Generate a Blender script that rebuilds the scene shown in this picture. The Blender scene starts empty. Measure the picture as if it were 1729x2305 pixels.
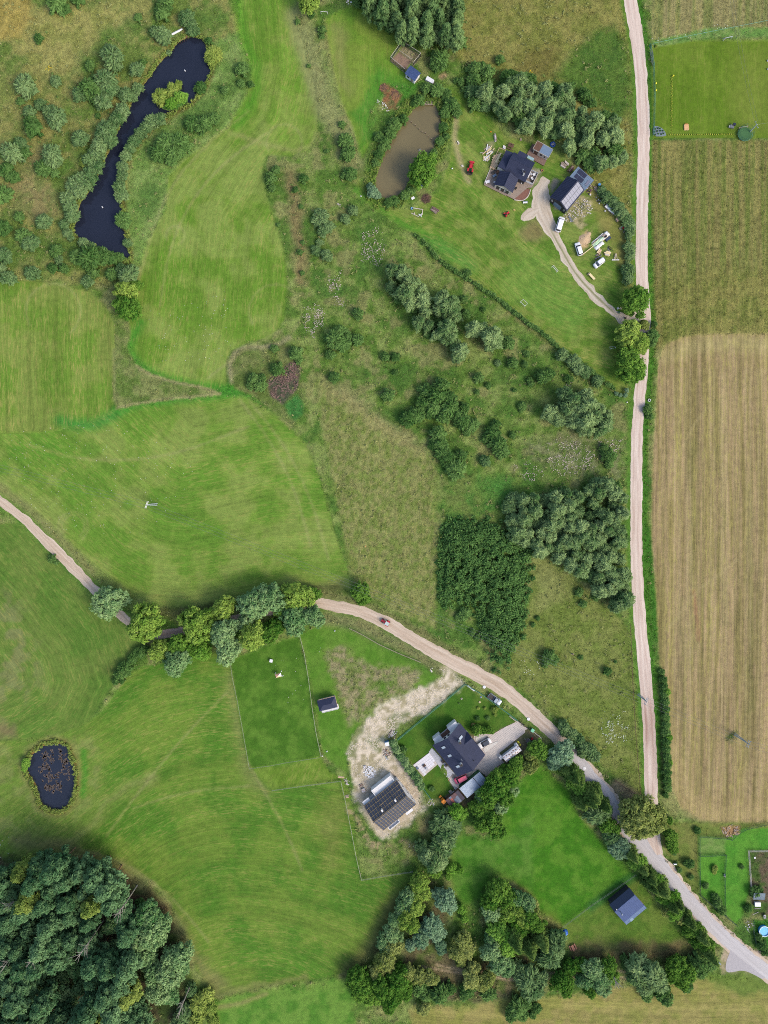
import bpy, math, random
import numpy as np
from mathutils import Vector, Matrix

# ------------------------------------------------------------------ camera, sky, sun, exposure
S = 0.14                       # metres on the ground per photograph pixel
PCX, PCY = 864.5, 1152.5
CAMH = 215.0
scene = bpy.context.scene
cam = bpy.data.cameras.new("camera")
cam_ob = bpy.data.objects.new("camera", cam)
scene.collection.objects.link(cam_ob)
cam_ob.location = (0, 0, CAMH)
cam.sensor_fit = 'VERTICAL'
cam.sensor_height = 24.0
cam.lens = 12.0 / ((2305 * S / 2) / CAMH)
cam.clip_start = 1.0
cam.clip_end = 6000
scene.camera = cam_ob

SUN_EL, SUN_AZ = 42.0, 122.0    # clouded sun from the south-east (north is up)
world = bpy.data.worlds.new("World")
scene.world = world
world.use_nodes = True
wn = world.node_tree
wn.nodes.clear()
sky = wn.nodes.new("ShaderNodeTexSky")
sky.sky_type = 'NISHITA'
sky.sun_disc = False
sky.sun_elevation = math.radians(SUN_EL)
sky.sun_rotation = math.radians(SUN_AZ)
sky.air_density = 1.0
sky.dust_density = 3.0
sky.ozone_density = 0.6
bg = wn.nodes.new("ShaderNodeBackground")
bg.inputs[1].default_value = 0.15
wo = wn.nodes.new("ShaderNodeOutputWorld")
wn.links.new(sky.outputs[0], bg.inputs[0])
wn.links.new(bg.outputs[0], wo.inputs[0])
sun = bpy.data.lights.new("sun", 'SUN')
sun.energy = 1.0
sun.angle = math.radians(16)
sun.color = (1.0, 0.93, 0.82)
sun_ob = bpy.data.objects.new("sun", sun)
scene.collection.objects.link(sun_ob)
az = math.radians(SUN_AZ)
el = math.radians(SUN_EL)
sdir = Vector((math.sin(az) * math.cos(el), math.cos(az) * math.cos(el), math.sin(el)))
sun_ob.rotation_euler = sdir.to_track_quat('Z', 'Y').to_euler()
vs = scene.view_settings
vs.view_transform = 'Standard'
vs.look = 'None'
vs.exposure = 1.30
vs.gamma = 1.0
vs.use_curve_mapping = False
scene.cycles.use_denoising = False
scene.cycles.filter_width = 1.0
scene.cycles.max_bounces = 4
scene.cycles.diffuse_bounces = 2
scene.cycles.transparent_max_bounces = 4
scene.render.use_persistent_data = False

KA = 0.56                       # a surface of albedo a shows as about a / KA in the picture
rng = np.random.default_rng(7)
random.seed(7)
C = scene.collection

def lin(c):
 r = []
 for v in c[:3]:
  v = v / 255.0
  r.append(v / 12.92 if v <= 0.04045 else ((v + 0.055) / 1.055) ** 2.4)
 return r

def alb(c, k=None):
 return [min(0.86, v * (KA if k is None else k)) for v in lin(c)]

def G(px, py):
 return ((px - PCX) * S, (PCY - py) * S)

def W(px, py, z=0.0):
 """ground-plan position of a thing that shows at (px, py) when its visible top is z metres up"""
 f = 1.0 - z / CAMH
 return ((px - PCX) * S * f, (PCY - py) * S * f)

def T(ox, oy, k, s):
 """read a string of x,y pairs measured in an enlarged crop"""
 out = []
 for tok in s.split():
  v = [float(q) for q in tok.split(",")]
  out.append((ox + v[0] / k, oy + v[1] / k) + tuple(q / k for q in v[2:]))
 return out

K3 = 2.765
def P00(s): return T(0, 0, K3, s)
def P10(s): return T(600, 0, K3, s)
def P20(s): return T(1129, 0, K3, s)
def P01(s): return T(0, 600, K3, s)
def P11(s): return T(600, 600, K3, s)
def P21(s): return T(1129, 600, K3, s)
def P02(s): return T(0, 1200, K3, s)
def P12(s): return T(600, 1200, K3, s)
def P22(s): return T(1129, 1200, K3, s)
def P03(s): return T(0, 1705, K3, s)
def P13(s): return T(600, 1705, K3, s)
def P23(s): return T(1129, 1705, K3, s)
def PP(s): return T(0, 0, 1.0, s)

# ------------------------------------------------------------------ materials
def new_mat(name):
 m = bpy.data.materials.new(name)
 m.use_nodes = True
 m.node_tree.nodes.clear()
 return m, m.node_tree.nodes, m.node_tree.links

def simple(name, c, rough=0.6, metal=0.0, noise=0.12, scale=1.5, spec=0.3, c2=None, bump=0.0, k=None, coat=0.0):
 m, n, l = new_mat(name)
 out = n.new("ShaderNodeOutputMaterial")
 b = n.new("ShaderNodeBsdfPrincipled")
 l.new(b.outputs[0], out.inputs[0])
 b.inputs["Roughness"].default_value = rough
 b.inputs["Metallic"].default_value = metal
 b.inputs["Specular IOR Level"].default_value = spec
 b.inputs["Coat Weight"].default_value = coat
 a = alb(c, k)
 tc = n.new("ShaderNodeTexCoord")
 nz = n.new("ShaderNodeTexNoise")
 nz.inputs["Scale"].default_value = scale
 nz.inputs["Detail"].default_value = 4
 nz.inputs["Roughness"].default_value = 0.65
 l.new(tc.outputs["Object"], nz.inputs["Vector"])
 mx = n.new("ShaderNodeMix")
 mx.data_type = 'RGBA'
 b2 = alb(c2, k) if c2 else [v * (1 - noise) for v in a]
 a1 = a if c2 else [min(0.9, v * (1 + noise)) for v in a]
 mx.inputs["A"].default_value = (*a1, 1)
 mx.inputs["B"].default_value = (*b2, 1)
 mr = n.new("ShaderNodeMapRange")
 mr.inputs[1].default_value = 0.35
 mr.inputs[2].default_value = 0.65
 l.new(nz.outputs["Fac"], mr.inputs[0])
 l.new(mr.outputs[0], mx.inputs["Factor"])
 l.new(mx.outputs["Result"], b.inputs["Base Color"])
 if bump:
  bp = n.new("ShaderNodeBump")
  bp.inputs["Strength"].default_value = bump
  bp.inputs["Distance"].default_value = 0.05
  l.new(nz.outputs["Fac"], bp.inputs["Height"])
  l.new(bp.outputs[0], b.inputs["Normal"])
 return m

# ------------------------------------------------------------------ mesh helpers
class MB:
 def __init__(self):
  self.v = []
  self.f = []

 def quad(self, *p):
  i = len(self.v)
  self.v += [tuple(q) for q in p]
  self.f.append(tuple(range(i, i + len(p))))
  return self

 def box(self, x0, y0, z0, x1, y1, z1, rot=0.0, cx=None, cy=None):
  pts = [(x0, y0), (x1, y0), (x1, y1), (x0, y1)]
  return self.prism(pts, z0, z1, rot, cx, cy)

 def prism(self, pts, z0, z1, rot=0.0, cx=None, cy=None, top_scale=1.0):
  n = len(pts)
  mx = sum(p[0] for p in pts) / n if cx is None else cx
  my = sum(p[1] for p in pts) / n if cy is None else cy
  c, s = math.cos(rot), math.sin(rot)
  i = len(self.v)
  for z, k in ((z0, 1.0), (z1, top_scale)):
   for p in pts:
    dx, dy = (p[0] - mx) * k, (p[1] - my) * k
    self.v.append((mx + dx * c - dy * s, my + dx * s + dy * c, z))
  ar = sum(pts[a][0] * pts[(a + 1) % n][1] - pts[(a + 1) % n][0] * pts[a][1] for a in range(n))
  top = tuple(range(i + n, i + 2 * n))
  bot = tuple(range(i + n - 1, i - 1, -1))
  if ar < 0:
   top = top[::-1]
   bot = bot[::-1]
  self.f += [top, bot]
  for a in range(n):
   b = (a + 1) % n
   q = (i + a, i + b, i + n + b, i + n + a)
   self.f.append(q if ar >= 0 else q[::-1])
  return self

 def tube(self, path, r, n=6, r1=None, cap=True):
  r1 = r if r1 is None else r1
  rings = []
  m = len(path)
  for k, p in enumerate(path):
   p = Vector(p)
   a = Vector(path[max(k - 1, 0)])
   b = Vector(path[min(k + 1, m - 1)])
   d = (b - a)
   d = d.normalized() if d.length > 1e-9 else Vector((0, 0, 1))
   u = d.cross(Vector((0, 0, 1)) if abs(d.z) < 0.9 else Vector((1, 0, 0))).normalized()
   w = d.cross(u)
   rr = r + (r1 - r) * k / max(1, m - 1)
   i = len(self.v)
   for q in range(n):
    t = 2 * math.pi * q / n
    self.v.append(tuple(p + (u * math.cos(t) + w * math.sin(t)) * rr))
   rings.append(i)
  for a, b in zip(rings, rings[1:]):
   for q in range(n):
    q2 = (q + 1) % n
    self.f.append((a + q, a + q2, b + q2, b + q))
  if cap:
   self.f.append(tuple(rings[0] + q for q in range(n))[::-1])
   self.f.append(tuple(rings[-1] + q for q in range(n)))
  return self

 def lathe(self, prof, cx=0, cy=0, n=16):
  rings = []
  for r, z in prof:
   i = len(self.v)
   for q in range(n):
    t = 2 * math.pi * q / n
    self.v.append((cx + math.cos(t) * r, cy + math.sin(t) * r, z))
   rings.append(i)
  for a, b in zip(rings, rings[1:]):
   for q in range(n):
    q2 = (q + 1) % n
    self.f.append((a + q, a + q2, b + q2, b + q))
  self.f.append(tuple(rings[0] + q for q in range(n))[::-1])
  self.f.append(tuple(rings[-1] + q for q in range(n)))
  return self

 def build(self, name, mat, parent=None, smooth=False):
  me = bpy.data.meshes.new(name)
  me.from_pydata(self.v, [], self.f)
  if mat:
   me.materials.append(mat)
  if smooth:
   me.polygons.foreach_set("use_smooth", [True] * len(me.polygons))
  me.update()
  o = bpy.data.objects.new(name, me)
  C.objects.link(o)
  if parent is not None:
   o.parent = parent
  return o

def tag(o, label=None, cat=None, group=None, kind=None):
 if label:
  o["label"] = label
 if cat:
  o["category"] = cat
 if group:
  o["group"] = group
 if kind:
  o["kind"] = kind
 return o

def thing(name, label, cat, px, py, rot=0.0, z=0.0, hz=0.0, group=None):
 o = bpy.data.objects.new(name, None)
 o.empty_display_size = 0.3
 C.objects.link(o)
 x, y = W(px, py, hz)
 o.location = (x, y, z)
 o.rotation_euler = (0, 0, math.radians(rot))
 return tag(o, label, cat, group)

def np_mesh(name, V, F, mat=None):
 """V (n,3), F (m,k) with k 3 or 4"""
 me = bpy.data.meshes.new(name)
 n, (m, k) = len(V), F.shape
 me.vertices.add(n)
 me.vertices.foreach_set("co", np.asarray(V, np.float32).ravel())
 me.loops.add(m * k)
 me.loops.foreach_set("vertex_index", np.asarray(F, np.int32).ravel())
 me.polygons.add(m)
 me.polygons.foreach_set("loop_start", np.arange(0, m * k, k, dtype=np.int32))
 me.polygons.foreach_set("loop_total", np.full(m, k, np.int32))
 if mat:
  me.materials.append(mat)
 me.update(calc_edges=True)
 return me

# ------------------------------------------------------------------ noise on the plane
def smoothstep(t):
 t = np.clip(t, 0, 1)
 return t * t * (3 - 2 * t)

def vnoise(x, y, cell, seed):
 r = np.random.default_rng(seed)
 N = 256
 tab = r.random((N, N))
 gx, gy = x / cell, y / cell
 ix, iy = np.floor(gx).astype(int), np.floor(gy).astype(int)
 fx, fy = smoothstep(gx - ix), smoothstep(gy - iy)
 a = tab[ix % N, iy % N]
 b = tab[(ix + 1) % N, iy % N]
 c = tab[ix % N, (iy + 1) % N]
 d = tab[(ix + 1) % N, (iy + 1) % N]
 return (a * (1 - fx) + b * fx) * (1 - fy) + (c * (1 - fx) + d * fx) * fy

def fbm(x, y, cell, seed, octv=3):
 s = 0
 t = 0
 for k in range(octv):
  s = s + vnoise(x, y, cell / 2 ** k, seed + k * 17) * 0.55 ** k
  t += 0.55 ** k
 return s / t

def sd_poly(x, y, pts):
 """signed distance (positive inside) in the units of the points"""
 pts = np.array([p[:2] for p in pts], float)
 n = len(pts)
 d2 = np.full(x.shape, 1e12)
 ins = np.zeros(x.shape, bool)
 for i in range(n):
  ax, ay = pts[i]
  bx, by = pts[(i + 1) % n]
  ex, ey = bx - ax, by - ay
  L = ex * ex + ey * ey + 1e-9
  t = np.clip(((x - ax) * ex + (y - ay) * ey) / L, 0, 1)
  d2 = np.minimum(d2, (x - ax - t * ex) ** 2 + (y - ay - t * ey) ** 2)
  cond = ((ay > y) != (by > y)) & (x < (bx - ax) * (y - ay) / ((by - ay) if abs(by - ay) > 1e-9 else 1e-9) + ax)
  ins ^= cond
 d = np.sqrt(d2)
 return np.where(ins, d, -d)

def d_line(x, y, pts, signed=False):
 pts = np.array([p[:2] for p in pts], float)
 best = np.full(x.shape, 1e12)
 sg = np.ones(x.shape)
 for i in range(len(pts) - 1):
  ax, ay = pts[i]
  bx, by = pts[i + 1]
  ex, ey = bx - ax, by - ay
  L = ex * ex + ey * ey + 1e-9
  t = np.clip(((x - ax) * ex + (y - ay) * ey) / L, 0, 1)
  d2 = (x - ax - t * ex) ** 2 + (y - ay - t * ey) ** 2
  m = d2 < best
  best = np.where(m, d2, best)
  if signed:
   sg = np.where(m, np.sign(ex * (y - ay) - ey * (x - ax)), sg)
 return np.sqrt(best) * (sg if signed else 1)

def smooth_closed(pts, k=2):
 pts = [p[:2] for p in pts]
 for _ in range(k):
  q = []
  for i in range(len(pts)):
   a, b = pts[i], pts[(i + 1) % len(pts)]
   q.append((a[0] * .75 + b[0] * .25, a[1] * .75 + b[1] * .25))
   q.append((a[0] * .25 + b[0] * .75, a[1] * .25 + b[1] * .75))
  pts = q
 return pts

def smooth_open(pts, k=2):
 for _ in range(k):
  q = [pts[0]]
  for a, b in zip(pts, pts[1:]):
   q.append(tuple(u * .75 + w * .25 for u, w in zip(a, b)))
   q.append(tuple(u * .25 + w * .75 for u, w in zip(a, b)))
  q.append(pts[-1])
  pts = q
 return pts

# ------------------------------------------------------------------ lakes and roads, traced on the photograph
LAKE = smooth_closed(P00("1185,225 1240,235 1285,265 1300,330 1312,400 1305,470 1270,550 1200,625 1150,665 1060,705 1020,735 950,770 890,800 850,835 825,880 790,940 762,1000 745,1080 738,1160 752,1250 765,1320 760,1400 785,1480 805,1560 812,1625 770,1615 700,1575 620,1540 540,1505 470,1470 452,1420 480,1370 487,1280 520,1235 560,1180 610,1095 640,1010 700,900 735,810 790,700 840,600 890,530 940,460 1000,380 1060,320 1100,265 1150,235"), 1)
POND = smooth_closed(P10("960,650 1040,645 1075,680 1090,760 1075,850 1040,930 1010,980 960,1010 900,1060 890,1130 850,1195 790,1235 710,1245 680,1180 680,1090 720,1000 740,930 790,850 840,790 880,720 920,670"), 1)
TARN = smooth_closed(P02("350,1305 410,1325 445,1400 465,1500 468,1590 450,1650 400,1715 360,1725 300,1715 250,1680 232,1600 210,1540 160,1480 185,1400 230,1345 290,1315"), 1)
ISLE = smooth_closed(P00("955,600 1000,555 1060,535 1120,560 1165,590 1165,640 1120,680 1060,690 1000,670"), 1)

ROAD_N = PP("1412,-60,30 1418,0,30 1438,108,29 1447,217,27 1450,325,27 1446,434,26 1443,600,27 1449,672,27 1452,727,27 1449,790,24 1444,853,26 1437,925,25 1433,998,26 1432,1200,26 1434,1308,27 1442,1417,28 1453,1525,29 1459,1598,28 1463,1670,28 1465,1742,30 1466,1800,30 1468,1885,34 1478,1925,30")
ROAD_W = PP("-120,1030,20 -50,1085,20 0,1128,20 51,1164,20 98,1211,23 163,1275,24 224,1340,20 275,1388,20 310,1417,19 344,1430,19 390,1425,18 450,1412,18 560,1385,20 670,1358,22 719,1357,24 763,1366,25 817,1377,26 871,1403,28 925,1437,28 998,1478,31 1070,1515,34 1142,1554,32 1201,1610,30 1256,1659,30 1310,1724,30")
ROAD_A = PP("1290,1700,28 1310,1724,29 1360,1784,30 1393,1832,32 1429,1886,40 1465,1925,38 1509,1975,30 1563,2041,30 1617,2099,30 1671,2145,30 1729,2190,30 1800,2240,30 1900,2310,30")
DRIVE = P21("850,300,40 800,345,60 740,320,50 680,270,45 600,195,55 500,95,60 430,0,60") + P20("400,1600,60 330,1480,60 290,1390,80 250,1310,110 240,1220,110 255,1150,80 280,1110,50")
SITE = P12("1140,850,70 1080,930,80 980,1010,90 880,1070,110 760,1120,120 680,1190,140 620,1260,170 570,1370,150 560,1480,120 590,1600,110")

core_x = np.arange(-126, 126.01, 0.5)
core_y = np.arange(-166, 166.01, 0.5)
grow = np.cumsum(np.geomspace(1.2, 420, 22))
gx = np.concatenate([-126 - grow[::-1], core_x, 126 + grow])
gy = np.concatenate([-166 - grow[::-1], core_y, 166 + grow])
X, Y = np.meshgrid(gx, gy, indexing='xy')
PX = X / S + PCX
PY = PCY - Y / S
wx = (fbm(PX, PY, 26, 11, 3) - .5) * 26
wy = (fbm(PX, PY, 26, 31, 3) - .5) * 26
fx_ = (fbm(PX, PY, 7, 51, 2) - .5) * 8
fy_ = (fbm(PX, PY, 7, 71, 2) - .5) * 8
QX, QY = PX + wx + fx_, PY + wy + fy_
EX, EY = PX + fx_ * .5, PY + fy_ * .5
shape = PX.shape
col = np.zeros(shape + (3,))
U = PX * S * 0.7 + PY * S * 0.3
ST = np.zeros(shape)
RO = np.ones(shape)
CLS = np.zeros(shape, int)
NAMES = ['ground']
n1 = fbm(PX, PY, 60, 101, 4)
n2 = fbm(PX, PY, 22, 131, 3)
n3 = fbm(PX, PY, 9, 161, 3)

def Q_(ox, oy, s, k=8.295):
 return T(ox, oy, k, s)

def c3(c):
 return np.array(alb(c))

def cmix(a, b, t):
 return a * (1 - t[..., None]) + b * t[..., None]

def contrast(n, lo=.35, hi=.65):
 return smoothstep((n - lo) / (hi - lo))

def field(pts, c, c2=None, nz=None, soft=4.0, warp=1, rough=None, streak=None, u=None, cls=None, amt=1.0, raw=False):
 """lay a kind of ground cover inside a traced outline"""
 global col, U, ST, RO
 P = [p[:2] for p in pts]
 xs = [p[0] for p in P]
 ys = [p[1] for p in P]
 pad = soft * 3 + 40
 i0, i1 = np.searchsorted(PX[0], [min(xs) - pad, max(xs) + pad])
 j1, j0 = [len(gy) - np.searchsorted(PY[::-1, 0], q) for q in (min(ys) - pad, max(ys) + pad)]
 if min(xs) <= 0: i0 = 0
 if max(xs) >= 1729: i1 = len(gx)
 if min(ys) <= 0: j1 = len(gy)
 if max(ys) >= 2305: j0 = 0
 sl = (slice(max(j0, 0), j1), slice(max(i0, 0), i1))
 x, y = {0: (PX, PY), 1: (EX, EY), 2: (QX, QY)}[warp]
 P2 = []
 for a, b in P:                       # outlines that touch the frame run on beyond it
  a = -9000 if a <= 0 else (9000 if a >= 1729 else a)
  b = -9000 if b <= 0 else (9000 if b >= 2305 else b)
  P2.append((a, b))
 d = sd_poly(x[sl], y[sl], P2)
 w = smoothstep(d / soft * .5 + .5) * amt
 base = c3(c)
 if c2 is not None:
  base = cmix(c3(c), c3(c2), contrast((n2 if nz is None else nz)[sl]))
 col[sl] = cmix(col[sl], base, w)
 if rough is not None: RO[sl] = RO[sl] * (1 - w) + rough * w
 if streak is not None: ST[sl] = ST[sl] * (1 - w) + streak * w
 if u is not None: U[sl] = np.where(w > .5, u(PX[sl], PY[sl]), U[sl])
 if cls is not None:
  if cls not in NAMES: NAMES.append(cls)
  CLS[sl] = np.where(w > .5, NAMES.index(cls), CLS[sl])

def stroke(pts, wd, c, soft=4.0, amt=1.0, warp=1, rough=None, nz=None, closed=False, cls=None, streak=None, c2=None):
 global col, RO, ST
 P = [p[:2] for p in pts]
 if closed: P = P + [P[0]]
 xs = [p[0] for p in P]
 ys = [p[1] for p in P]
 pad = wd + soft * 3 + 30
 i0, i1 = np.searchsorted(PX[0], [min(xs) - pad, max(xs) + pad])
 j1, j0 = [len(gy) - np.searchsorted(PY[::-1, 0], q) for q in (min(ys) - pad, max(ys) + pad)]
 sl = (slice(max(j0, 0), j1), slice(max(i0, 0), i1))
 x, y = {0: (PX, PY), 1: (EX, EY), 2: (QX, QY)}[warp]
 d = wd / 2 - d_line(x[sl], y[sl], P)
 w = smoothstep(d / soft * .5 + .5) * amt
 if nz is not None: w = w * contrast(nz[sl])
 base = c3(c)
 if c2 is not None:
  base = cmix(c3(c), c3(c2), contrast(n3[sl]))
 col[sl] = cmix(col[sl], base, w)
 if rough is not None: RO[sl] = RO[sl] * (1 - w) + rough * w
 if streak is not None: ST[sl] = ST[sl] * (1 - w) + streak * w
 if cls is not None:
  if cls not in NAMES: NAMES.append(cls)
  CLS[sl] = np.where(w > .5, NAMES.index(cls), CLS[sl])

def spot(px, py, r, c, soft=None, amt=1.0, rough=None):
 field([(px + r * math.cos(t), py + r * .8 * math.sin(t)) for t in np.linspace(0, 6.28, 10)[:-1]], c, soft=soft or r * .6, warp=2, amt=amt, rough=rough)

def along(line, k=1.0):
 return lambda x, y: d_line(x, y, line, True) * S * k

STRAW = (172, 160, 112)
# rough meadow everywhere first
col[:] = cmix(c3((88, 118, 54)), c3((126, 142, 78)), contrast(n2, .3, .7))
col = cmix(col, c3((72, 108, 50)), contrast(n1, .46, .66) * .7)
col = cmix(col, c3((140, 138, 86)), contrast(fbm(PX, PY, 34, 211, 3), .56, .72) * .6)
# north-west meadow, tan and straw in the far corner
field(PP("0,0 545,0 565,200 430,330 320,430 320,560 260,640 0,640"), (138, 140, 76), (104, 124, 62), soft=14, warp=2)
field(PP("0,0 90,0 70,90 0,140"), (160, 146, 78), (150, 138, 70), soft=10, warp=2)
field(P00("250,60 600,40 900,60 800,180 620,220 560,350 400,480 200,420 100,300"), (150, 148, 84), (134, 138, 72), soft=16, warp=2)
field(P00("0,430 250,450 500,600 480,800 250,900 130,850 0,860"), (140, 140, 78), (118, 130, 66), soft=16, warp=2)
field(P00("130,960 250,930 230,1100 420,1250 300,1380 80,1330 60,1180"), (140, 132, 84), (118, 126, 70), soft=16, warp=2)
for s in ("560,380,90 600,620,80 480,720,80 520,950,90 400,1180,80 300,1500,90 560,1580,130 700,250,80 180,950,90 1300,120,110 900,100,80 1010,180,80 200,1560,120"):
 pass
for a, b, r in P00("560,400,90 600,640,80 450,700,70 520,960,90 400,1060,80 300,1520,90 560,1590,130 720,240,80 1290,110,110 860,160,80 1010,180,70 150,1560,100"):
 spot(a, b, r, (84, 116, 58), amt=.75)
# sedge strip east of the lake
field(P00("1330,260 1480,200 1560,420 1520,620 1420,780 1150,1000 1040,1120 1030,1300 940,1450 880,1659 815,1640 800,1480 790,1300 800,1050 900,880 1060,760 1200,650 1320,500"), (128, 150, 88), (110, 138, 76), soft=7, warp=1)
for a, b, r in P00("1500,470,90 1300,700,110 1180,790,80 1080,920,120 930,1200,90 930,1300,60 1400,560,70"):
 spot(a, b, r, (78, 112, 58), amt=.7)

# mown hay field in the middle
F1 = P00("1480,-40 1500,200 1530,300 1580,430 1540,600 1430,780 1150,1000 1050,1100 1040,1300 960,1440 900,1560 880,1659") + PP("308,640 295,700 285,750 300,800 340,835 400,860 470,880 510,870 510,820 520,792 560,770 612,762 640,720 648,640 640,560 620,500 600,440 592,380 602,350 660,352 700,335 716,300 712,210 690,110 665,50 648,-20")
F1L = PP("600,-200 610,0 625,150 600,260 520,360 455,470 440,600 430,720 400,900")
field(F1, (98, 132, 48), (126, 146, 72), nz=n1, soft=4, warp=1, rough=.2, streak=.75, u=along(F1L), cls='mown_field')
field(P10("0,0 160,0 220,200 300,560 325,850 260,950 0,960"), (120, 142, 64), (104, 142, 50), soft=10, warp=1, amt=.6)
stroke(P00("1480,0 1510,200 1560,350 1600,420 1600,560 1480,780"), 22, (86, 140, 44), soft=12, amt=.8)
stroke(PP("520,300 600,325 660,340 700,330 712,300"), 10, (142, 148, 84), soft=6, amt=.6)
stroke(P01("880,350 820,450 800,520 860,610 1000,690 1200,740 1380,760 1500,740"), 22, (68, 132, 46), soft=10, amt=.85)
stroke(P00("1500,800 1300,950 1130,1130"), 10, (140, 160, 80), soft=10, amt=.5)

# west field and the great field north of the lane
F2L = PP("60,600 58,800 62,960")
field(PP("0,640 60,632 130,640 200,655 240,690 262,735 262,800 258,880 262,930 240,960 180,985 90,985 0,985"), (118, 136, 64), (100, 130, 52), nz=n1, soft=4, warp=1, rough=.12, streak=1.0, u=along(F2L), cls='mown_field')
F3 = PP("0,960 60,975 150,965 200,950 258,922 330,912 420,902 500,890 560,895 620,935 690,1000 725,1090 755,1200 785,1290 795,1330 750,1318 700,1318 620,1326 520,1348 440,1362 370,1365 320,1345 270,1315 200,1260 120,1185 50,1125 0,1082")
F3L = PP("-60,1050 60,1145 150,1230 230,1300 320,1350 420,1360 520,1345 640,1320 790,1320 900,1350")
field(F3, (98, 134, 52), (126, 146, 72), nz=n1, soft=4, warp=1, rough=.2, streak=.7, u=along(F3L), cls='hay_field')
stroke(P01("370,960 480,985 600,985 700,930 760,880"), 26, (60, 130, 56), soft=14, amt=.85)
stroke(P01("730,890 900,850 1100,825 1360,800 1500,780 1650,830"), 20, (66, 132, 48), soft=9, amt=.85)
stroke(PP("70,1140 160,1235 235,1305 320,1345 420,1352 520,1335 640,1312 770,1312"), 34, (128, 142, 72), soft=16, amt=.5)
stroke(PP("330,1380 430,1378 560,1350 680,1328 760,1322"), 26, (86, 90, 50), soft=12, amt=.8)  # dark band paints the tree row's soft shadow on its north side
stroke(PP("0,1100 60,1150 130,1215 200,1285"), 26, (136, 136, 84), soft=10, amt=.7, rough=.6)
for a, b, r in P01("800,1480,40 560,1140,60 300,1150,80 100,1150,50 20,1250,50"):
 spot(a, b, r, (84, 132, 46), amt=.6)
# the wedge of unmown grass between them
field(P01("722,340 800,340 820,420 790,500 850,610 950,670 1100,715 1250,745 1375,785 1370,800 1250,808 1100,820 900,850 730,885 705,820 712,600"), (122, 132, 76), (98, 120, 62), soft=3, warp=1, rough=1, streak=0, cls='ground')
stroke(P01("850,620 950,680 1100,722 1250,750 1370,790 1250,806 1000,830 820,860 730,880"), 5, (158, 150, 104), soft=4, amt=.8)
stroke(P01("708,520 712,700 708,830"), 5, (146, 148, 92), soft=4, amt=.7)
# unmown island with the burdock patch
field(P01("1420,590 1450,530 1510,500 1659,490 1800,470 1850,700 1900,820 1830,1000 1700,900 1560,800 1460,760 1430,690"), (116, 126, 72), (98, 116, 60), soft=4, warp=1, rough=1, streak=0, cls='ground')
stroke(P01("1440,720 1430,620 1460,540 1520,505 1640,500 1740,480 1800,440"), 9, (156, 146, 112), soft=6, amt=.6, warp=1)
# field west of the shrubby ditch
F4L = PP("-40,1160 80,1290 190,1430 230,1540 180,1650 60,1720")
field(PP("0,1148 40,1178 90,1225 150,1290 215,1352 262,1395 300,1425 325,1445 290,1480 255,1540 225,1590 195,1630 120,1655 60,1665 0,1700"), (88, 120, 52), (104, 126, 62), nz=n1, soft=4, warp=1, rough=.12, streak=.7, u=along(F4L), cls='mown_field')
field(P02("0,250 100,350 220,650 250,950 120,1080 0,1120"), (120, 124, 78), (96, 122, 58), soft=30, warp=2, amt=.7)
field(P02("0,1140 90,1180 90,1260 0,1300"), (128, 108, 80), soft=18, warp=2, amt=.7)
spot(255, 1512, 22, (74, 92, 46), amt=.6)  # painted shadow blot beside the shrub
# the great south field
F5 = P02("545,1180 640,1110 720,1000 800,890 880,830 960,820 1180,760 1340,740 1430,790 1470,1000 1520,1250 1555,1460 1659,1560") + PP("610,1775 700,1768 785,1755 795,1820 812,1982 870,1975 925,1962 905,2020 870,2080 830,2140 795,2185 740,2200 620,2215 540,2232 480,2238 440,2180 425,2115 390,2040 350,1985 270,1960 180,1925 100,1910 60,1930 0,1990 0,1690 60,1668 130,1655")
u5 = lambda x, y: (np.sqrt((x - 600) ** 2 + ((y - 2380) * 1.05) ** 2) + 14 * np.sin(x / 90.0)) * S
field(F5, (80, 120, 42), (106, 132, 56), nz=n1, soft=4, warp=1, rough=.2, streak=.7, u=u5, cls='south_field')
field(PP("0,1680 60,1670 190,1640 240,1700 230,1800 170,1860 60,1880 0,1940"), (112, 134, 64), (128, 138, 78), soft=24, warp=2, amt=.7)
stroke(P03("430,520 560,440 680,280 800,180 950,130"), 22, (150, 152, 92), soft=20, amt=.55, warp=2)
stroke(P03("100,520 300,540 500,600 750,700 900,820 1050,950 1130,1120 1220,1250 1350,1420"), 30, (134, 118, 82), soft=22, amt=.55, warp=2)
stroke(P13("850,880 760,950 730,1050 680,1170 560,1270 500,1330"), 40, (104, 100, 58), soft=22, amt=.7)
stroke(P02("1430,900 1480,1200 1540,1470 1600,1560 1659,1600"), 30, (122, 128, 76), soft=22, amt=.6)
field(P13("300,240 470,260 500,500 470,700 380,720 330,500"), (118, 126, 62), soft=26, warp=2, amt=.6)
# bright sward on the south edge
field(PP("470,2255 560,2232 700,2215 790,2200 800,2250 900,2305 460,2305"), (82, 126, 48), (106, 140, 64), nz=n2, soft=12, warp=2, rough=.4, streak=0, cls='lawn')
stroke(P03("1350,1480 1500,1450 1659,1410 1900,1370"), 16, (124, 128, 72), soft=8, amt=.7, warp=2)
stroke(P03("1340,1560 1500,1530 1659,1470"), 10, (138, 138, 80), soft=6, amt=.8)

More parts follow.
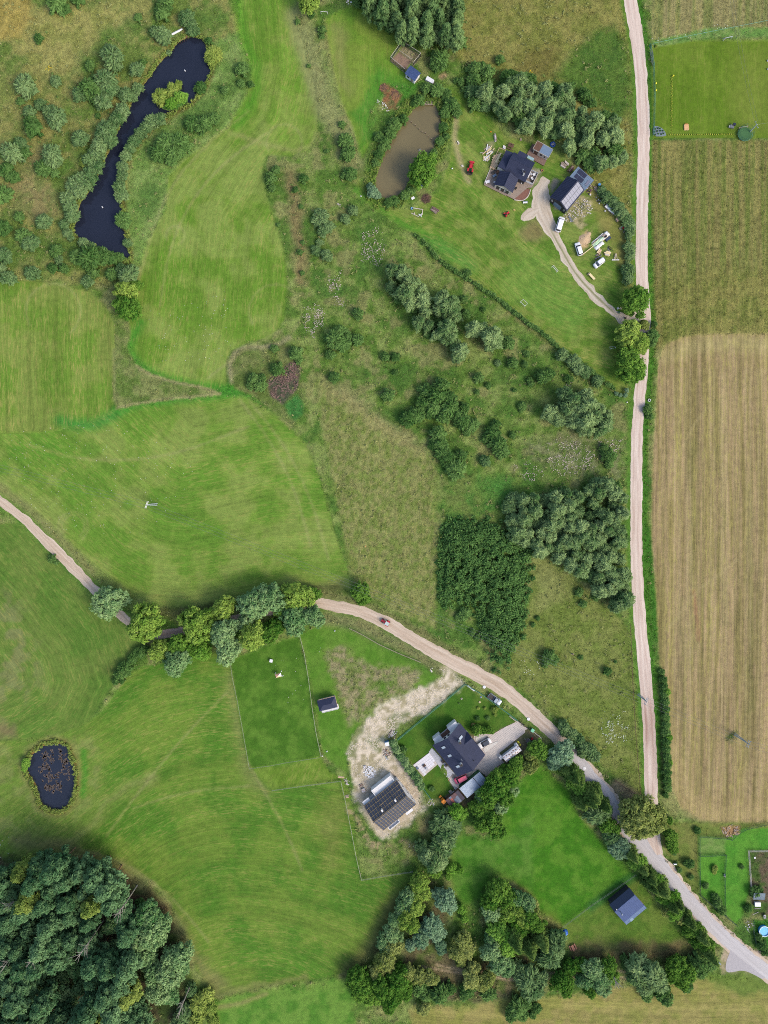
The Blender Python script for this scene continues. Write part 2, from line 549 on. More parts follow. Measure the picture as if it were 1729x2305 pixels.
# paddocks around the lane
field(P02("1435,790 1600,750 1900,600").__class__(PP("520,1485 600,1455 672,1430 700,1545 722,1690 728,1760 640,1772 608,1776 562,1728 545,1650 530,1560")), (72, 110, 36), (92, 126, 50), nz=n2, soft=4, warp=1, rough=.25, streak=0, cls='paddock')
field(PP("564,1728 640,1725 722,1702 745,1740 785,1752 700,1765 612,1777"), (98, 126, 46), (112, 136, 58), soft=5, warp=1, rough=.2, streak=.5, cls='paddock')
field(PP("675,1430 740,1398 790,1405 850,1430 920,1470 960,1500 985,1520 950,1565 880,1595 820,1620 790,1660 780,1740 728,1700 705,1560 690,1480"), (86, 126, 44), (98, 132, 54), soft=4, warp=1, rough=.3, streak=0, cls='paddock')
field(PP("735,1470 770,1450 800,1480 860,1500 920,1500 955,1510 930,1550 870,1580 820,1610 785,1630 760,1570 750,1520"), (152, 142, 106), (118, 130, 72), nz=n3, soft=12, warp=2, amt=.9, rough=.9)
spot(860, 1542, 16, (78, 120, 40), amt=.8)
stroke(P12("450,570 560,600 700,680 850,760 950,810 1000,850"), 12, (50, 110, 44), soft=6, amt=.8)
stroke(P12("380,540 520,560 650,620 800,690 950,770 1080,840"), 30, (128, 128, 84), soft=12, amt=.7, rough=.9)
stroke(P12("790,760 900,800 1000,870"), 18, (84, 120, 46), soft=8, amt=.7)
# verge north of the lane, foot of the plot
stroke(P12("380,390 520,420 680,480 850,560 1000,650 1150,740 1350,860"), 22, (122, 122, 74), soft=8, amt=.7)
# the empty plot
field(PP("712,850 760,880 850,940 930,1000 985,1035 985,1180 982,1300 980,1415 900,1380 800,1325 785,1270 770,1180 752,1100 730,980"), (132, 136, 80), (112, 128, 64), nz=n3, soft=8, warp=1, rough=.9, streak=.55, u=lambda x, y: x * S * .8 + y * S * .12, cls='hay_meadow')
stroke(PP("735,870 790,900 850,950 900,985 950,1010"), 26, (156, 146, 100), soft=16, amt=.5, warp=2)
# old track through the rough, sandy strip
stroke(P10("150,1100 180,1300 200,1500 210,1659 220,1750"), 22, (136, 118, 80), soft=14, amt=.8, warp=2)
stroke(P10("190,100 250,300 320,550 380,700 470,800 540,1000"), 52, (140, 144, 92), soft=16, amt=.8, warp=1)
stroke(P10("380,150 400,350 450,500 510,720"), 14, (120, 118, 72), soft=10, amt=.7)
# field west of the brown pond
field(P10("370,120 440,70 560,30 640,90 780,200 830,250 900,420 880,520 760,520 700,600 640,700 640,900 600,980 540,800 470,640 420,430 380,250"), (120, 142, 60), (104, 140, 52), nz=n1, soft=5, warp=1, rough=.15, streak=.5, u=lambda x, y: x * S, cls='mown_field')
field(P10("380,150 450,120 520,250 480,450 540,520 500,600 440,500"), (132, 136, 76), soft=16, warp=2, amt=.7)
field(P10("700,420 860,500 1000,500 960,570 860,640 760,600 700,680 650,860 590,960 560,760 520,700 640,560"), (70, 128, 44), (78, 132, 52), soft=14, warp=2, amt=.8)
# homestead lawns
LAWN = P10("1120,520 1180,560 1260,640 1400,740 1500,850 1659,900") + PP("1240,330 1290,380 1345,440 1390,500 1425,570 1425,660 1412,720 1395,790 1405,850 1415,880 1400,890 1370,870 1300,810 1200,740 1110,665 1020,595 960,540 900,505 850,475 810,440 800,400 870,470 930,470 990,430 1010,370 1020,290 1030,240")
field(LAWN, (92, 124, 48), (120, 138, 66), nz=n2, soft=4, warp=1, rough=.3, streak=.8, u=lambda x, y: (x * .55 - y * .8 + 20 * np.sin(x / 60.)) * S, cls='lawn')
stroke(PP("800,425 850,465 900,500 960,530 1000,545"), 16, (78, 132, 46), soft=6, amt=.7)
stroke(PP("960,548 1000,560 1060,600"), 30, (82, 134, 62), soft=16, amt=.7)
field(PP("1120,640 1180,560 1260,600 1330,680 1300,760 1200,700"), (108, 146, 70), soft=20, warp=2, amt=.5)
for a, b, r in P10("1640,1440,60"):
 spot(a, b, r, (126, 120, 74), amt=.8)
stroke(P10("1180,730 1170,850 1190,950 1215,1040 1260,1130"), 9, (176, 160, 120), soft=7, amt=.8, warp=1)
stroke(PP("1125,750 1080,745 1150,700 1250,790 1330,850 1390,880"), 8, (150, 140, 86), soft=6, amt=.4)
# pond margins
stroke(POND, 44, (92, 124, 56), soft=14, amt=.9, closed=True, rough=1)
stroke(LAKE, 16, (128, 120, 62), soft=7, amt=.8, closed=True)
stroke(TARN, 34, (122, 128, 68), soft=8, amt=.9, closed=True)
stroke(TARN, 13, (118, 92, 46), soft=6, amt=.9, closed=True)
stroke(PP("188,1690 192,1740 186,1790"), 12, (76, 134, 48), soft=6, amt=.9)
field(ISLE, (92, 142, 74), soft=3, rough=.8)
# shrubland east of the plot
field(PP("1000,1010 1060,1060 1180,1090 1130,1150 1060,1170 1000,1165 985,1100"), (76, 118, 58), (104, 122, 64), soft=20, warp=2, amt=.8)
spot(1110, 1100, 40, (78, 128, 60), amt=.7)
field(PP("1180,1000 1290,960 1400,1000 1400,1080 1300,1070 1200,1050"), (124, 128, 88), (96, 116, 62), nz=n3, soft=20, warp=2, amt=.8)
# meadow between thicket and road
field(PP("1200,1265 1240,1255 1290,1300 1350,1350 1400,1395 1418,1420 1430,1540 1440,1680 1448,1800 1440,1800 1330,1700 1260,1620 1180,1560 1110,1520 1140,1500 1170,1440 1195,1340"), (106, 122, 56), (120, 130, 66), nz=n2, soft=6, warp=1, rough=.8, cls='hay_meadow')
field(PP("1200,1265 1240,1258 1270,1300 1260,1350 1210,1380"), (134, 140, 80), soft=20, warp=2, amt=.8)
stroke(PP("1372,1800 1390,1770 1430,1800"), 30, (150, 132, 106), soft=9, amt=.8, warp=1)
# north-east meadow
field(PP("1020,0 1400,0 1425,200 1425,500 1420,650 1380,560 1330,460 1280,330 1100,170 1030,140"), (118, 124, 58), (134, 132, 70), nz=n2, soft=14, warp=2)
field(P20("330,480 430,330 560,210 700,160 790,300 820,650 740,760 600,660 450,560"), (76, 106, 48), (88, 114, 52), soft=18, warp=2)
field(P20("180,300 350,280 330,470 220,480 100,430"), (108, 102, 50), soft=20, warp=2, amt=.7)
# verges
stroke([(a - 17, b) for a, b, w_ in ROAD_N], 9, (82, 128, 48), soft=6, amt=.8)
stroke([(a + 19, b) for a, b, w_ in ROAD_N[:-3]], 14, (66, 116, 38), soft=5, amt=.9)
stroke([(a, b) for a, b, w_ in ROAD_W[2:9]], 34, (80, 122, 48), soft=8, amt=.5)
stroke(PP("1466,1200 1476,1330 1482,1430"), 30, (62, 112, 38), soft=5, amt=.95)
# east side: rough crop, playing field, stubble
nE = fbm(PX + 8 * np.sin(PY / 260.), PY * .03, 7, 511, 4)
uE = lambda x, y: (x + y * .02) * S
field(PP("1466,0 1729,0 1729,48 1600,68 1467,96"), (144, 138, 90), (116, 124, 68), nz=nE, soft=3, warp=1, rough=.9, streak=.8, u=uE, cls='crop_field')
field(PP("1467,92 1600,62 1729,42 1729,60 1600,84 1467,112"), (104, 140, 76), (124, 146, 88), nz=n3, soft=3, warp=1, rough=.7)
field(PP("1468,108 1560,92 1729,58 1729,312 1600,312 1468,312"), (94, 120, 34), (106, 128, 44), nz=n1, soft=2, warp=0, rough=.1, streak=.35, u=uE, cls='playing_field')
field(PP("1640,110 1729,90 1729,310 1660,300"), (116, 130, 52), soft=30, warp=2, amt=.6)
field(PP("1468,316 1729,312 1729,780 1600,775 1480,785 1470,600 1466,450"), (130, 126, 72), (104, 116, 54), nz=nE, soft=3, warp=1, rough=1, streak=.9, u=uE, cls='crop_field')
field(PP("1475,640 1600,610 1729,620 1729,770 1480,790"), (128, 126, 66), (104, 114, 50), nz=n2, soft=20, warp=2, amt=.7)
STUB = PP("1482,812 1500,775 1540,757 1600,752 1729,750 1729,1848 1640,1856 1580,1846 1530,1815 1512,1770 1508,1640 1500,1540 1484,1490 1480,1400 1475,1320 1466,1200 1468,1060 1476,930")
field(STUB, (158, 138, 100), (134, 122, 76), nz=nE, soft=4, warp=1, rough=.3, streak=1.25, u=uE, cls='stubble_field')
stroke(PP("1500,800 1560,778 1640,772 1729,775"), 34, (166, 156, 104), soft=18, amt=.6, warp=1)
for y0_ in (): pass
stroke(PP("1520,1700 1530,1780 1560,1820 1620,1838 1729,1830"), 40, (170, 152, 104), soft=20, amt=.6)
for a, b, c_, d_ in ((1560, 1000, 1555, 1500), (1620, 900, 1630, 1400), (1690, 1100, 1690, 1600), (1530, 1350, 1540, 1700)):
 stroke([(a, b), (c_, d_)], 12, (110, 116, 58), soft=12, amt=.4, warp=2)
stroke(PP("1562,1330 1568,1380 1573,1440"), 6, (150, 98, 72), soft=6, amt=.6)
spot(1648, 1660, 14, (58, 84, 40), rough=1)
for k in range(9):
 x0_ = 1490 + k * 27
 for d_ in (0, 9):
  stroke([(x0_ + d_, 830), (x0_ + d_ + 3, 1250), (x0_ + d_ - 2, 1790)], 2.6, (176, 162, 118) if k % 3 else (112, 112, 66), soft=2.5, amt=.5, warp=0)
stroke(PP("1510,1060 1560,960 1590,920"), 5, (170, 156, 108), soft=4, amt=.5)
stroke(PP("1500,1420 1570,1330 1660,1260"), 5, (172, 158, 112), soft=4, amt=.4)
# turning marks and wheel lines in the hay fields
for c_, rr0 in (((165, 1185), 26), ((165, 1185), 34), ((395, 530), 21), ((640, 320), 40), ((620, 700), 60), ((120, 700), 62)):
 stroke([(c_[0] + rr0 * math.cos(t), c_[1] + rr0 * math.sin(t)) for t in np.linspace(2.6, 7.2, 14)], 4, (150, 152, 96), soft=4, amt=.45)
for s_ in ("300,690 330,560 380,420 470,320 560,250", "360,690 380,560 430,450 510,360 600,300", "470,850 560,780 640,740", "560,900 640,1000 700,1120 740,1260", "540,900 600,980 660,1090 700,1230", "60,1000 200,1040 380,1030 560,960", "240,1880 330,1760 420,1650 510,1560", "120,1900 260,1930 380,2010 470,2120", "560,1720 640,1860 680,1960", "300,1820 420,1780 560,1770"):
 stroke(smooth_open(PP(s_), 2), 4, (152, 150, 96), soft=5, amt=.5)
field(P23("1400,1120 1360,1280 1370,1350 1500,1350 1600,1400 1680,1400 1680,1260 1540,1200"), (176, 160, 134), (140, 136, 92), nz=n3, soft=4, warp=1, rough=.1)
# gardens in the south-east corner
field(PP("1510,1850 1729,1858 1729,1880 1575,1890 1570,2015 1520,1960 1490,1900 1488,1860"), (106, 122, 56), (118, 124, 62), soft=5, warp=1, rough=.5)
field(P23("1225,485 1400,500 1500,440 1659,410 1659,640 1540,640 1545,800 1500,980 1460,1040 1390,980 1240,850 1225,700"), (76, 134, 44), (90, 142, 52), soft=3, warp=1, rough=.4, streak=0, cls='garden')
field(P23("1228,488 1395,505 1390,600 1230,605"), (104, 136, 72), (120, 144, 84), nz=n3, soft=4, warp=1)
field(P23("1530,575 1659,575 1659,800 1659,1010 1570,980 1545,870"), (98, 86, 66), (66, 92, 42), nz=n2, soft=3, warp=1, rough=.6, cls='garden')
field(P23("1560,1010 1659,1010 1659,1200 1580,1180"), (58, 112, 38), soft=4, warp=1, cls='garden')
field(P23("1365,430 1480,425 1480,470 1400,490"), (156, 124, 84), soft=4, warp=1)
# garden of the dark roofed house
field(PP("1045,1545 1100,1582 1160,1622 1110,1665 1060,1670 1000,1700 990,1745 1025,1790 1010,1800 975,1790 950,1745 905,1690 890,1665 960,1600"), (66, 104, 34), (84, 112, 44), nz=n2, soft=3, warp=1, rough=.3, streak=0, cls='garden')
field(Q_(900, 1600, "690,1010 900,1280 1000,1480 900,1560 780,1640 560,1640 420,1430 470,1220"), (70, 108, 36), (88, 114, 46), nz=n2, soft=3, warp=1, rough=.2, cls='garden')
field(PP("1030,1640 1062,1652 1110,1650 1166,1622 1215,1658 1190,1700 1160,1730 1120,1770 1080,1800 1010,1830 990,1800 1020,1780 1000,1720 960,1660 1000,1600"), (92, 96, 62), (120, 108, 84), nz=n3, soft=3, warp=1, rough=.1, amt=.9)
field(PP("1048,1545 1105,1583 1160,1620 1110,1648 1075,1652 1050,1650 1035,1630 1010,1640 990,1680 965,1700 930,1722 905,1690 890,1668"), (66, 104, 34), (84, 112, 44), nz=n2, soft=2, warp=1, rough=.2, cls='garden')
# vivid grazing land
field(P23("130,130 250,50 420,200 480,350 600,500 740,640 860,750 700,820 560,920 380,1050 240,960 180,830 60,760 0,740 0,350 60,300"), (64, 116, 24), (88, 130, 42), nz=n2, soft=8, warp=1, rough=.35, streak=0, cls='pasture')
field(P13("1180,480 1480,520 1659,330 1659,860 1560,760 1400,720 1330,850 1250,950 1190,850 1120,700"), (70, 118, 36), (92, 130, 54), nz=n2, soft=10, warp=1, rough=.35, cls='pasture')
stroke(P23("130,860 200,980 330,1060"), 24, (120, 112, 60), soft=16, amt=.7, warp=2)
# plot of the blue roofed cabin
field(P23("390,1040 560,920 700,820 830,720 900,800 1000,960 1120,1100 1180,1200 1000,1200 700,1180 430,1200"), (86, 116, 44), (104, 124, 54), nz=n2, soft=5, warp=1, rough=.4, streak=0, cls='lawn')
stroke(P23("560,930 690,830 830,735"), 22, (52, 104, 48), soft=8, amt=.8)
field(P23("430,1150 700,1150 900,1140 1180,1150 1210,1230 1000,1260 700,1280 420,1290"), (116, 100, 68), (96, 98, 56), soft=14, warp=2, amt=.85)
# woodland floor
field(PP("0,1950 60,1925 170,1935 260,1960 340,2010 385,2060 420,2160 440,2305 0,2305"), (72, 66, 44), (62, 78, 40), soft=14, warp=2, rough=.8)
stroke(P03("740,720 800,830 830,920 900,890 1050,950"), 16, (120, 84, 68), soft=12, amt=.6, warp=2)
field(P13("940,700 1050,750 1120,950 1080,1150 1250,1250 1500,1200 1659,1250 1659,1500 1300,1530 900,1480 820,1300 900,1100"), (92, 108, 54), (104, 98, 66), soft=12, warp=2, rough=.8)
stroke(P13("960,1300 1200,1340 1500,1380 1659,1380") + P23("300,1370 800,1370"), 4, (180, 160, 126), soft=3, amt=.9, warp=1)
stroke(P13("1060,1290 1200,1320 1500,1345") + P23("300,1340 800,1330"), 4, (180, 160, 126), soft=3, amt=.9, warp=1)
field(P13("1650,1500 1300,1540 900,1560 850,1659 3200,1700 3200,1400 2700,1380"), (132, 134, 66), (146, 138, 80), nz=n2, soft=10, warp=2, rough=.4, streak=.8, u=lambda x, y: (y - 30 * np.sin((x - 1100) / 300)) * S, cls='south_stubble')
field(P23("480,1540 1659,1400 1659,1659 480,1659"), (150, 140, 84), (126, 132, 62), nz=n2, soft=14, warp=2, amt=.8)
field(P23("1150,1360 1300,1340 1500,1330 1659,1430 1659,1520 1500,1470 1300,1400"), (100, 122, 54), soft=9, warp=2, amt=.9, streak=0)
# building site, bare sand and lime
field(P12("1100,830 1090,900 1000,960 880,990 760,1040 660,1110 590,1200 530,1290 515,1400 530,1560 560,1659") + P13("590,260 600,330 680,440 720,520 830,470 920,380 990,300 960,190 880,60 800,0") + P12("790,1330 740,1280 760,1230 850,1160 960,1130 1080,1060 1180,980 1240,930"), (218, 204, 180), (166, 156, 122), nz=n3, soft=9, warp=2, rough=.1, streak=0, cls='bare_ground')
field(P13("560,150 700,100 760,60 960,200 970,290 890,350 720,490 640,400 600,260"), (176, 160, 136), (208, 192, 164), nz=n3, soft=8, warp=2, amt=.9)
for q in ("760,1200 830,1120 880,1100", "640,1280 680,1330 720,1300", "850,1200 930,1150 960,1130", "600,1200 560,1290 540,1380"):
 stroke(P12(q), 14, (98, 116, 62), soft=8, amt=.75, warp=2)
stroke(P13("520,310 560,400 600,480 680,560"), 16, (172, 152, 116), soft=8, amt=.85, warp=2, nz=n3)
stroke(P13("760,560 840,550 930,540"), 16, (150, 130, 96), soft=8, amt=.7, warp=2, nz=n3)
stroke(P13("960,440 1000,400"), 20, (140, 120, 90), soft=10, amt=.5, warp=2)
# yard beside the garage
field(T(1220, 350, 8.295, "560,850 760,750 950,870 900,1050 780,1180 850,1300 700,1400 560,1250 430,1250 400,1100 500,1000"), (176, 164, 122), (116, 122, 72), nz=n3, soft=6, warp=2, rough=.4)
field(T(1220, 350, 8.295, "720,1480 850,1430 920,1480 880,1600 820,1750 700,1700 680,1560"), (186, 160, 116), soft=4, warp=2)
field(T(1080, 290, 8.295, "940,700 1150,780 1120,950 1000,1100 1180,1150 1000,1110 960,1100"), (166, 160, 136), (126, 132, 92), nz=n3, soft=4, warp=1)
field(T(1080, 290, 8.295, "100,280 260,260 240,420 200,560 90,600 110,420"), (150, 140, 110), (110, 120, 80), nz=n3, soft=5, warp=2, amt=.7)
field(T(1220, 350, 8.295, "230,430 340,470 250,620 180,700 150,560"), (150, 142, 128), soft=5, warp=1)
field(T(1220, 350, 8.295, "250,880 420,960 380,1010 230,1000"), (150, 142, 128), soft=5, warp=1)
spot(*P20("190,1450")[0], 24, (122, 112, 72), amt=.7)
# hen run
field(T(860, 80, 9.217, "170,520 350,340 620,530 540,640 500,740"), (146, 122, 106), soft=2, warp=0, cls='bare_ground')
field(T(860, 80, 9.217, "350,340 430,200 820,430 640,650 600,520"), (138, 134, 96), (156, 146, 116), nz=n3, soft=2, warp=1)
# burdock and willowherb patches
field(P11("0,720 60,670 150,600 190,590 215,640 190,760 110,860 30,810"), (112, 92, 82), (76, 84, 62), nz=n3, soft=5, warp=1)
field(P11("110,860 190,790 230,850 230,920 180,960 130,920"), (66, 118, 62), soft=6, warp=1)
field(P10("700,540 740,510 850,590 840,650 780,690 730,620"), (140, 100, 68), (110, 110, 66), nz=n3, soft=5, warp=2)
stroke(P10("1090,480 1110,470"), 10, (166, 138, 104), soft=6)

# heights: lake basins and a little relief in the rough
sdL = np.maximum(sd_poly(EX, EY, LAKE), -60)
sdL = np.minimum(sdL, -sd_poly(EX, EY, ISLE))
sdP = sd_poly(EX, EY, POND)
sdT = sd_poly(EX, EY, TARN)
sdw = np.maximum(np.maximum(sdL, sdP), sdT) * S
Z = -np.clip(0.30 + 0.5 * sdw, 0, 1.6)
rd = np.full(shape, 1e9)
for r_ in (ROAD_N, ROAD_W, ROAD_A, DRIVE):
 rd = np.minimum(rd, d_line(PX, PY, r_))
Z += (vnoise(X, Y, 1.3, 5) * .25 + vnoise(X, Y, .7, 6) * .2) * np.clip(RO - .3, 0, 1) * np.clip((rd - 22) / 14, 0, 1) * (sdw < -1)

# ground material: cover colour from the survey above, grain and mowing lines from noise
gm, n, l = new_mat("ground_cover")
out = n.new("ShaderNodeOutputMaterial")
bs = n.new("ShaderNodeBsdfPrincipled")
bs.inputs["Roughness"].default_value = .85
bs.inputs["Specular IOR Level"].default_value = .1
l.new(bs.outputs[0], out.inputs[0])

def attr(name):
 a = n.new("ShaderNodeAttribute")
 a.attribute_name = name
 return a

def math_(op, a, b=None, c=None):
 m = n.new("ShaderNodeMath")
 m.operation = op
 for i, v in enumerate((a, b, c)):
  if v is None: continue
  if isinstance(v, (int, float)): m.inputs[i].default_value = v
  else: l.new(v, m.inputs[i])
 return m.outputs[0]

def noise_(vec, sc, det=3, rough=.6):
 nz = n.new("ShaderNodeTexNoise")
 nz.inputs["Scale"].default_value = sc
 nz.inputs["Detail"].default_value = det
 nz.inputs["Roughness"].default_value = rough
 l.new(vec, nz.inputs["Vector"])
 return nz.outputs["Fac"]

def remap(v, a, b, c, d):
 m = n.new("ShaderNodeMapRange")
 for i, q in enumerate((a, b, c, d)): m.inputs[i + 1].default_value = q
 l.new(v, m.inputs[0])
 return m.outputs[0]

cov, fu, fst, fro = attr("cover"), attr("lay"), attr("mowing"), attr("tussock")
geo = n.new("ShaderNodeNewGeometry")
sep = n.new("ShaderNodeSeparateXYZ")
l.new(geo.outputs["Position"], sep.inputs[0])
cmb = n.new("ShaderNodeCombineXYZ")
l.new(fu.outputs["Fac"], cmb.inputs[0])
l.new(math_('MULTIPLY', sep.outputs[0], .035), cmb.inputs[1])
l.new(math_('MULTIPLY', sep.outputs[1], .035), cmb.inputs[2])
s1 = noise_(cmb.outputs[0], 1.5, 4, .7)
s2 = noise_(cmb.outputs[0], .28, 2, .5)
cmb2 = n.new("ShaderNodeCombineXYZ")
l.new(fu.outputs["Fac"], cmb2.inputs[0])
l.new(math_('MULTIPLY', sep.outputs[0], .16), cmb2.inputs[1])
l.new(math_('MULTIPLY', sep.outputs[1], .16), cmb2.inputs[2])
s3 = noise_(cmb2.outputs[0], 2.2, 3, .7)
fine = noise_(geo.outputs["Position"], 3.4, 5, .85)
mid = noise_(geo.outputs["Position"], .55, 4, .65)
# value variation
v1 = remap(fine, .3, .7, -.42, .46)
v2 = remap(mid, .3, .7, -.20, .20)
gain_f = math_('MULTIPLY_ADD', fro.outputs["Fac"], .75, .72)
val = math_('MULTIPLY', math_('ADD', v1, v2), gain_f)
sv = math_('ADD', remap(s1, .3, .7, -.24, .24), remap(s2, .3, .7, -.15, .15))
val = math_('ADD', val, math_('MULTIPLY', sv, fst.outputs["Fac"]))
val = math_('ADD', val, 1.0)
mul = n.new("ShaderNodeVectorMath")
mul.operation = 'SCALE'
l.new(cov.outputs["Color"], mul.inputs[0])
l.new(val, mul.inputs[3])
# straw lines in mown ground
mx = n.new("ShaderNodeMix")
mx.data_type = 'RGBA'
l.new(mul.outputs[0], mx.inputs["A"])
mx.inputs["B"].default_value = (*alb((172, 164, 92)), 1)
sf = math_('MULTIPLY', remap(s3, .50, .68, 0, .8), remap(s2, .35, .7, .2, 1.0))
l.new(math_('MULTIPLY', sf, fst.outputs["Fac"]), mx.inputs["Factor"])
# straw and dead stems in the rough
mx2 = n.new("ShaderNodeMix")
mx2.data_type = 'RGBA'
l.new(mx.outputs["Result"], mx2.inputs["A"])
mx2.inputs["B"].default_value = (*alb((176, 162, 116)), 1)
fine2 = noise_(geo.outputs["Position"], 1.9, 5, .8)
rf = math_('MULTIPLY', remap(fine2, .56, .74, 0, .65), remap(mid, .35, .65, .1, 1.0))
l.new(math_('MULTIPLY', rf, math_('ADD', math_('MULTIPLY', fro.outputs["Fac"], .8), .1)), mx2.inputs["Factor"])
l.new(mx2.outputs["Result"], bs.inputs["Base Color"])
bp = n.new("ShaderNodeBump")
bp.inputs["Distance"].default_value = .25
l.new(math_('MULTIPLY_ADD', fro.outputs["Fac"], .7, .12), bp.inputs["Strength"])
l.new(math_('ADD', fine, math_('MULTIPLY', mid, .6)), bp.inputs["Height"])
l.new(bp.outputs[0], bs.inputs["Normal"])

green_ = smoothstep((col[..., 1] / (col[..., 0] + 1e-6) - 1.12) / .5)      # living grass holds little blue
col[..., 2] *= 1 - .28 * green_
col[..., 0] *= 1 - .07 * green_

# one sheet, cut along the field edges
nyv, nxv = shape
fc = CLS[:-1, :-1]
fa = np.arange(nyv * nxv).reshape(nyv, nxv)
quads = np.stack([fa[:-1, :-1], fa[:-1, 1:], fa[1:, 1:], fa[1:, :-1]], -1)
allV = np.stack([X, Y, Z], -1).reshape(-1, 3)
acol = np.concatenate([col.reshape(-1, 3), np.ones((nyv * nxv, 1))], 1)
for ci, nm in enumerate(NAMES):
 q = quads[fc == ci]
 if not len(q): continue
 used, inv = np.unique(q.ravel(), return_inverse=True)
 me = np_mesh(nm, allV[used], inv.reshape(-1, 4), gm)
 me.polygons.foreach_set("use_smooth", np.ones(len(q), bool))
 a = me.attributes.new("cover", 'FLOAT_COLOR', 'POINT')
 a.data.foreach_set("color", acol[used].astype(np.float32).ravel())
 for an, arr in (("lay", U), ("mowing", ST), ("tussock", RO)):
  a = me.attributes.new(an, 'FLOAT', 'POINT')
  a.data.foreach_set("value", arr.ravel()[used].astype(np.float32))
 o = bpy.data.objects.new(nm, me)
 C.objects.link(o)
 tag(o, kind='structure')

def ground_pick(px, py):
 x, y = G(px, py)
 i = np.clip(np.searchsorted(gx, x), 0, len(gx) - 1)
 j = np.clip(np.searchsorted(gy, y), 0, len(gy) - 1)
 return j, i

# ------------------------------------------------------------------ water
def water_mat(name, c, rough=.06, fleck=None):
 m, n, l = new_mat(name)
 out = n.new("ShaderNodeOutputMaterial")
 b = n.new("ShaderNodeBsdfPrincipled")
 l.new(b.outputs[0], out.inputs[0])
 b.inputs["Roughness"].default_value = rough
 b.inputs["IOR"].default_value = 1.33
 tc = n.new("ShaderNodeNewGeometry")
 nz = n.new("ShaderNodeTexNoise")
 nz.inputs["Scale"].default_value = .12
 l.new(tc.outputs["Position"], nz.inputs["Vector"])
 mx = n.new("ShaderNodeMix")
 mx.data_type = 'RGBA'
 a = alb(c)
 mx.inputs["A"].default_value = (*[v * .8 for v in a], 1)
 mx.inputs["B"].default_value = (*[v * 1.2 for v in a], 1)
 l.new(nz.outputs["Fac"], mx.inputs["Factor"])
 res = mx.outputs["Result"]
 l.new(res, b.inputs["Base Color"])
 n2_ = n.new("ShaderNodeTexNoise")
 n2_.inputs["Scale"].default_value = 1.4
 n2_.inputs["Detail"].default_value = 3
 l.new(tc.outputs["Position"], n2_.inputs["Vector"])
 bp = n.new("ShaderNodeBump")
 bp.inputs["Strength"].default_value = .12
 bp.inputs["Distance"].default_value = .03
 l.new(n2_.outputs["Fac"], bp.inputs["Height"])
 l.new(bp.outputs[0], b.inputs["Normal"])
 return m

def grow_poly(pts, d):
 n_ = len(pts)
 out = []
 ar = sum(pts[i][0] * pts[(i + 1) % n_][1] - pts[(i + 1) % n_][0] * pts[i][1] for i in range(n_))
 sg = 1 if ar > 0 else -1
 for i in range(n_):
  a, b = pts[i - 1], pts[(i + 1) % n_]
  tx, ty = b[0] - a[0], b[1] - a[1]
  L = math.hypot(tx, ty) + 1e-9
  out.append((pts[i][0] + sg * ty / L * d, pts[i][1] - sg * tx / L * d))
 return out

def pond_surface(name, pts, m, z=-.3):
 p = [G(*q) for q in grow_poly(pts, 9)]
 mb = MB()
 mb.quad(*[(a, b, z) for a, b in p])
 o = mb.build(name, m)
 me = o.data
 if me.polygons[0].normal.z < 0: me.flip_normals()
 return tag(o, kind='structure')

pond_surface('lake_water', LAKE, water_mat("lake_water", (38, 43, 58)))
pond_surface('pond_water', POND, water_mat("muddy_water", (122, 112, 80), .16))
pond_surface('tarn_water', TARN, water_mat("tarn_water", (44, 50, 64)))

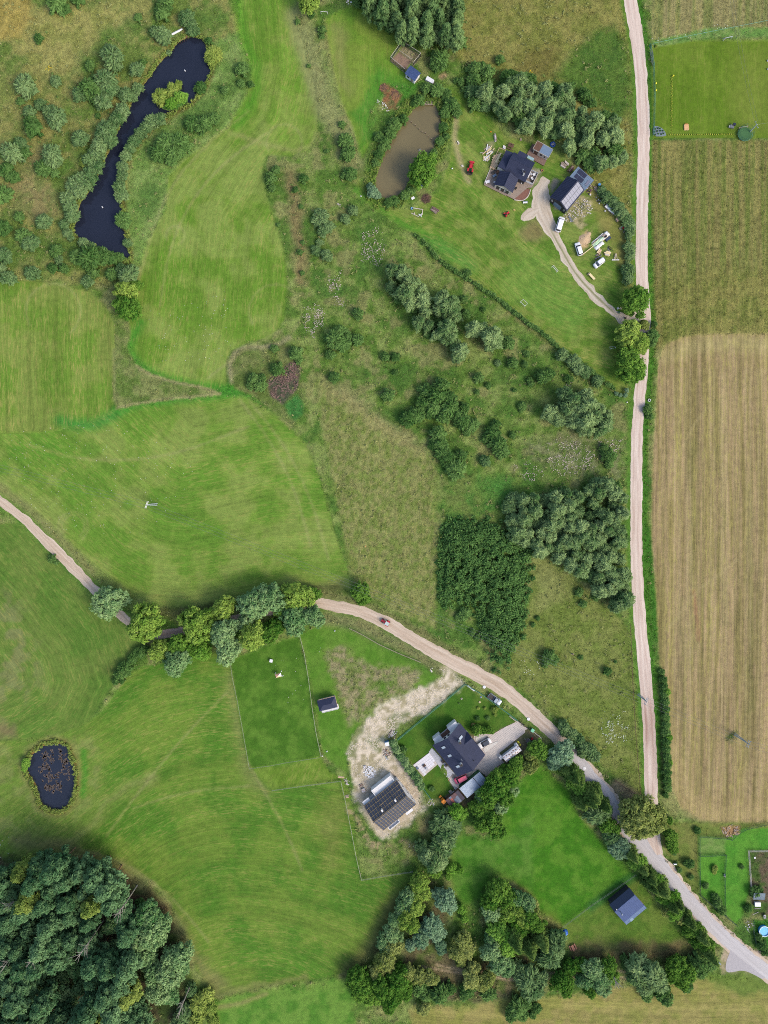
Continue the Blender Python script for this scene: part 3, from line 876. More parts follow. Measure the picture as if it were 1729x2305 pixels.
# ------------------------------------------------------------------ roads
def road_mat(name, ca, cb, rut, k=KA):
 m, n, l = new_mat(name)
 out = n.new("ShaderNodeOutputMaterial")
 b = n.new("ShaderNodeBsdfPrincipled")
 l.new(b.outputs[0], out.inputs[0])
 b.inputs["Roughness"].default_value = .8
 b.inputs["Specular IOR Level"].default_value = .15
 at = n.new("ShaderNodeAttribute")
 at.attribute_name = "across"
 ln = n.new("ShaderNodeAttribute")
 ln.attribute_name = "run"
 tn = n.new("ShaderNodeAttribute")
 tn.attribute_name = "cover"
 geo = n.new("ShaderNodeNewGeometry")
 cmb = n.new("ShaderNodeCombineXYZ")
 l.new(at.outputs["Fac"], cmb.inputs[0])
 mm = n.new("ShaderNodeMath")
 mm.operation = 'MULTIPLY'
 mm.inputs[1].default_value = .03
 l.new(ln.outputs["Fac"], mm.inputs[0])
 l.new(mm.outputs[0], cmb.inputs[1])
 nz = n.new("ShaderNodeTexNoise")
 nz.inputs["Scale"].default_value = 2.6
 nz.inputs["Detail"].default_value = 4
 nz.inputs["Roughness"].default_value = .65
 l.new(cmb.outputs[0], nz.inputs["Vector"])
 n2_ = n.new("ShaderNodeTexNoise")
 n2_.inputs["Scale"].default_value = 1.7
 n2_.inputs["Detail"].default_value = 6
 n2_.inputs["Roughness"].default_value = .75
 l.new(geo.outputs["Position"], n2_.inputs["Vector"])
 r1 = n.new("ShaderNodeMapRange")
 r1.inputs[1].default_value = .35
 r1.inputs[2].default_value = .65
 l.new(nz.outputs["Fac"], r1.inputs[0])
 mx = n.new("ShaderNodeMix")
 mx.data_type = 'RGBA'
 mx.inputs["A"].default_value = (*ca, 1)
 mx.inputs["B"].default_value = (*cb, 1)
 l.new(r1.outputs[0], mx.inputs["Factor"])
 r2 = n.new("ShaderNodeMapRange")
 r2.inputs[1].default_value = .3
 r2.inputs[2].default_value = .7
 r2.inputs[3].default_value = 1 - rut
 r2.inputs[4].default_value = 1 + rut
 l.new(n2_.outputs["Fac"], r2.inputs[0])
 vm = n.new("ShaderNodeVectorMath")
 vm.operation = 'SCALE'
 l.new(mx.outputs["Result"], vm.inputs[0])
 l.new(r2.outputs[0], vm.inputs[3])
 vm2 = n.new("ShaderNodeVectorMath")
 vm2.operation = 'MULTIPLY'
 l.new(vm.outputs[0], vm2.inputs[0])
 l.new(tn.outputs["Color"], vm2.inputs[1])
 l.new(vm2.outputs[0], b.inputs["Base Color"])
 bp = n.new("ShaderNodeBump")
 bp.inputs["Strength"].default_value = .35
 bp.inputs["Distance"].default_value = .04
 l.new(n2_.outputs["Fac"], bp.inputs["Height"])
 l.new(bp.outputs[0], b.inputs["Normal"])
 return m

def ribbon(name, line, m, z, edge=.45, tint=None, nac=9, wmul=1.0):
 """road surface laid along a traced centre line; each point carries its width"""
 pts = smooth_open(line, 2)
 fine_pts = []
 for a, b in zip(pts, pts[1:]):
  L = math.hypot(b[0] - a[0], b[1] - a[1]) * S
  k = max(1, int(L / .8))
  for i in range(k):
   t = i / k
   fine_pts.append(tuple(u * (1 - t) + w * t for u, w in zip(a, b)))
 fine_pts.append(pts[-1])
 P = np.array([(*G(p[0], p[1]), p[2] * S * wmul) for p in fine_pts])
 n_ = len(P)
 tg = np.gradient(P[:, :2], axis=0)
 tg /= np.linalg.norm(tg, axis=1)[:, None] + 1e-9
 nrm = np.stack([-tg[:, 1], tg[:, 0]], -1)
 run = np.concatenate([[0], np.cumsum(np.linalg.norm(np.diff(P[:, :2], axis=0), axis=1))])
 ac = np.linspace(-1, 1, nac)
 V = np.zeros((n_, nac, 3))
 wl = P[:, 2] / 2 + (vnoise(run, run * 0 + 3.3, 2.2, 91) - .5) * edge + (vnoise(run, run * 0 + 1.3, .9, 95) - .5) * edge * .8
 wr = P[:, 2] / 2 + (vnoise(run, run * 0 + 7.3, 2.2, 93) - .5) * edge + (vnoise(run, run * 0 + 5.3, .9, 96) - .5) * edge * .8
 for k, a in enumerate(ac):
  w_ = np.where(a < 0, wl, wr) * a
  V[:, k, :2] = P[:, :2] + nrm * w_[:, None]
  V[:, k, 2] = z + .03 * (1 - a * a)
 idx = np.arange(n_ * nac).reshape(n_, nac)
 F = np.stack([idx[:-1, 1:], idx[:-1, :-1], idx[1:, :-1], idx[1:, 1:]], -1).reshape(-1, 4)
 me = np_mesh(name, V.reshape(-1, 3), F, m)
 if me.polygons[0].normal.z < 0: me.flip_normals()
 a1 = me.attributes.new("across", 'FLOAT', 'POINT')
 a1.data.foreach_set("value", np.tile(ac, n_).astype(np.float32))
 a2 = me.attributes.new("run", 'FLOAT', 'POINT')
 a2.data.foreach_set("value", np.repeat(run, nac).astype(np.float32))
 a3 = me.attributes.new("cover", 'FLOAT_COLOR', 'POINT')
 cc = np.ones((n_, nac, 4))
 if tint is not None:
  yy = PCY - P[:, 1] / S
  cc[:, :, :3] = tint(yy, P[:, 0] / S + PCX, ac)
 a3.data.foreach_set("color", cc.astype(np.float32).ravel())
 o = bpy.data.objects.new(name, me)
 C.objects.link(o)
 return tag(o, kind='structure')

def tint_n(yy, xx, ac):
 w_ = np.exp(-((yy - 1630) / 75.0) ** 2)            # damp brown stretch of the gravel
 t = np.ones((len(yy), len(ac), 3))
 rut_ = np.exp(-((np.abs(ac) - .42) / .2) ** 2)
 d = (w_[:, None] * (.55 + .3 * rut_))
 t -= d[..., None] * np.array([.36, .46, .50])
 t -= (.15 * rut_)[None, :, None] * np.array([.6, .9, 1.0])
 return np.clip(t, .2, 1.2)

gravel = road_mat("pale_gravel", alb((231, 216, 201)), alb((202, 181, 166)), .10)
gravel2 = road_mat("lane_gravel", alb((216, 198, 178)), alb((188, 168, 145)), .11)
asph = road_mat("worn_asphalt", alb((204, 199, 198)), alb((188, 183, 181)), .05)
lime = road_mat("crushed_lime", alb((214, 202, 184)), alb((188, 172, 150)), .14)

def tint_w(yy, xx, ac):
 t = np.ones((len(yy), len(ac), 3))
 w_ = smoothstep((xx - 1130) / 150.)
 t = t - w_[:, None, None] * np.array([.09, .06, .0])
 rut_ = np.exp(-((np.abs(ac)) / .28) ** 2)
 t -= (.12 * rut_)[None, :, None] * np.array([.5, .8, 1.0])
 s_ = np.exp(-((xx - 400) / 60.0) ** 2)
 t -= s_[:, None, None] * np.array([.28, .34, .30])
 return np.clip(t, .2, 1.2)

ribbon('gravel_road', ROAD_N, gravel, .012, .35, tint_n)
ribbon('lane_verge', ROAD_A[1:], gravel2, .008, .9, None, wmul=1.34)
ribbon('gravel_lane', ROAD_W, gravel2, .016, .55, tint_w)
ribbon('asphalt_road', ROAD_A, asph, .022, .25, None)
apron = smooth_closed(P23("1440,1150 1425,1200 1395,1280 1395,1330 1420,1340 1500,1322 1560,1345 1640,1390 1640,1320 1540,1230"), 1)
mb = MB()
mb.quad(*[(*G(*q), .03) for q in apron][::-1])
tag(mb.build('asphalt_apron', simple('apron_asphalt', (176, 171, 172), .8, noise=.06)), kind='structure')

def drive_tint(yy, xx, ac):
 t = np.ones((len(yy), len(ac), 3))
 mid_ = np.exp(-((ac + .02) / .22) ** 2)
 on = smoothstep((yy - 500) / 40.) * smoothstep((715 - yy) / 20.)
 t -= (on[:, None] * mid_[None, :])[..., None] * np.array([.58, .50, .72])
 return np.clip(t, .1, 1.2)

SPUR = P20("250,1290,60 200,1315,60 150,1345,50 135,1375,20")
ribbon('lime_spur', SPUR, lime, .006, 1.0)
ribbon('lime_driveway', DRIVE, lime, .010, 1.0, drive_tint, nac=13)

# ------------------------------------------------------------------ foliage
def leaf_mat(name, c, c2, trans=.22):
 m, n, l = new_mat(name)
 out = n.new("ShaderNodeOutputMaterial")
 df = n.new("ShaderNodeBsdfDiffuse")
 tr = n.new("ShaderNodeBsdfTranslucent")
 ms = n.new("ShaderNodeMixShader")
 ms.inputs[0].default_value = trans
 l.new(df.outputs[0], ms.inputs[1])
 l.new(tr.outputs[0], ms.inputs[2])
 l.new(ms.outputs[0], out.inputs[0])
 at = n.new("ShaderNodeAttribute")
 at.attribute_name = "leaf_tint"
 oi = n.new("ShaderNodeObjectInfo")
 mx = n.new("ShaderNodeMix")
 mx.data_type = 'RGBA'
 mx.inputs["A"].default_value = (*alb(c, KA * 1.3), 1)
 mx.inputs["B"].default_value = (*alb(c2, KA * 1.22), 1)
 ad = n.new("ShaderNodeMath")
 ad.operation = 'MULTIPLY_ADD'
 l.new(oi.outputs["Random"], ad.inputs[0])
 ad.inputs[1].default_value = .5
 sb = n.new("ShaderNodeMath")
 sb.operation = 'MULTIPLY_ADD'
 l.new(at.outputs["Fac"], sb.inputs[0])
 sb.inputs[1].default_value = .75
 sb.inputs[2].default_value = -.12
 l.new(sb.outputs[0], ad.inputs[2])
 ad.use_clamp = True
 l.new(ad.outputs[0], mx.inputs["Factor"])
 l.new(mx.outputs["Result"], df.inputs[0])
 l.new(mx.outputs["Result"], tr.inputs[0])
 return m

LEAF = {
 's': leaf_mat("sallow_leaves", (70, 106, 60), (134, 160, 104)),
 'w': leaf_mat("willow_leaves", (70, 106, 58), (156, 180, 118)),
 'd': leaf_mat("dark_shrub_leaves", (56, 94, 44), (116, 150, 82)),
 'y': leaf_mat("yellowing_leaves", (98, 128, 52), (168, 182, 92)),
 't': leaf_mat("grey_green_leaves", (68, 116, 64), (158, 186, 124)),
 'T': leaf_mat("deep_green_leaves", (50, 98, 34), (122, 160, 66)),
 'Y': leaf_mat("yellow_green_leaves", (84, 128, 44), (156, 180, 84)),
 'c': leaf_mat("spruce_needles", (62, 96, 44), (136, 160, 82)),
 'p': leaf_mat("pine_needles", (58, 98, 62), (126, 160, 108)),
 'q': leaf_mat("golden_pine_needles", (92, 120, 50), (158, 174, 88)),
 'b': leaf_mat("bluish_leaves", (82, 120, 82), (148, 178, 136)),
 'g': leaf_mat("bright_leaves", (80, 134, 40), (146, 186, 82)),
 'o': leaf_mat("olive_leaves", (98, 118, 52), (172, 180, 104)),
 'n': leaf_mat("birch_leaves", (72, 108, 62), (136, 164, 102)),
}
bark = simple("bark", (104, 92, 78), .9, noise=.3, scale=6, bump=.4)
bark_pale = simple("pale_bark", (168, 160, 148), .9, noise=.25, scale=6, bump=.3)
bark_pine = simple("pine_bark", (134, 104, 76), .9, noise=.3, scale=6, bump=.4)

def leaf_cloud(centres, radii, per, size, r, squash=1.0, droop=0.0, elong=1.6, up=.6):
 """leaf-sized faces spread over the outer shells of many small clumps"""
 nl = len(centres)
 tot = per * nl
 ci = np.repeat(np.arange(nl), per)
 d = r.normal(size=(tot, 3))
 d /= np.linalg.norm(d, axis=1)[:, None]
 d[:, 2] = np.where(r.random(tot) < .7, np.abs(d[:, 2]), d[:, 2])
 rad = radii[ci] * (.42 + .85 * r.random(tot) ** .9)
 p = centres[ci] + d * rad[:, None] * np.array([1, 1, squash])
 nrm = d + r.normal(size=(tot, 3)) * .55 + np.array([0, 0, up])
 nrm /= np.linalg.norm(nrm, axis=1)[:, None]
 t = np.cross(nrm, r.normal(size=(tot, 3)))
 if droop:
  outw = centres[ci].copy()
  outw[:, 2] = 0
  outw = outw + d * .5 + np.array([0, 0, -droop])
  outw /= np.linalg.norm(outw, axis=1)[:, None] + 1e-9
  t = outw - nrm * (outw * nrm).sum(1)[:, None]
 t /= np.linalg.norm(t, axis=1)[:, None] + 1e-9
 b = np.cross(nrm, t)
 sz = size * (.6 + .8 * r.random(tot))
 a_ = t * (sz * elong * .5)[:, None]
 b_ = b * (sz * .5)[:, None]
 V = np.stack([p - a_, p + b_ * .9 - a_ * .1, p + a_, p - b_ * .9 + a_ * .1], 1).reshape(-1, 3)
 F = np.arange(tot * 4).reshape(-1, 4)
 lt = r.random(nl)
 tint = np.clip(lt[ci] * .55 + .5 * r.random(tot), 0, 1)
 return V, F, np.repeat(tint, 4)

def ico_core(scale, r, rough=.2):
 import bmesh
 bm = bmesh.new()
 bmesh.ops.create_icosphere(bm, subdivisions=2, radius=1.0)
 V = np.array([v.co[:] for v in bm.verts])
 F = np.array([[v.index for v in f.verts] + [f.verts[0].index] for f in bm.faces])
 bm.free()
 V = V * (1 + rough * (r.random(len(V)) - .5))[:, None] * np.array(scale[:3])
 V[:, 2] += scale[3]
 return V, F[:, :3]

def crown_mesh(name, kind, seed):
 """crown for a plant of radius 1; z from 0 (ground of the crown) to its height"""
 r = np.random.default_rng(seed)
 ga = math.pi * (3 - math.sqrt(5))
 if kind in 'sdy':                       # loose shrubs
  nl = 26
  k = np.arange(nl)
  a = k * ga + r.random(nl) * .8
  rr = np.sqrt((k + .5) / nl) * (.62 + .34 * r.random(nl))
  h = .25 + (1 - rr ** 2) * .75 + r.normal(size=nl) * .10
  ctr = np.stack([np.cos(a) * rr, np.sin(a) * rr, h], 1)
  V, F, t = leaf_cloud(ctr, .18 + .2 * r.random(nl), 66, .14, r, elong=3.2, droop=-.2)
  core = (.6, .6, .45, .42)
 elif kind == 'w':                        # willows: brush-like upright clumps
  nl = 30
  k = np.arange(nl)
  a = k * ga + r.random(nl)
  rr = np.sqrt((k + .5) / nl) * (.62 + .38 * r.random(nl))
  h = .9 + (1 - rr ** 2) * 1.0 + r.normal(size=nl) * .2
  ctr = np.stack([np.cos(a) * rr, np.sin(a) * rr, h], 1)
  V, F, t = leaf_cloud(ctr, .2 + .16 * r.random(nl), 84, .12, r, squash=1.5, elong=3.4, droop=-.25)
  core = (.62, .62, .9, .95)
 elif kind in 'tTYbgo':                   # round broadleaf crowns
  nl = 90
  k = np.arange(nl)
  z = 1 - 1.35 * (k + .5) / nl
  a = k * ga + r.random(nl) * .6
  rr = np.sqrt(np.clip(1 - z * z, 0, 1))
  R = .58 + .36 * r.random(nl)
  ang_w = 1 + .14 * np.sin(a * 2 + seed) + .12 * np.sin(a * 3 + seed * 2) + .06 * np.sin(a * 7 + seed)
  ctr = np.stack([np.cos(a) * rr * R * ang_w, np.sin(a) * rr * R * ang_w, z * R * .85], 1)
  ctr[:, 2] += .95
  V, F, t = leaf_cloud(ctr, .12 + .13 * r.random(nl), 60, .085, r, elong=2.0)
  core = (.55, .55, .5, .9)
 elif kind == 'c':                        # spruce and thuja: tiers of drooping boughs
  nl = 110
  k = np.arange(nl)
  f = (k + .5) / nl
  a = k * ga + r.random(nl) * .7
  rr = (f ** .85) * .86 * (.8 + .35 * r.random(nl))
  h = 3.2 * (1 - f) + .25 + .1 * r.normal(size=nl)
  ctr = np.stack([np.cos(a) * rr, np.sin(a) * rr, h], 1)
  V, F, t = leaf_cloud(ctr, .13 + .12 * f, 46, .11, r, squash=.6, droop=.35, elong=2.8)
  core = (.42, .42, 1.2, 1.3)
 elif kind in 'pq':                       # tall pines with clumped tops
  nl = 64
  k = np.arange(nl)
  f = (k + .5) / nl
  a = k * ga + r.random(nl) * 1.2
  rr = (.15 + .72 * np.sin(np.clip(f * 1.15, 0, 1) * math.pi * .62)) * (.55 + .55 * r.random(nl))
  h = 4.6 - 2.9 * f + .15 * r.normal(size=nl)
  ctr = np.stack([np.cos(a) * rr, np.sin(a) * rr, h], 1)
  V, F, t = leaf_cloud(ctr, .20 + .12 * r.random(nl), 84, .115, r, squash=.7, elong=2.0)
  core = (.30, .30, 1.2, 3.1)
 else:                                    # 'n' birch: slender tall crown
  nl = 56
  k = np.arange(nl)
  f = (k + .5) / nl
  a = k * ga + r.random(nl)
  rr = (.12 + .66 * np.sin(f * math.pi * .72)) * (.7 + .4 * r.random(nl))
  h = 4.3 - 3.3 * f + .12 * r.normal(size=nl)
  ctr = np.stack([np.cos(a) * rr, np.sin(a) * rr, h], 1)
  V, F, t = leaf_cloud(ctr, .2 + .1 * r.random(nl), 82, .12, r, droop=.5, elong=2.2)
  core = (.42, .42, 1.5, 2.6)
 cV, cF = ico_core(core, r)
 nV = len(V)
 # quads for leaves, the core's triangles doubled as quads keep one array
 quadF = F
 me = bpy.data.meshes.new(name)
 allv = np.concatenate([V, cV])
 me.vertices.add(len(allv))
 me.vertices.foreach_set("co", allv.astype(np.float32).ravel())
 nq, nt = len(quadF), len(cF)
 me.loops.add(nq * 4 + nt * 3)
 me.loops.foreach_set("vertex_index", np.concatenate([quadF.ravel(), (cF + nV).ravel()]).astype(np.int32))
 me.polygons.add(nq + nt)
 me.polygons.foreach_set("loop_start", np.concatenate([np.arange(nq) * 4, nq * 4 + np.arange(nt) * 3]).astype(np.int32))
 me.polygons.foreach_set("loop_total", np.concatenate([np.full(nq, 4), np.full(nt, 3)]).astype(np.int32))
 at = me.attributes.new("leaf_tint", 'FLOAT', 'POINT')
 at.data.foreach_set("value", np.concatenate([t, np.full(len(cV), .25)]).astype(np.float32))
 me.materials.append(LEAF[kind])
 me.update(calc_edges=True)
 return me

def trunk_mesh(name, kind, seed):
 r = random.Random(seed)
 mb = MB()
 if kind in 'pqn':
  top = 4.4
  lean = r.uniform(-.12, .12)
  mb.tube([(0, 0, 0), (lean * .3, 0, 1.5), (lean, lean * .4, 3.0), (lean, lean * .3, top)], .055, 6, .012)
  for k in range(9):
   a = k * 2.4
   z = 1.9 + k * .25
   L = .55 - .03 * k
   mb.tube([(lean * .8, lean * .2, z), (math.cos(a) * L * .5, math.sin(a) * L * .5, z + .1), (math.cos(a) * L, math.sin(a) * L, z + .22)], .018, 4, .005)
 elif kind == 'c':
  mb.tube([(0, 0, 0), (0, 0, 3.3)], .06, 6, .01)
  for k in range(8):
   a = k * 2.4
   mb.tube([(0, 0, .4 + k * .3), (math.cos(a) * .5, math.sin(a) * .5, .3 + k * .3)], .02, 4, .005)
 else:
  hh = .7
  mb.tube([(0, 0, 0), (.02, .01, .3), (0, 0, hh)], .085, 8, .05)
  for k in range(7):
   a = k * 2.4 + r.random()
   L = .35 + .25 * r.random()
   z1 = hh + .3 + .35 * r.random()
   mb.tube([(0, 0, hh * .7), (math.cos(a) * L * .5, math.sin(a) * L * .5, hh + .1), (math.cos(a) * L, math.sin(a) * L, z1)], .04, 5, .01)
 me = bpy.data.meshes.new(name)
 me.from_pydata(mb.v, [], mb.f)
 me.materials.append({'p': bark_pine, 'q': bark_pine, 'n': bark_pale, 'w': bark_pale}.get(kind, bark))
 me.update()
 return me

PROTO = {}
for i_, k_ in enumerate('sdywtTYbgocpqn'):
 PROTO[k_] = [(crown_mesh("foliage", k_, 40 + i_ * 7 + v), trunk_mesh("wood", k_, 90 + i_ * 7 + v)) for v in range(3)]

HUE = {'s': 'grey-green', 'w': 'grey-green', 'd': 'dark-green', 'y': 'yellowish', 't': 'grey-green', 'T': 'deep-green', 'Y': 'yellow-green',
       'c': 'dark', 'p': 'grey-green', 'q': 'golden-green', 'b': 'bluish-green', 'g': 'bright-green', 'o': 'olive-green', 'n': 'grey-green'}
NOUN = {'s': ('sallow_shrub', 'shrub', 'shrub'), 'd': ('dark_shrub', 'shrub', 'shrub'), 'y': ('yellow_shrub', 'shrub', 'shrub'),
  'w': ('willow_tree', 'willow', 'willow'), 't': ('broadleaf_tree', 'tree', 'tree'), 'T': ('broadleaf_tree', 'tree', 'tree'),
  'Y': ('broadleaf_tree', 'tree', 'tree'), 'b': ('broadleaf_tree', 'tree', 'tree'), 'g': ('broadleaf_tree', 'tree', 'tree'),
  'o': ('broadleaf_tree', 'tree', 'tree'), 'c': ('spruce_tree', 'conifer', 'conifer'), 'p': ('pine_tree', 'pine', 'pine'),
  'q': ('pine_tree', 'pine', 'pine'), 'n': ('birch_tree', 'birch', 'birch')}
# visible height of the crown's middle and full height, in crown radii
MIDH = {'s': .7, 'd': .7, 'y': .7, 'w': 1.4, 'c': 1.6, 'p': 3.2, 'q': 3.2, 'n': 2.8}
PLANTS = []          # (kind, px, py, radius px, place)
ORD = "first second third fourth fifth sixth seventh eighth ninth tenth eleventh twelfth thirteenth fourteenth fifteenth sixteenth seventeenth eighteenth nineteenth twentieth".split()

def plants(place, pts, kind='s', group=None):
 for p in pts:
  PLANTS.append([kind, p[0], p[1], p[2], place, group])

def scatter(poly, gap, seed, keep=.9):
 """evenly irregular points inside a traced outline"""
 r = random.Random(seed)
 xs = [p[0] for p in poly]
 ys = [p[1] for p in poly]
 out = []
 for _ in range(6000):
  x, y = r.uniform(min(xs), max(xs)), r.uniform(min(ys), max(ys))
  if any((x - a) ** 2 + (y - b) ** 2 < gap * gap for a, b in out): continue
  if sd_poly(np.array([x]), np.array([y]), poly)[0] < gap * .22: continue
  out.append((x, y))
 return out

def rnd(seed, a, b, n_):
 r = random.Random(seed)
 return [r.uniform(a, b) for _ in range(n_)]

def mass(place, poly, gap, kinds, seed, r0, r1, group=None):
 pts = scatter(poly, gap, seed)
 r = random.Random(seed + 1)
 for p in pts:
  PLANTS.append([r.choice(kinds), p[0], p[1], r.uniform(r0, r1), place, group])

# lake and its meadow
plants("on the west bank of the dark lake", P00("760,690,45 730,740,42 700,765,32 660,820,58 640,850,45 685,880,42 620,900,50 600,960,42 555,1000,42 600,1040,40 560,1095,48 515,1120,50 470,1155,48 500,1190,42 545,1150,36 420,1240,42 440,1290,48 450,1345,40 400,1400,32 855,550,32 830,600,26"), 's')
plants("on the west bank of the dark lake", P00("525,1010,28 690,830,30"), 'y')
plants("on the east bank of the dark lake", P00("990,740,35 940,750,38 905,790,38 875,830,36 835,880,36 805,920,32 778,970,32 765,1040,34 762,1095,32 743,1165,40 750,1215,34 790,1510,28"), 's')
plants("on the east bank of the dark lake", P00("765,1370,46 1300,255,24 1245,540,34"), 'd')
plants("on the east bank of the dark lake", P00("1330,335,44 1320,370,34"), 'y')
plants("on the islet of the dark lake", P00("1000,605,50 1075,565,42 1110,525,26"), 'y')
plants("on the islet of the dark lake", P00("1125,610,36 1070,645,34"), 'g')
plants("at the head of the dark lake", P00("1200,190,35 1160,110,42 1180,150,34 1010,215,46 970,200,36 1030,255,28 1050,325,16"), 's')
plants("near the north edge above the lake", P00("1010,85,38 1030,25,50 995,60,30 350,20,50 400,55,34 480,-5,34"), 'd')
plants("in the meadow west of the lake", P00("345,505,32 155,530,58 185,555,38 500,585,42 655,505,62 680,560,46 640,630,48 700,355,62 680,320,38 850,430,42 350,735,62 310,700,42 185,700,36 250,650,32 70,950,58 130,900,40 320,965,58 500,865,48 340,1000,42 270,1380,42 190,1510,50 370,1615,25 30,1590,42 785,590,42"), 's')
plants("in the meadow west of the lake", P00("240,240,28 560,550,56 590,490,28 600,595,46 210,800,50 190,750,36 150,950,36 40,1060,48 80,1100,36 20,1215,50 270,1045,46 345,1080,24 20,1420,42 150,1470,46 350,1560,38 860,110,22 890,390,22 130,630,22 560,410,30 610,720,16 120,1350,28"), 'd')
plants("south of the dark lake", P00("560,1600,66 480,1600,42 640,1600,48 700,1610,36 740,1600,30") + P01("700,50,40 400,10,28 330,10,28 580,40,32"), 'd')
plants("south of the dark lake", P00("520,1510,32 570,1525,22 620,1560,24 420,1450,26 440,1480,20") + P01("545,95,34 200,40,40 50,70,40 10,10,30"), 's')
plants("at the tip of the hedge below the lake", P01("800,55,58 755,20,34"), 's')
plants("at the tip of the hedge below the lake", P01("790,165,62"), 'Y')
plants("at the tip of the hedge below the lake", P01("795,262,74 850,120,34 755,130,30"), 'T')
plants("in the sedge strip east of the lake", P00("1040,900,58 1110,895,58 985,950,52 1090,950,48 1060,1000,32 1150,910,38"), 'd')
plants("in the sedge strip east of the lake", P00("1200,770,44 1260,770,44 1510,430,36 1500,520,24 1560,525,20 1330,740,34 1400,560,24"), 'd')
# strip between the hayfields and the farm pond
plants("in the rough strip west of the farm pond", P10("520,1080,40 510,960,45 490,880,40 470,775,22 345,183,22 345,225,15 30,1110,34 230,1110,26 35,1170,22 195,135,16 375,940,14 262,410,13 280,90,20 60,1060,26 180,1180,18 215,1285,14 225,1510,14 210,1570,16 75,1400,12"), 'd')
plants("in the rough strip west of the farm pond", P10("260,5,66"), 'Y')
plants("in the rough south of the farm pond", P10("340,1350,46 380,1410,38 350,1440,30 310,1560,30 375,1590,34 330,1510,22 540,1310,30 490,1360,28"), 's')
plants("round the brown farm pond", P10("1060,565,38 1000,550,34 1150,650,42 1185,700,28 950,620,32 1120,590,30 1110,700,28 920,640,20"), 'd')
plants("round the brown farm pond", P10("660,1195,32 690,1215,24 640,1160,20"), 'b')
plants("round the brown farm pond", P10("1140,600,22"), 'y')
plants("round the brown farm pond", P10("965,1060,86"), 'T')
plants("beside the hen run", P10("1075,375,52 1050,410,30 1100,330,30"), 'd')
# bank vegetation as shrubs
plants("round the brown farm pond", P10("740,880,34 770,820,36 800,770,34 700,850,28 720,920,28 850,740,28 700,960,26 1100,790,26 1080,880,26 1040,960,26 1120,850,22 800,1250,28 860,1220,28 760,1260,26 900,1190,24 680,1010,22"), 'd')
# top wood
mass("in the north wood", PP("800,-20 1045,-20 1035,30 1048,70 1040,95 1020,85 995,80 975,85 945,78 935,88 900,78 870,45 835,15"), 22, 'nnnw', 3, 12, 17)
plants("at the south edge of the north wood", P10("1160,220,36 1210,260,34 1120,210,34 1050,240,24 640,50,24 700,110,22 760,180,22 830,230,20 560,20,26"), 'd')
# wood above the farmhouse
mass("in the wood behind the farmhouse", P20("120,490 200,520 330,560 400,560 430,640 560,700 700,720 740,780 745,880 765,980 730,1020 640,1040 560,1050 480,1000 400,930 370,850 260,810 170,810 80,770 10,730 -100,700 -200,640 -260,560 -150,545 -30,540"), 22, 'wwwwds', 5, 12, 17)
plants("at the north edge of the farmhouse wood", P20("20,490,36 70,480,40 130,490,42 180,500,36 320,545,34 360,560,32 520,590,36 560,640,30 690,740,38 660,780,30 430,540,26") + P10("1300,430,42 1375,450,42 1285,500,42 1450,370,26 1500,470,34 1560,490,36 1340,410,26 1210,510,22 1240,560,24 1180,500,18"), 'd')
# hedge beyond the garage
plants("in the willow hedge beside the gravel road", P20("625,1190,30 655,1225,34 690,1255,34 725,1290,34 750,1330,34 780,1365,34 800,1405,30 800,1440,28 790,1475,22 790,1540,32 800,1590,32 785,1640,16") + P21("790,25,34 788,80,34 780,50,28"), 's')
plants("at the farm drive junction", P21("830,215,80"), 'T')
plants("at the farm drive junction", P21("790,420,72 850,475,66 775,480,50"), 'Y')
plants("at the farm drive junction", P21("880,362,36"), 'o')
plants("at the farm drive junction", P21("790,590,80 815,660,76"), 'T')
plants("east of the gravel road", P21("940,430,34 935,480,22 910,890,26 925,930,20 950,360,18"), 'd')
# hedge along the south side of the farm lawn
hl = P10("930,1470 1000,1530 1050,1600 1110,1650") + P21("0,220 50,265 110,310 170,360 230,400 300,460 350,510 420,560 490,610 560,660 640,720 700,770")
HL = hl
plants("in the low hedge south of the farm lawn", P21("380,548,38 450,590,40 480,640,38 520,655,36 595,715,34"), 's')
plants("in the low hedge south of the farm lawn", P21("780,770,14 770,800,14 715,790,13 740,800,12"), 'b')
# scrub in the middle
plants("in the scrub north of the vacant plot", P11("780,30,40 850,50,44 780,125,30 860,165,56 900,115,46 960,150,38 890,220,44 970,215,46 990,285,38 940,190,34 1090,215,52 1140,250,54 1080,270,42 1170,310,42 950,350,38 1005,375,34 1120,380,52 1140,440,46 1060,430,34 1175,485,34 1210,530,46 1290,390,46 1340,400,42 1400,440,54 1430,475,36 1390,500,28 1190,570,32"), 'w')
plants("in the scrub north of the vacant plot", P11("830,200,30 920,250,34 1020,330,30 1060,330,34 1170,420,28 1010,420,24 1230,205,24 1350,265,15 1510,480,30 1250,40,22 1240,300,28"), 'd')
plants("in the thorn scrub above the plot corner", P11("1090,740,48 1000,780,46 1060,800,56 1130,820,46 980,850,46 1050,870,56 1140,880,56 1100,930,46 1180,920,46 880,945,46 935,930,46 960,900,36 1220,960,46 1280,990,40 1250,1030,26 845,950,26 1010,910,34 1230,880,30"), 'd')
plants("beside the plot's east corner", P11("1070,1040,46 1080,1100,46 1100,1160,46 1130,1200,46 1180,1260,54 1210,1180,36 1150,1260,36 1040,1110,28"), 'd')
plants("in the rough east of the plot", P11("1410,1040,46 1440,1100,50 1460,1150,40 1430,980,28 1370,1070,28 1320,690,32 1530,600,28 1590,870,24 1620,540,18 1640,710,22 1310,780,16 1380,740,18 1610,610,20 1530,1050,20"), 'd')
plants("in the rough east of the plot", P11("1360,1210,34 1440,600,20"), 's')
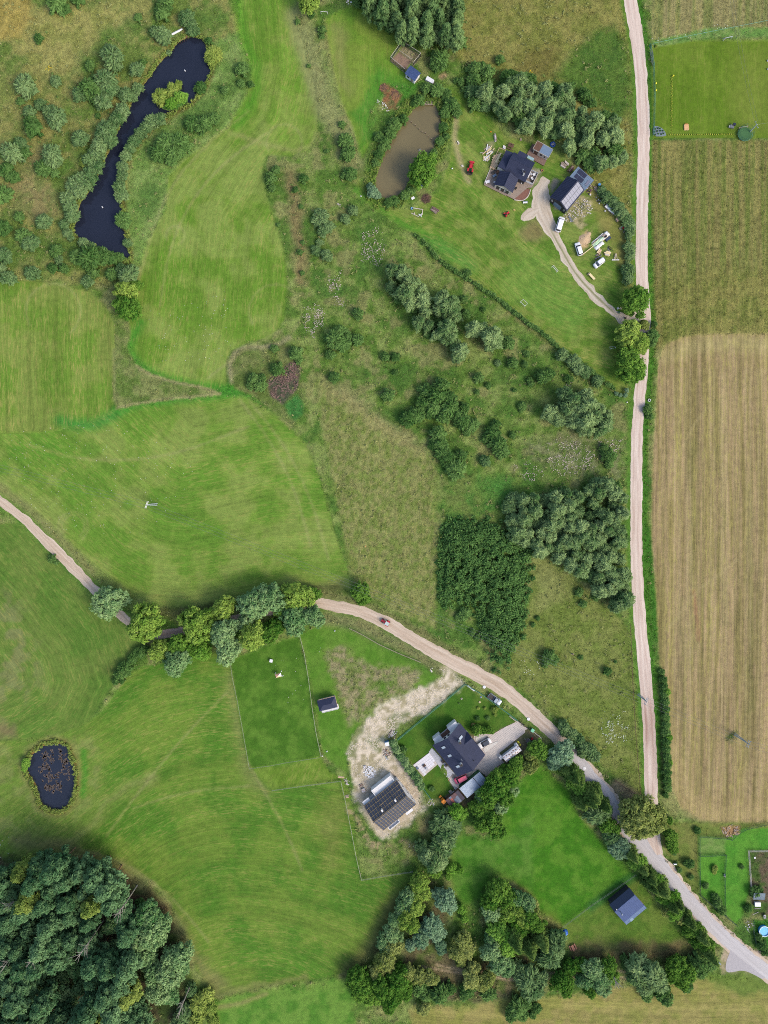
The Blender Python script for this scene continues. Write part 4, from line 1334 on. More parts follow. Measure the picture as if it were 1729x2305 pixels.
plants("in the rough west of the plot's tip", P11("460,410,40 430,455,58 475,480,48 400,545,28 570,295,32 565,460,36 740,560,26 800,565,28 760,800,36 800,660,18 500,430,34 420,690,30 222,40,14"), 'd')
plants("beside the burdock patch", P11("180,540,38 65,640,38 50,510,22 200,580,24") + P01("1580,700,34 1620,740,34 1560,740,26 1630,700,26"), 'd')
plants("in the copse west of the gravel road", P21("390,800,42 450,850,54 520,800,40 400,890,46 470,910,56 540,870,54 600,900,42 300,910,42 350,950,38 440,960,46 520,960,56 580,950,46 640,980,46 610,1020,42 540,1010,38 660,930,28 500,1010,34"), 'w')
plants("in the copse west of the gravel road", P21("420,700,26 260,690,44 185,725,22 300,670,30"), 'd')
plants("in the rough west of the gravel road", P21("70,600,32 40,470,36 130,870,22 160,550,16 70,1050,18 10,1120,22 670,1180,42 640,1130,26 670,1230,26 80,770,14 120,900,12"), 'd')
# the willow wood
mass("in the willow wood", PP("1128,1140 1150,1118 1210,1120 1255,1112 1300,1108 1340,1085 1400,1090 1406,1130 1398,1200 1408,1290 1412,1350 1405,1385 1385,1370 1345,1330 1300,1290 1250,1258 1215,1250 1165,1215 1140,1175"), 20, 'wwwws', 9, 12, 17)
plants("at the edge of the willow wood", P21("390,1400,32 560,1400,34 640,1360,38 700,1380,38 740,1430,30 500,1430,34 330,1420,34") + P22("760,40,36"), 'd')
# shrubs on the meadow south of the willow wood
plants("on the rough meadow south of the willow wood", P22("290,770,40 325,790,28 495,775,14 510,440,24 485,370,24 225,530,14 195,570,14 660,860,24 270,820,20 590,400,20 710,800,10"), 'd')
# single tree and the row along the lane
plants("in the tree row along the lane", P02("680,430,88"), 't')
plants("in the tree row along the lane", P02("905,560,100 1225,570,88 1390,465,68 1300,520,58"), 'Y')
plants("in the tree row along the lane", P02("995,730,66"), 'Y')
plants("in the tree row along the lane", P02("1110,700,70 1180,720,46"), 'T')
plants("in the tree row along the lane", P02("1100,800,80 1420,715,84 1400,620,80 1600,430,96 1540,560,60") + P12("30,410,84 290,520,70 175,530,84"), 't')
plants("in the tree row along the lane", P02("1260,735,54"), 'g')
plants("in the tree row along the lane", P02("1575,640,86") + P12("185,395,86"), 'Y')
plants("in the tree row along the lane", P12("290,380,42 100,470,64 10,620,62 60,580,50") + P02("1340,640,50 1480,600,54"), 'T')
plants("at the foot of the vacant plot", P12("585,365,58 600,410,42"), 'T')
plants("in the shrubby ditch west of the paddock", P02("780,840,42 745,880,32 830,780,30 870,740,32 900,720,24 720,920,22 760,920,18 325,160,24 350,180,16"), 'd')
plants("on the rim of the small tarn", P02("162,1430,26 155,1460,20"), 'g')
plants("below the plot east of the lane", P12("1230,500,36 1200,520,24 1280,620,20 1310,650,18"), 'd')
# hedge east of the road and west of it
plants("in the hedge between road and stubble", [(1494 + q[0], q[1], q[2] * .82) for q in ((-4, 1512, 8), (-1, 1530, 10), (1, 1546, 10), (2, 1562, 11), (4, 1580, 11), (5, 1597, 11), (4, 1613, 11), (6, 1632, 11), (5, 1650, 12), (6, 1668, 11), (6, 1686, 11), (7, 1704, 11), (8, 1722, 11), (8, 1740, 11), (8, 1758, 11), (9, 1774, 10), (4, 1790, 8))], 'd')
plants("in the hedge between road and stubble", [(1502, 1556, 7), (1506, 1660, 7), (1507, 1715, 7), (1503, 1765, 6), (1500, 1600, 6)], 'g')
plants("south end of the roadside hedge", P23("1050,480,36 1055,530,40 1065,565,30 1045,390,22"), 'T')
plants("between the lane and the rough meadow", P22("385,1205,34 400,1235,28 440,1250,34 480,1290,38 510,1340,40 550,1350,40 580,1385,36 500,1370,28"), 's')
# along the lane towards the junction
plants("in the row beside the lane, by the drive", P22("225,1345,58"), 'T')
plants("in the row beside the lane, by the drive", P22("180,1375,38"), 'o')
plants("in the row beside the lane, by the drive", P22("375,1375,70 330,1430,46"), 'b')
plants("in the row beside the lane, by the drive", P22("450,1505,52 400,1470,36 560,1630,56 590,1600,34") + P23("480,130,46"), 'c')
plants("in the row beside the lane, by the drive", P22("440,1550,40 490,1590,44"), 'g')
plants("in the row beside the lane, by the pasture", P23("540,260,54 500,285,44 640,300,44 600,230,34"), 'c')
plants("in the row beside the lane, by the pasture", P23("590,350,66 640,330,46 680,490,50"), 's')
plants("in the row beside the lane, by the pasture", P23("645,420,44 700,440,40"), 'T')
plants("in the row beside the lane, by the pasture", P23("740,545,52 720,590,38 690,560,34 770,590,34"), 'b')
plants("in the conifer row beside the asphalt road", P23("815,600,46 880,690,42 930,740,48 930,790,42 1000,820,52 1060,920,46 1100,900,36"), 'c')
plants("in the conifer row beside the asphalt road", P23("850,645,46 820,660,34 965,770,44 1050,870,50 1010,870,38 1080,960,44"), 'g')
plants("in the conifer row beside the asphalt road", P23("1040,950,36 1110,990,34"), 'o')
plants("in the conifer row beside the asphalt road", P23("1160,1010,46 1250,1110,46 1290,1220,44"), 'c')
plants("in the conifer row beside the asphalt road", P23("1200,1060,48 1270,1160,46 1220,1150,40 1160,1080,36"), 'T')
plants("in the conifer row beside the asphalt road", P23("1290,1280,44 1230,1280,50"), 'd')
plants("over the road junction", P23("845,330,92 900,400,92 800,400,66 930,340,66 850,440,58"), 'o')
plants("on the verge east of the junction", P23("1170,660,28 1220,455,20 1108,700,16 1180,745,16 1075,600,12 1085,660,12"), 'd')
# gardens
plants("in the south-east garden", P23("1345,905,28 1370,950,26 1330,870,22 1270,800,18 1580,840,34 1600,830,24 1535,940,24 1620,1170,30 1600,1120,22 1640,1210,24 1495,680,14"), 'd')
plants("in the south-east garden", P23("1328,690,16 1325,712,14"), 'y')
plants("in the garden of the dark-roofed house", P12("1310,1225,32 1345,1228,24 1390,1225,26 1290,1215,18"), 'T')
plants("in the garden of the dark-roofed house", P12("1315,1155,14 1378,1152,14 850,1350,24 1030,1590,16 1200,1060,6"), 'd')
plants("in the garden of the dark-roofed house", P12("1318,1090,8 1360,1090,8 1420,1100,18 1425,1130,12 1440,1085,12"), 'y')
# thuja hedge
hd = P12("790,1310,26 810,1350,26 835,1390,26 865,1430,28 890,1470,28 920,1505,28 945,1540,28 960,1575,24 800,1330,20 850,1410,22 905,1490,22 935,1520,20")
plants("in the hedge beside the house shell", hd, 't')
# trees behind the sheds
plants("in the thicket behind the metal shed", P12("1530,1480,52 1440,1530,58 1500,1555,56 1560,1430,40 1480,1470,34") + P13("1555,45,42 1420,190,74 1500,130,60 1360,260,56 1480,240,60 1290,300,34"), 'T')
plants("in the thicket behind the metal shed", P13("1350,230,54 1450,300,48 1520,200,44"), 't')
plants("in the thicket behind the metal shed", P13("1340,330,52 1400,400,70 1430,450,56 1330,410,44"), 'T')
plants("in the thicket behind the metal shed", P13("1180,330,48 1220,350,34"), 'g')
plants("in the thicket behind the metal shed", P12("1640,1450,42"), 'o')
# the tall row running south-west from the sheds
plants("in the tall row south of the house shell", P13("1110,390,62 1150,430,54 1060,420,44 1120,490,58 1075,560,60 1110,580,40"), 's')
plants("in the tall row south of the house shell", P13("1040,640,54 1080,650,40 1000,610,46 970,560,36 1100,520,34"), 'w')
plants("in the tall row south of the house shell", P13("1040,700,46 950,770,58 980,840,50 930,840,44"), 'Y')
plants("in the tall row south of the house shell", P13("885,860,50 850,920,44 830,960,36 905,920,44"), 't')
plants("in the tall row south of the house shell", P13("930,920,56 860,1010,50 905,1040,50 880,970,40"), 'Y')
plants("in the tall row south of the house shell", P13("800,1010,42 780,1090,50 730,1140,42 750,1190,44 810,1120,40"), 't')
plants("in the tall row south of the house shell", P13("790,1165,46 740,1250,58 760,1290,44 690,1340,48 700,1270,40"), 'o')
plants("at the south foot of the tall row", P13("560,1360,62 600,1430,66 650,1480,54 640,1400,50 570,1470,40 530,1390,40"), 'T')
plants("at the south foot of the tall row", P13("720,1430,64 820,1390,66 780,1480,60 860,1450,50 760,1550,44 830,1320,44"), 'T')
plants("at the south foot of the tall row", P13("880,1340,46 950,1360,48 1020,1370,46 980,1560,40"), 'o')
plants("in the glade beside the tall row", P13("1120,890,66 1075,850,44"), 'b')
plants("in the glade beside the tall row", P13("1030,1040,62 1060,1090,48 970,1070,40 960,1130,46 900,1160,36 1080,1160,34 1090,1200,28"), 'b')
plants("in the glade beside the tall row", P13("1225,1130,50 1250,1190,46 1190,1210,46 1210,1260,36 1180,1160,34"), 'o')
plants("in the glade beside the tall row", P13("1150,690,30 1200,700,24 1130,740,20 1210,940,30 1230,1000,24"), 'g')
# the wooded knoll
plants("on the wooded knoll", P13("1430,810,66 1390,890,60 1480,870,52"), 'T')
plants("on the wooded knoll", P13("1400,960,56 1560,870,52 1620,900,50 1380,920,40"), 't')
plants("on the wooded knoll", P13("1500,960,56 1600,1000,58 1560,950,50"), 'Y')
plants("on the wooded knoll", P13("1440,1070,64 1510,1120,66 1480,1180,52 1560,1060,52 1540,1170,46"), 'g')
plants("on the wooded knoll", P13("1400,1200,54 1450,1270,66 1500,1300,54 1400,1130,46"), 't')
plants("on the wooded knoll", P23("60,870,52 110,930,54 170,990,58 210,1040,50 60,960,50 120,1050,54"), 'T')
plants("on the wooded knoll", P23("130,900,44 190,960,44 200,920,30"), 'o')
plants("on the wooded knoll", P23("180,1190,54 250,1140,50 80,1130,58"), 'c')
plants("beside the picnic table", P23("320,1160,66 300,1240,62 350,1120,46 340,1210,50"), 's')
# southern tree belt
plants("in the southern tree belt", P13("1370,1370,54 1270,1370,54 1330,1400,46 1290,1310,40"), 'o')
plants("in the southern tree belt", P13("1260,1440,46 1380,1470,42 1080,1470,52 1000,1480,42 940,1430,46 1140,1440,36 1230,1480,30"), 'd')
plants("in the southern tree belt", P23("160,1370,66 190,1440,66 230,1380,50 120,1330,54"), 's')
plants("in the southern tree belt", P23("380,1380,54 400,1440,46 340,1400,40 430,1300,46"), 'T')
plants("in the southern tree belt", P23("560,1310,66 610,1370,62 630,1430,46 520,1380,50"), 't')
plants("in the southern tree belt", P23("660,1300,52 680,1360,44 500,1290,44 550,1450,36"), 'T')
plants("in the southern tree belt", P23("850,1290,58 930,1330,66 960,1390,54 840,1360,50 890,1420,40"), 'w')
plants("in the southern tree belt", P23("1080,1290,60 1060,1350,50 1150,1340,54 1120,1400,40"), 'T')
plants("in the southern tree belt", P23("1190,1300,54 1150,1420,38 1240,1330,40 990,1470,40 1030,1510,38 900,1480,34 1020,1440,30 770,1290,26 760,1250,22"), 'd')
plants("in the field corner south of the tree belt", P23("100,1560,52 60,1600,40 220,1560,30 130,1600,34 190,1600,26 150,1530,34"), 'd')
# the pine wood in the south-west corner
mass("in the south-west pine wood", PP("-30,1990 30,1970 60,1935 120,1935 170,1940 215,1960 250,1985 262,2020 300,2040 290,2120 310,2220 330,2330 -30,2330"), 34, 'pppqptppp', 21, 15, 22)
plants("at the edge of the south-west pine wood", P03("920,980,84 940,1090,90 860,1150,70 900,1230,66 1010,1040,60"), 't')
plants("at the edge of the south-west pine wood", P03("1110,1230,74 1060,1340,78 960,1330,66 1120,1300,56 980,1450,66 1060,1480,52"), 't')
plants("at the edge of the south-west pine wood", P03("1240,1530,56 1290,1480,40 1310,1560,40 1230,1620,44 1330,1640,34"), 'y')
plants("at the edge of the south-west pine wood", P03("1150,1580,46 1190,1450,38 1120,1640,46 880,1620,60"), 's')
plants("at the edge of the south-west pine wood", P03("870,900,26 760,900,30 640,700,28 560,670,28 350,630,30 240,640,34 40,790,34"), 'd')
plants("beside the tent and camping chairs", [], 'd')

# build each plant once as crown and wood, then copy
built = {}
RFAC = {'c': 1.05, 'p': 1.25, 'q': 1.25, 'n': 1.15, 's': 1.1, 'd': 1.1, 'y': 1.1, 'w': 1.1}
rr_ = random.Random(4)
small_kinds = 'sdy'
PL = []
for kind, px, py, rp, place, group in PLANTS:
 if not (-60 < px < 1790 and -60 < py < 2370): continue
 R = rp * S * RFAC.get(kind, 1.06)
 PL.append([kind, px, py, R, place])

# labels: size, colour and kind, where it grows, and its place in the count there
SIZES = ((1.1, 'tiny'), (2.0, 'small'), (3.2, 'medium'), (4.4, 'large'), (99, 'huge'))
keyed = {}
for q in PL:
 sz = next(nm for lim, nm in SIZES if q[3] < lim)
 if q[0] in 'pqnc': sz = 'slim' if q[3] < 2.6 else 'broad'
 q.append(sz)
 keyed.setdefault((sz, HUE[q[0]], NOUN[q[0]][2], q[4]), []).append(q)
for (sz, hue, noun, place), lst in keyed.items():
 base = f"{sz} {hue} {noun} {place}"
 if len(lst) == 1:
  lst[0].append(base)
  continue
 if len(lst) <= 9:
  xs = [q[1] for q in lst]
  ys = [q[2] for q in lst]
  vert = (max(ys) - min(ys)) >= (max(xs) - min(xs))
  lst.sort(key=lambda q: q[2] if vert else q[1])
  for i, q in enumerate(lst):
   q.append(base + f", {ORD[i]} from {'north' if vert else 'west'}")
 else:
  lst.sort(key=lambda q: q[2])
  rows = math.ceil(len(lst) / max(2, round(math.sqrt(len(lst)))))
  per = math.ceil(len(lst) / rows)
  for ri in range(rows):
   row = sorted(lst[ri * per:(ri + 1) * per], key=lambda q: q[1])
   for i, q in enumerate(row):
    q.append(base + f", {ORD[ri]} row, {ORD[i]} from west")

for kind, px, py, R, place, sz, label in PL:
 v = rr_.randrange(3)
 tall = rr_.uniform(.88, 1.15)
 mid_h = MIDH.get(kind, .95) * R * tall
 x, y = W(px, py, mid_h)
 gi = ground_pick(px, py)
 gz = float(Z[gi]) if Z[gi] < -.1 else 0.0
 gz = max(gz, -.45)
 nm, cat, _ = NOUN[kind]
 rot = rr_.uniform(0, 6.28)
 sc = (R * rr_.uniform(.92, 1.1), R * rr_.uniform(.92, 1.1), R * tall)
 cm, tm = PROTO[kind][v]
 if kind in small_kinds and R < 1.7:
  o = bpy.data.objects.new(nm, cm)
  C.objects.link(o)
  o.scale = sc
 else:
  o = bpy.data.objects.new(nm, None)
  o.empty_display_size = .3
  C.objects.link(o)
  a = bpy.data.objects.new("crown", cm)
  b = bpy.data.objects.new("trunk" if kind not in small_kinds else "stems", tm)
  for q in (a, b):
   C.objects.link(q)
   q.parent = o
   q.scale = sc
 o.location = (x, y, gz)
 o.rotation_euler = (rr_.uniform(-.05, .05), rr_.uniform(-.05, .05), rot)
 if len(label.replace(',', '').split()) > 16: print('LONG', label)
 tag(o, label, cat, "plants " + place)
for i, (a, b, h_, la, ln_) in enumerate(((268, 2055, 15, 215, 6), (20, 2040, 15, 200, 6), (70, 2165, 17, 225, 7), (405, 2275, 12, 240, 5), (10, 2175, 15, 190, 6), (180, 2150, 17, 225, 7), (1388, 2212, 7, 290, 4), (1478, 2200, 7, 280, 4))):
 x, y = W(a, b, h_)
 o = bpy.data.objects.new("dead_tree", None)
 C.objects.link(o)
 o.location = (x, y, 0)
 t_ = math.radians(la)
 mb = MB().tube([(0, 0, 0), (0, 0, h_ * .6), (math.cos(t_) * 1.2, math.sin(t_) * 1.2, h_ + 1)], .2, 6, .08)
 mb.build("trunk", bark_pale, o)
 rr2 = random.Random(i)
 for k in range(11):
  z_ = h_ * (.62 + .038 * k)
  a_ = t_ + rr2.uniform(-1.3, 1.3)
  L_ = rr2.uniform(1.2, ln_ * .5)
  MB().tube([(0, 0, z_), (math.cos(a_) * L_ * .5, math.sin(a_) * L_ * .5, z_ + .7), (math.cos(a_) * L_, math.sin(a_) * L_, z_ + 1.1)], .075, 4, .03).build("branch", bark_pale, o)
 tag(o, ("bare pale-branched dead tree at the north-east side of the pine wood", "bare grey dead tree at the west edge of the pine wood", "long bare leaning stem inside the pine wood, most central", "bare forked snag at the pine wood's south-east edge", "bare grey snag near the south-west corner of the pine wood", "bare stem amid the golden-green pines", "bare-limbed snag in the southern tree belt, western one", "bare-limbed snag in the southern tree belt, eastern one")[i], "dead tree", "dead trees among the woods")
print("PLANTS", len(PL), {k: sum(1 for q in PL if q[0] == k) for k in LEAF})

# dense young thicket that reads as one mass, and tufts of the rough grass
def leafy_stuff(name, pts, h, r, size, per, mat, seed, z0=0.0, squash=1.0, elong=1.8, colarr=None):
 rg = np.random.default_rng(seed)
 ctr = np.array([(*G(a, b), 0) for a, b in pts], float)
 hh = np.asarray(h)
 ctr[:, 2] = hh + z0
 V, F, t = leaf_cloud(ctr, np.asarray(r), per, size, rg, squash=squash, elong=elong)
 me = np_mesh(name, V, F, mat)
 at = me.attributes.new("leaf_tint", 'FLOAT', 'POINT')
 at.data.foreach_set("value", t.astype(np.float32))
 o = bpy.data.objects.new(name, me)
 C.objects.link(o)
 return tag(o, kind='stuff')

THK = PP("992,1185 1040,1165 1085,1170 1130,1172 1150,1195 1180,1205 1208,1235 1195,1290 1186,1340 1178,1400 1165,1450 1140,1500 1125,1512 1105,1485 1083,1430 1075,1385 1045,1345 1005,1365 990,1340 988,1260")
tp = []
r_ = random.Random(77)
while len(tp) < 2300:
 a, b = r_.uniform(985, 1212), r_.uniform(1160, 1515)
 tp.append((a, b))
tp = np.array(tp)
dd = sd_poly(tp[:, 0], tp[:, 1], THK)
nn = fbm(tp[:, 0], tp[:, 1], 18, 301, 2)
keep = (dd > (nn - .42) * 34) | ((dd > -9) & (np.random.default_rng(2).random(len(dd)) < .2))
tp, dd, nn = tp[keep], dd[keep], nn[keep]
hh = np.clip(.5 + 2.0 * smoothstep(dd / 40.), .4, 9) * (.3 + 1.4 * nn) * (PCX * 0 + 1)
f_ = 1 - hh / CAMH
tpg = np.stack([PCX + (tp[:, 0] - PCX) * f_, PCY + (tp[:, 1] - PCY) * f_], 1)
leafy_stuff("thicket", tpg, hh, .55 + .5 * np.random.default_rng(3).random(len(tp)), .34, 26,
   leaf_mat("thicket_leaves", (46, 88, 44), (108, 144, 78)), 5)
o_ = leafy_stuff("thicket_floor_brush", tpg[::2], hh[::2] * .4, np.full(len(tpg[::2]), .9), .5, 18,
                 bpy.data.materials["thicket_leaves"], 6)

# clipped-wild hedge as one growing thing
hh_ = []
for (a, b), (c_, d) in zip(HL, HL[1:]):
 k = max(1, int(math.hypot(c_ - a, d - b) / 3.2))
 for i in range(k):
  if random.random() < .12: continue
  hh_.append((a + (c_ - a) * i / k + random.uniform(-2, 2), b + (d - b) * i / k + random.uniform(-2, 2)))
o_ = leafy_stuff("hedge", hh_, np.random.default_rng(5).uniform(.4, .9, len(hh_)), np.random.default_rng(6).uniform(.4, .85, len(hh_)), .28, 60, LEAF['d'], 9)
del o_["kind"]
tag(o_, "long low dark-green hedge running along the south side of the farm lawn", "hedge")

# bank reeds and sedge
def ring_pts(pts, off0, off1, n_, seed, keep=lambda x, y: True):
 r = random.Random(seed)
 out = []
 m_ = len(pts)
 for _ in range(n_):
  i = r.randrange(m_)
  a, b = pts[i], pts[(i + 1) % m_]
  t = r.random()
  x, y = a[0] + (b[0] - a[0]) * t, a[1] + (b[1] - a[1]) * t
  g = grow_poly([a, b, (b[0], b[1] + .01)], 0)
  tx, ty = b[0] - a[0], b[1] - a[1]
  L = math.hypot(tx, ty) + 1e-6
  sgn = 1 if sd_poly(np.array([x + ty / L * 6]), np.array([y - tx / L * 6]), pts)[0] < 0 else -1
  d = r.uniform(off0, off1)
  x, y = x + sgn * ty / L * d, y - sgn * tx / L * d
  if keep(x, y): out.append((x, y))
 return out

reed_m = leaf_mat("reed_leaves", (86, 124, 48), (148, 160, 84))
for nm_, ln_, a_, b_, cnt in (("pond_reeds", POND, 0, 26, 900), ("lake_sedge", LAKE, -1, 7, 700), ("tarn_sedge", TARN, -1, 9, 320)):
 rp_ = ring_pts(ln_, a_, b_, cnt, 31)
 leafy_stuff(nm_, rp_, np.full(len(rp_), .25), .25 + .35 * np.random.default_rng(8).random(len(rp_)), .22, 14, reed_m, 12, elong=3)

# weeds and low brush: round the feet of shrubs and in drifts through the rough
ug = np.random.default_rng(55)
up_ = []
for q in PL:
 if q[0] in 'sdwn' and q[3] > .8:
  for _ in range(3 if q[3] < 2 else 5):
   a_ = ug.uniform(0, 6.28); d_ = q[3] / S * ug.uniform(.8, 1.9)
   up_.append((q[1] + math.cos(a_) * d_, q[2] + math.sin(a_) * d_))
ux, uy = ug.uniform(0, 1729, 30000), ug.uniform(0, 2305, 30000)
ok = (fbm(ux, uy, 24, 401, 3) > .56) & (ug.random(30000) < .5)
up_ += list(zip(ux[ok], uy[ok]))
up_ = np.array(up_)
J_, I_ = ground_pick(up_[:, 0], up_[:, 1])
ok = (RO[J_, I_] > .75) & (rd[J_, I_] > 24) & (Z[J_, I_] > -.2) & (np.abs(up_[:, 0] - 1600) > 132)
up_ = up_[ok]
print("WEEDS", len(up_))
hs_ = ug.uniform(.1, .5, len(up_))
half = len(up_) // 2
leafy_stuff("undergrowth", up_[:half], hs_[:half], ug.uniform(.25, .75, half), .22, 16, leaf_mat("weed_leaves", (66, 104, 50), (128, 154, 84)), 71, squash=.6)
leafy_stuff("meadow_weeds", up_[half:], hs_[half:], ug.uniform(.25, .7, len(up_) - half), .22, 14, leaf_mat("dry_weed_leaves", (98, 118, 62), (164, 166, 108)), 72, squash=.6)

# stones and clods on the bare ground of the building site
gx_, gy_ = ug.uniform(740, 1010, 26000), ug.uniform(1490, 1900, 26000)
J_, I_ = ground_pick(gx_, gy_)
ok = (CLS[J_, I_] == NAMES.index('bare_ground')) & (vnoise(gx_, gy_, 14, 77) > .45)
gx_, gy_ = gx_[ok][:4200], gy_[ok][:4200]
k_ = len(gx_)
Pg = np.stack([(gx_ - PCX) * S, (PCY - gy_) * S, np.zeros(k_)], 1)
sg_ = ug.uniform(.06, .2, k_)
an_ = ug.uniform(0, 6.28, k_)
qd = [np.stack([np.cos(an_ + t) * sg_, np.sin(an_ + t) * sg_, np.zeros(k_)], 1) for t in (0, 1.57, 3.14, 4.71)]
V = np.stack([Pg + q for q in qd] + [Pg + np.stack([0 * sg_, 0 * sg_, sg_ * .8], 1)], 1).reshape(-1, 3)
b = np.arange(k_)[:, None] * 5
F = np.concatenate([b + np.array([[i, (i + 1) % 4, 4]]) for i in range(4)])
o = bpy.data.objects.new("site_stones", np_mesh("site_stones", V, F, simple("pale_site_stone", (216, 204, 182), .9, noise=.2, scale=.8)))
C.objects.link(o)
tag(o, kind='stuff')

# tufts of tall grass over every rough part of the sheet: real blades that take the colour of their ground
tuft_m, n, l = new_mat("tall_grass")
out = n.new("ShaderNodeOutputMaterial")
df = n.new("ShaderNodeBsdfDiffuse")
at = n.new("ShaderNodeAttribute")
at.attribute_name = "cover"
l.new(at.outputs["Color"], df.inputs[0])
l.new(df.outputs[0], out.inputs[0])
rg = np.random.default_rng(99)
NT = 190000
tx = rg.uniform(-20, 1750, NT)
ty = rg.uniform(-20, 2325, NT)
J, I = ground_pick(tx, ty)
prob = np.clip(RO[J, I] - .42, 0, 1) * 1.25 * (Z[J, I] > -.25)
rdd = rd[J, I]
prob = prob * (rdd > 20)
kp = rg.random(NT) < prob
tx, ty, J, I = tx[kp], ty[kp], J[kp], I[kp]
nt = len(tx)
print("TUFTS", nt)
gxw, gyw = (tx - PCX) * S, (PCY - ty) * S
nb = 4
base = np.repeat(np.stack([gxw, gyw, np.zeros(nt)], 1), nb, 0)
ang = rg.uniform(0, 6.28, nt * nb)
hgt = rg.uniform(.18, .5, nt * nb)
wid = rg.uniform(.10, .26, nt * nb)
ln2 = rg.uniform(.15, .5, nt * nb)
wind = .35
dirv = np.stack([np.cos(ang) + wind, np.sin(ang) + wind * .6], 1)
off = rg.normal(size=(nt * nb, 2)) * .16
p0 = base.copy()
p0[:, :2] += off
side = np.stack([-np.sin(ang), np.cos(ang)], 1) * wid[:, None] * .5
v0 = p0.copy(); v0[:, :2] -= side
v1 = p0.copy(); v1[:, :2] += side
v2 = p0.copy(); v2[:, :2] += dirv * ln2[:, None]; v2[:, 2] += hgt
V = np.stack([v0, v1, v2], 1).reshape(-1, 3)
F = np.arange(nt * nb * 3).reshape(-1, 3)
me = np_mesh("meadow_grass", V, F, tuft_m)
cc = np.repeat(col[J, I], nb, 0)
gain = rg.uniform(.72, 1.42, nt * nb)[:, None]
straw = c3((182, 170, 124))[None]
sw = (rg.random(nt * nb) < .16)[:, None] * rg.uniform(.3, .9, nt * nb)[:, None]
cc = (cc * gain) * (1 - sw) + straw * sw
a = me.attributes.new("cover", 'FLOAT_COLOR', 'POINT')
a.data.foreach_set("color", np.concatenate([np.repeat(cc, 3, 0), np.ones((len(cc) * 3, 1))], 1).astype(np.float32).ravel())
o = bpy.data.objects.new("meadow_grass", me)
C.objects.link(o)
tag(o, kind='stuff')

# flower heads: pale specks in the hay, dense pinkish drifts in the rough
def flowers(name, pts, c, size, seed):
 r = np.random.default_rng(seed)
 P = np.array([(*G(a, b), .0) for a, b in pts])
 k = len(P)
 P[:, 2] = r.uniform(.2, .5, k)
 s_ = size * r.uniform(.6, 1.3, k)
 an = r.uniform(0, 6.28, k)
 c_, sn = np.cos(an) * s_, np.sin(an) * s_
 z = np.zeros(k)
 V = np.stack([P + np.stack([c_, sn, z], 1), P + np.stack([-sn, c_, z], 1), P + np.stack([-c_, -sn, z], 1), P + np.stack([sn, -c_, z], 1), P + np.stack([z, z, s_ * .7], 1)], 1).reshape(-1, 3)
 b = np.arange(k)[:, None] * 5
 F = np.concatenate([b + np.array([[0, 1, 4]]), b + np.array([[1, 2, 4]]), b + np.array([[2, 3, 4]]), b + np.array([[3, 0, 4]])])
 me = np_mesh(name, V, F, simple(name + "_petals", c, .8, noise=.15))
 o = bpy.data.objects.new(name, me)
 C.objects.link(o)
 return tag(o, kind='stuff')

def in_poly(poly, n_, seed, soft=6):
 r = np.random.default_rng(seed)
 xs = [p[0] for p in poly]; ys = [p[1] for p in poly]
 x = r.uniform(min(xs) - soft, max(xs) + soft, n_ * 4)
 y = r.uniform(min(ys) - soft, max(ys) + soft, n_ * 4)
 d = sd_poly(x, y, poly)
 w_ = smoothstep(d / soft * .5 + .5) * contrast(fbm(x, y, 9, seed, 2), .35, .6)
 k = r.random(len(x)) < w_
 return list(zip(x[k][:n_], y[k][:n_]))

fl = in_poly(P11("240,260 320,230 360,280 340,400 300,440 250,400 230,320"), 260, 1) + in_poly(P11("390,60 460,30 450,200 490,240 430,240 390,140"), 150, 2) \
 + in_poly(P10("590,1450 700,1420 740,1560 700,1659 600,1620"), 230, 3) + in_poly(P21("270,1100 420,1060 560,1140 600,1230 480,1300 330,1290 280,1200"), 420, 4) \
 + in_poly(P21("60,1240 150,1200 260,1290 220,1350 120,1310"), 130, 5) + in_poly(P21("590,1080 740,1080 730,1190 620,1170"), 120, 6) + in_poly(P21("400,680 450,690 450,740 410,740"), 30, 7)
flowers("willowherb_seed_heads", fl, (206, 190, 180), .13, 1)
fl = in_poly(P22("640,1100 760,1080 800,1250 740,1330 650,1300 600,1180"), 160, 8) + in_poly(P22("100,740 260,760 240,920 110,900"), 16, 9) + in_poly(P20("930,240 1400,150 1400,180 940,275"), 120, 10)
flowers("umbel_flowers", fl, (206, 214, 196), .13, 2)
r = random.Random(12)
fl = in_poly(P01("0,1000 700,950 1000,1100 1300,1300 900,1659 300,1659 100,1300"), 210, 11) + in_poly(P01("900,300 1400,150 1450,600 1000,600"), 90, 12) + in_poly(P12("1560,700 1640,760 1660,900 1580,880"), 14, 13) + in_poly(P03("0,500 130,480 100,700 0,720"), 30, 14) + in_poly(P12("200,1300 400,600 0,700"), 20, 15)
flowers("daisy_heads", fl, (226, 224, 214), .09, 3)
fl = in_poly(P11("0,720 60,670 150,600 190,590 215,640 190,760 110,860 30,810"), 520, 16, 3)
flowers("burdock_stems", fl, (134, 108, 98), .16, 4)
flowers("goldenrod", in_poly(P00("280,415 325,415 325,440 280,440"), 16, 17, 1) + in_poly(P11("1555,540 1575,540 1570,560 1550,560"), 8, 18, 1) + in_poly(P11("1340,1090 1365,1090 1365,1115 1340,1115"), 8, 19, 1) + in_poly(P20("165,440 195,440 195,465 165,465"), 10, 20, 1), (226, 198, 30), .14, 5)

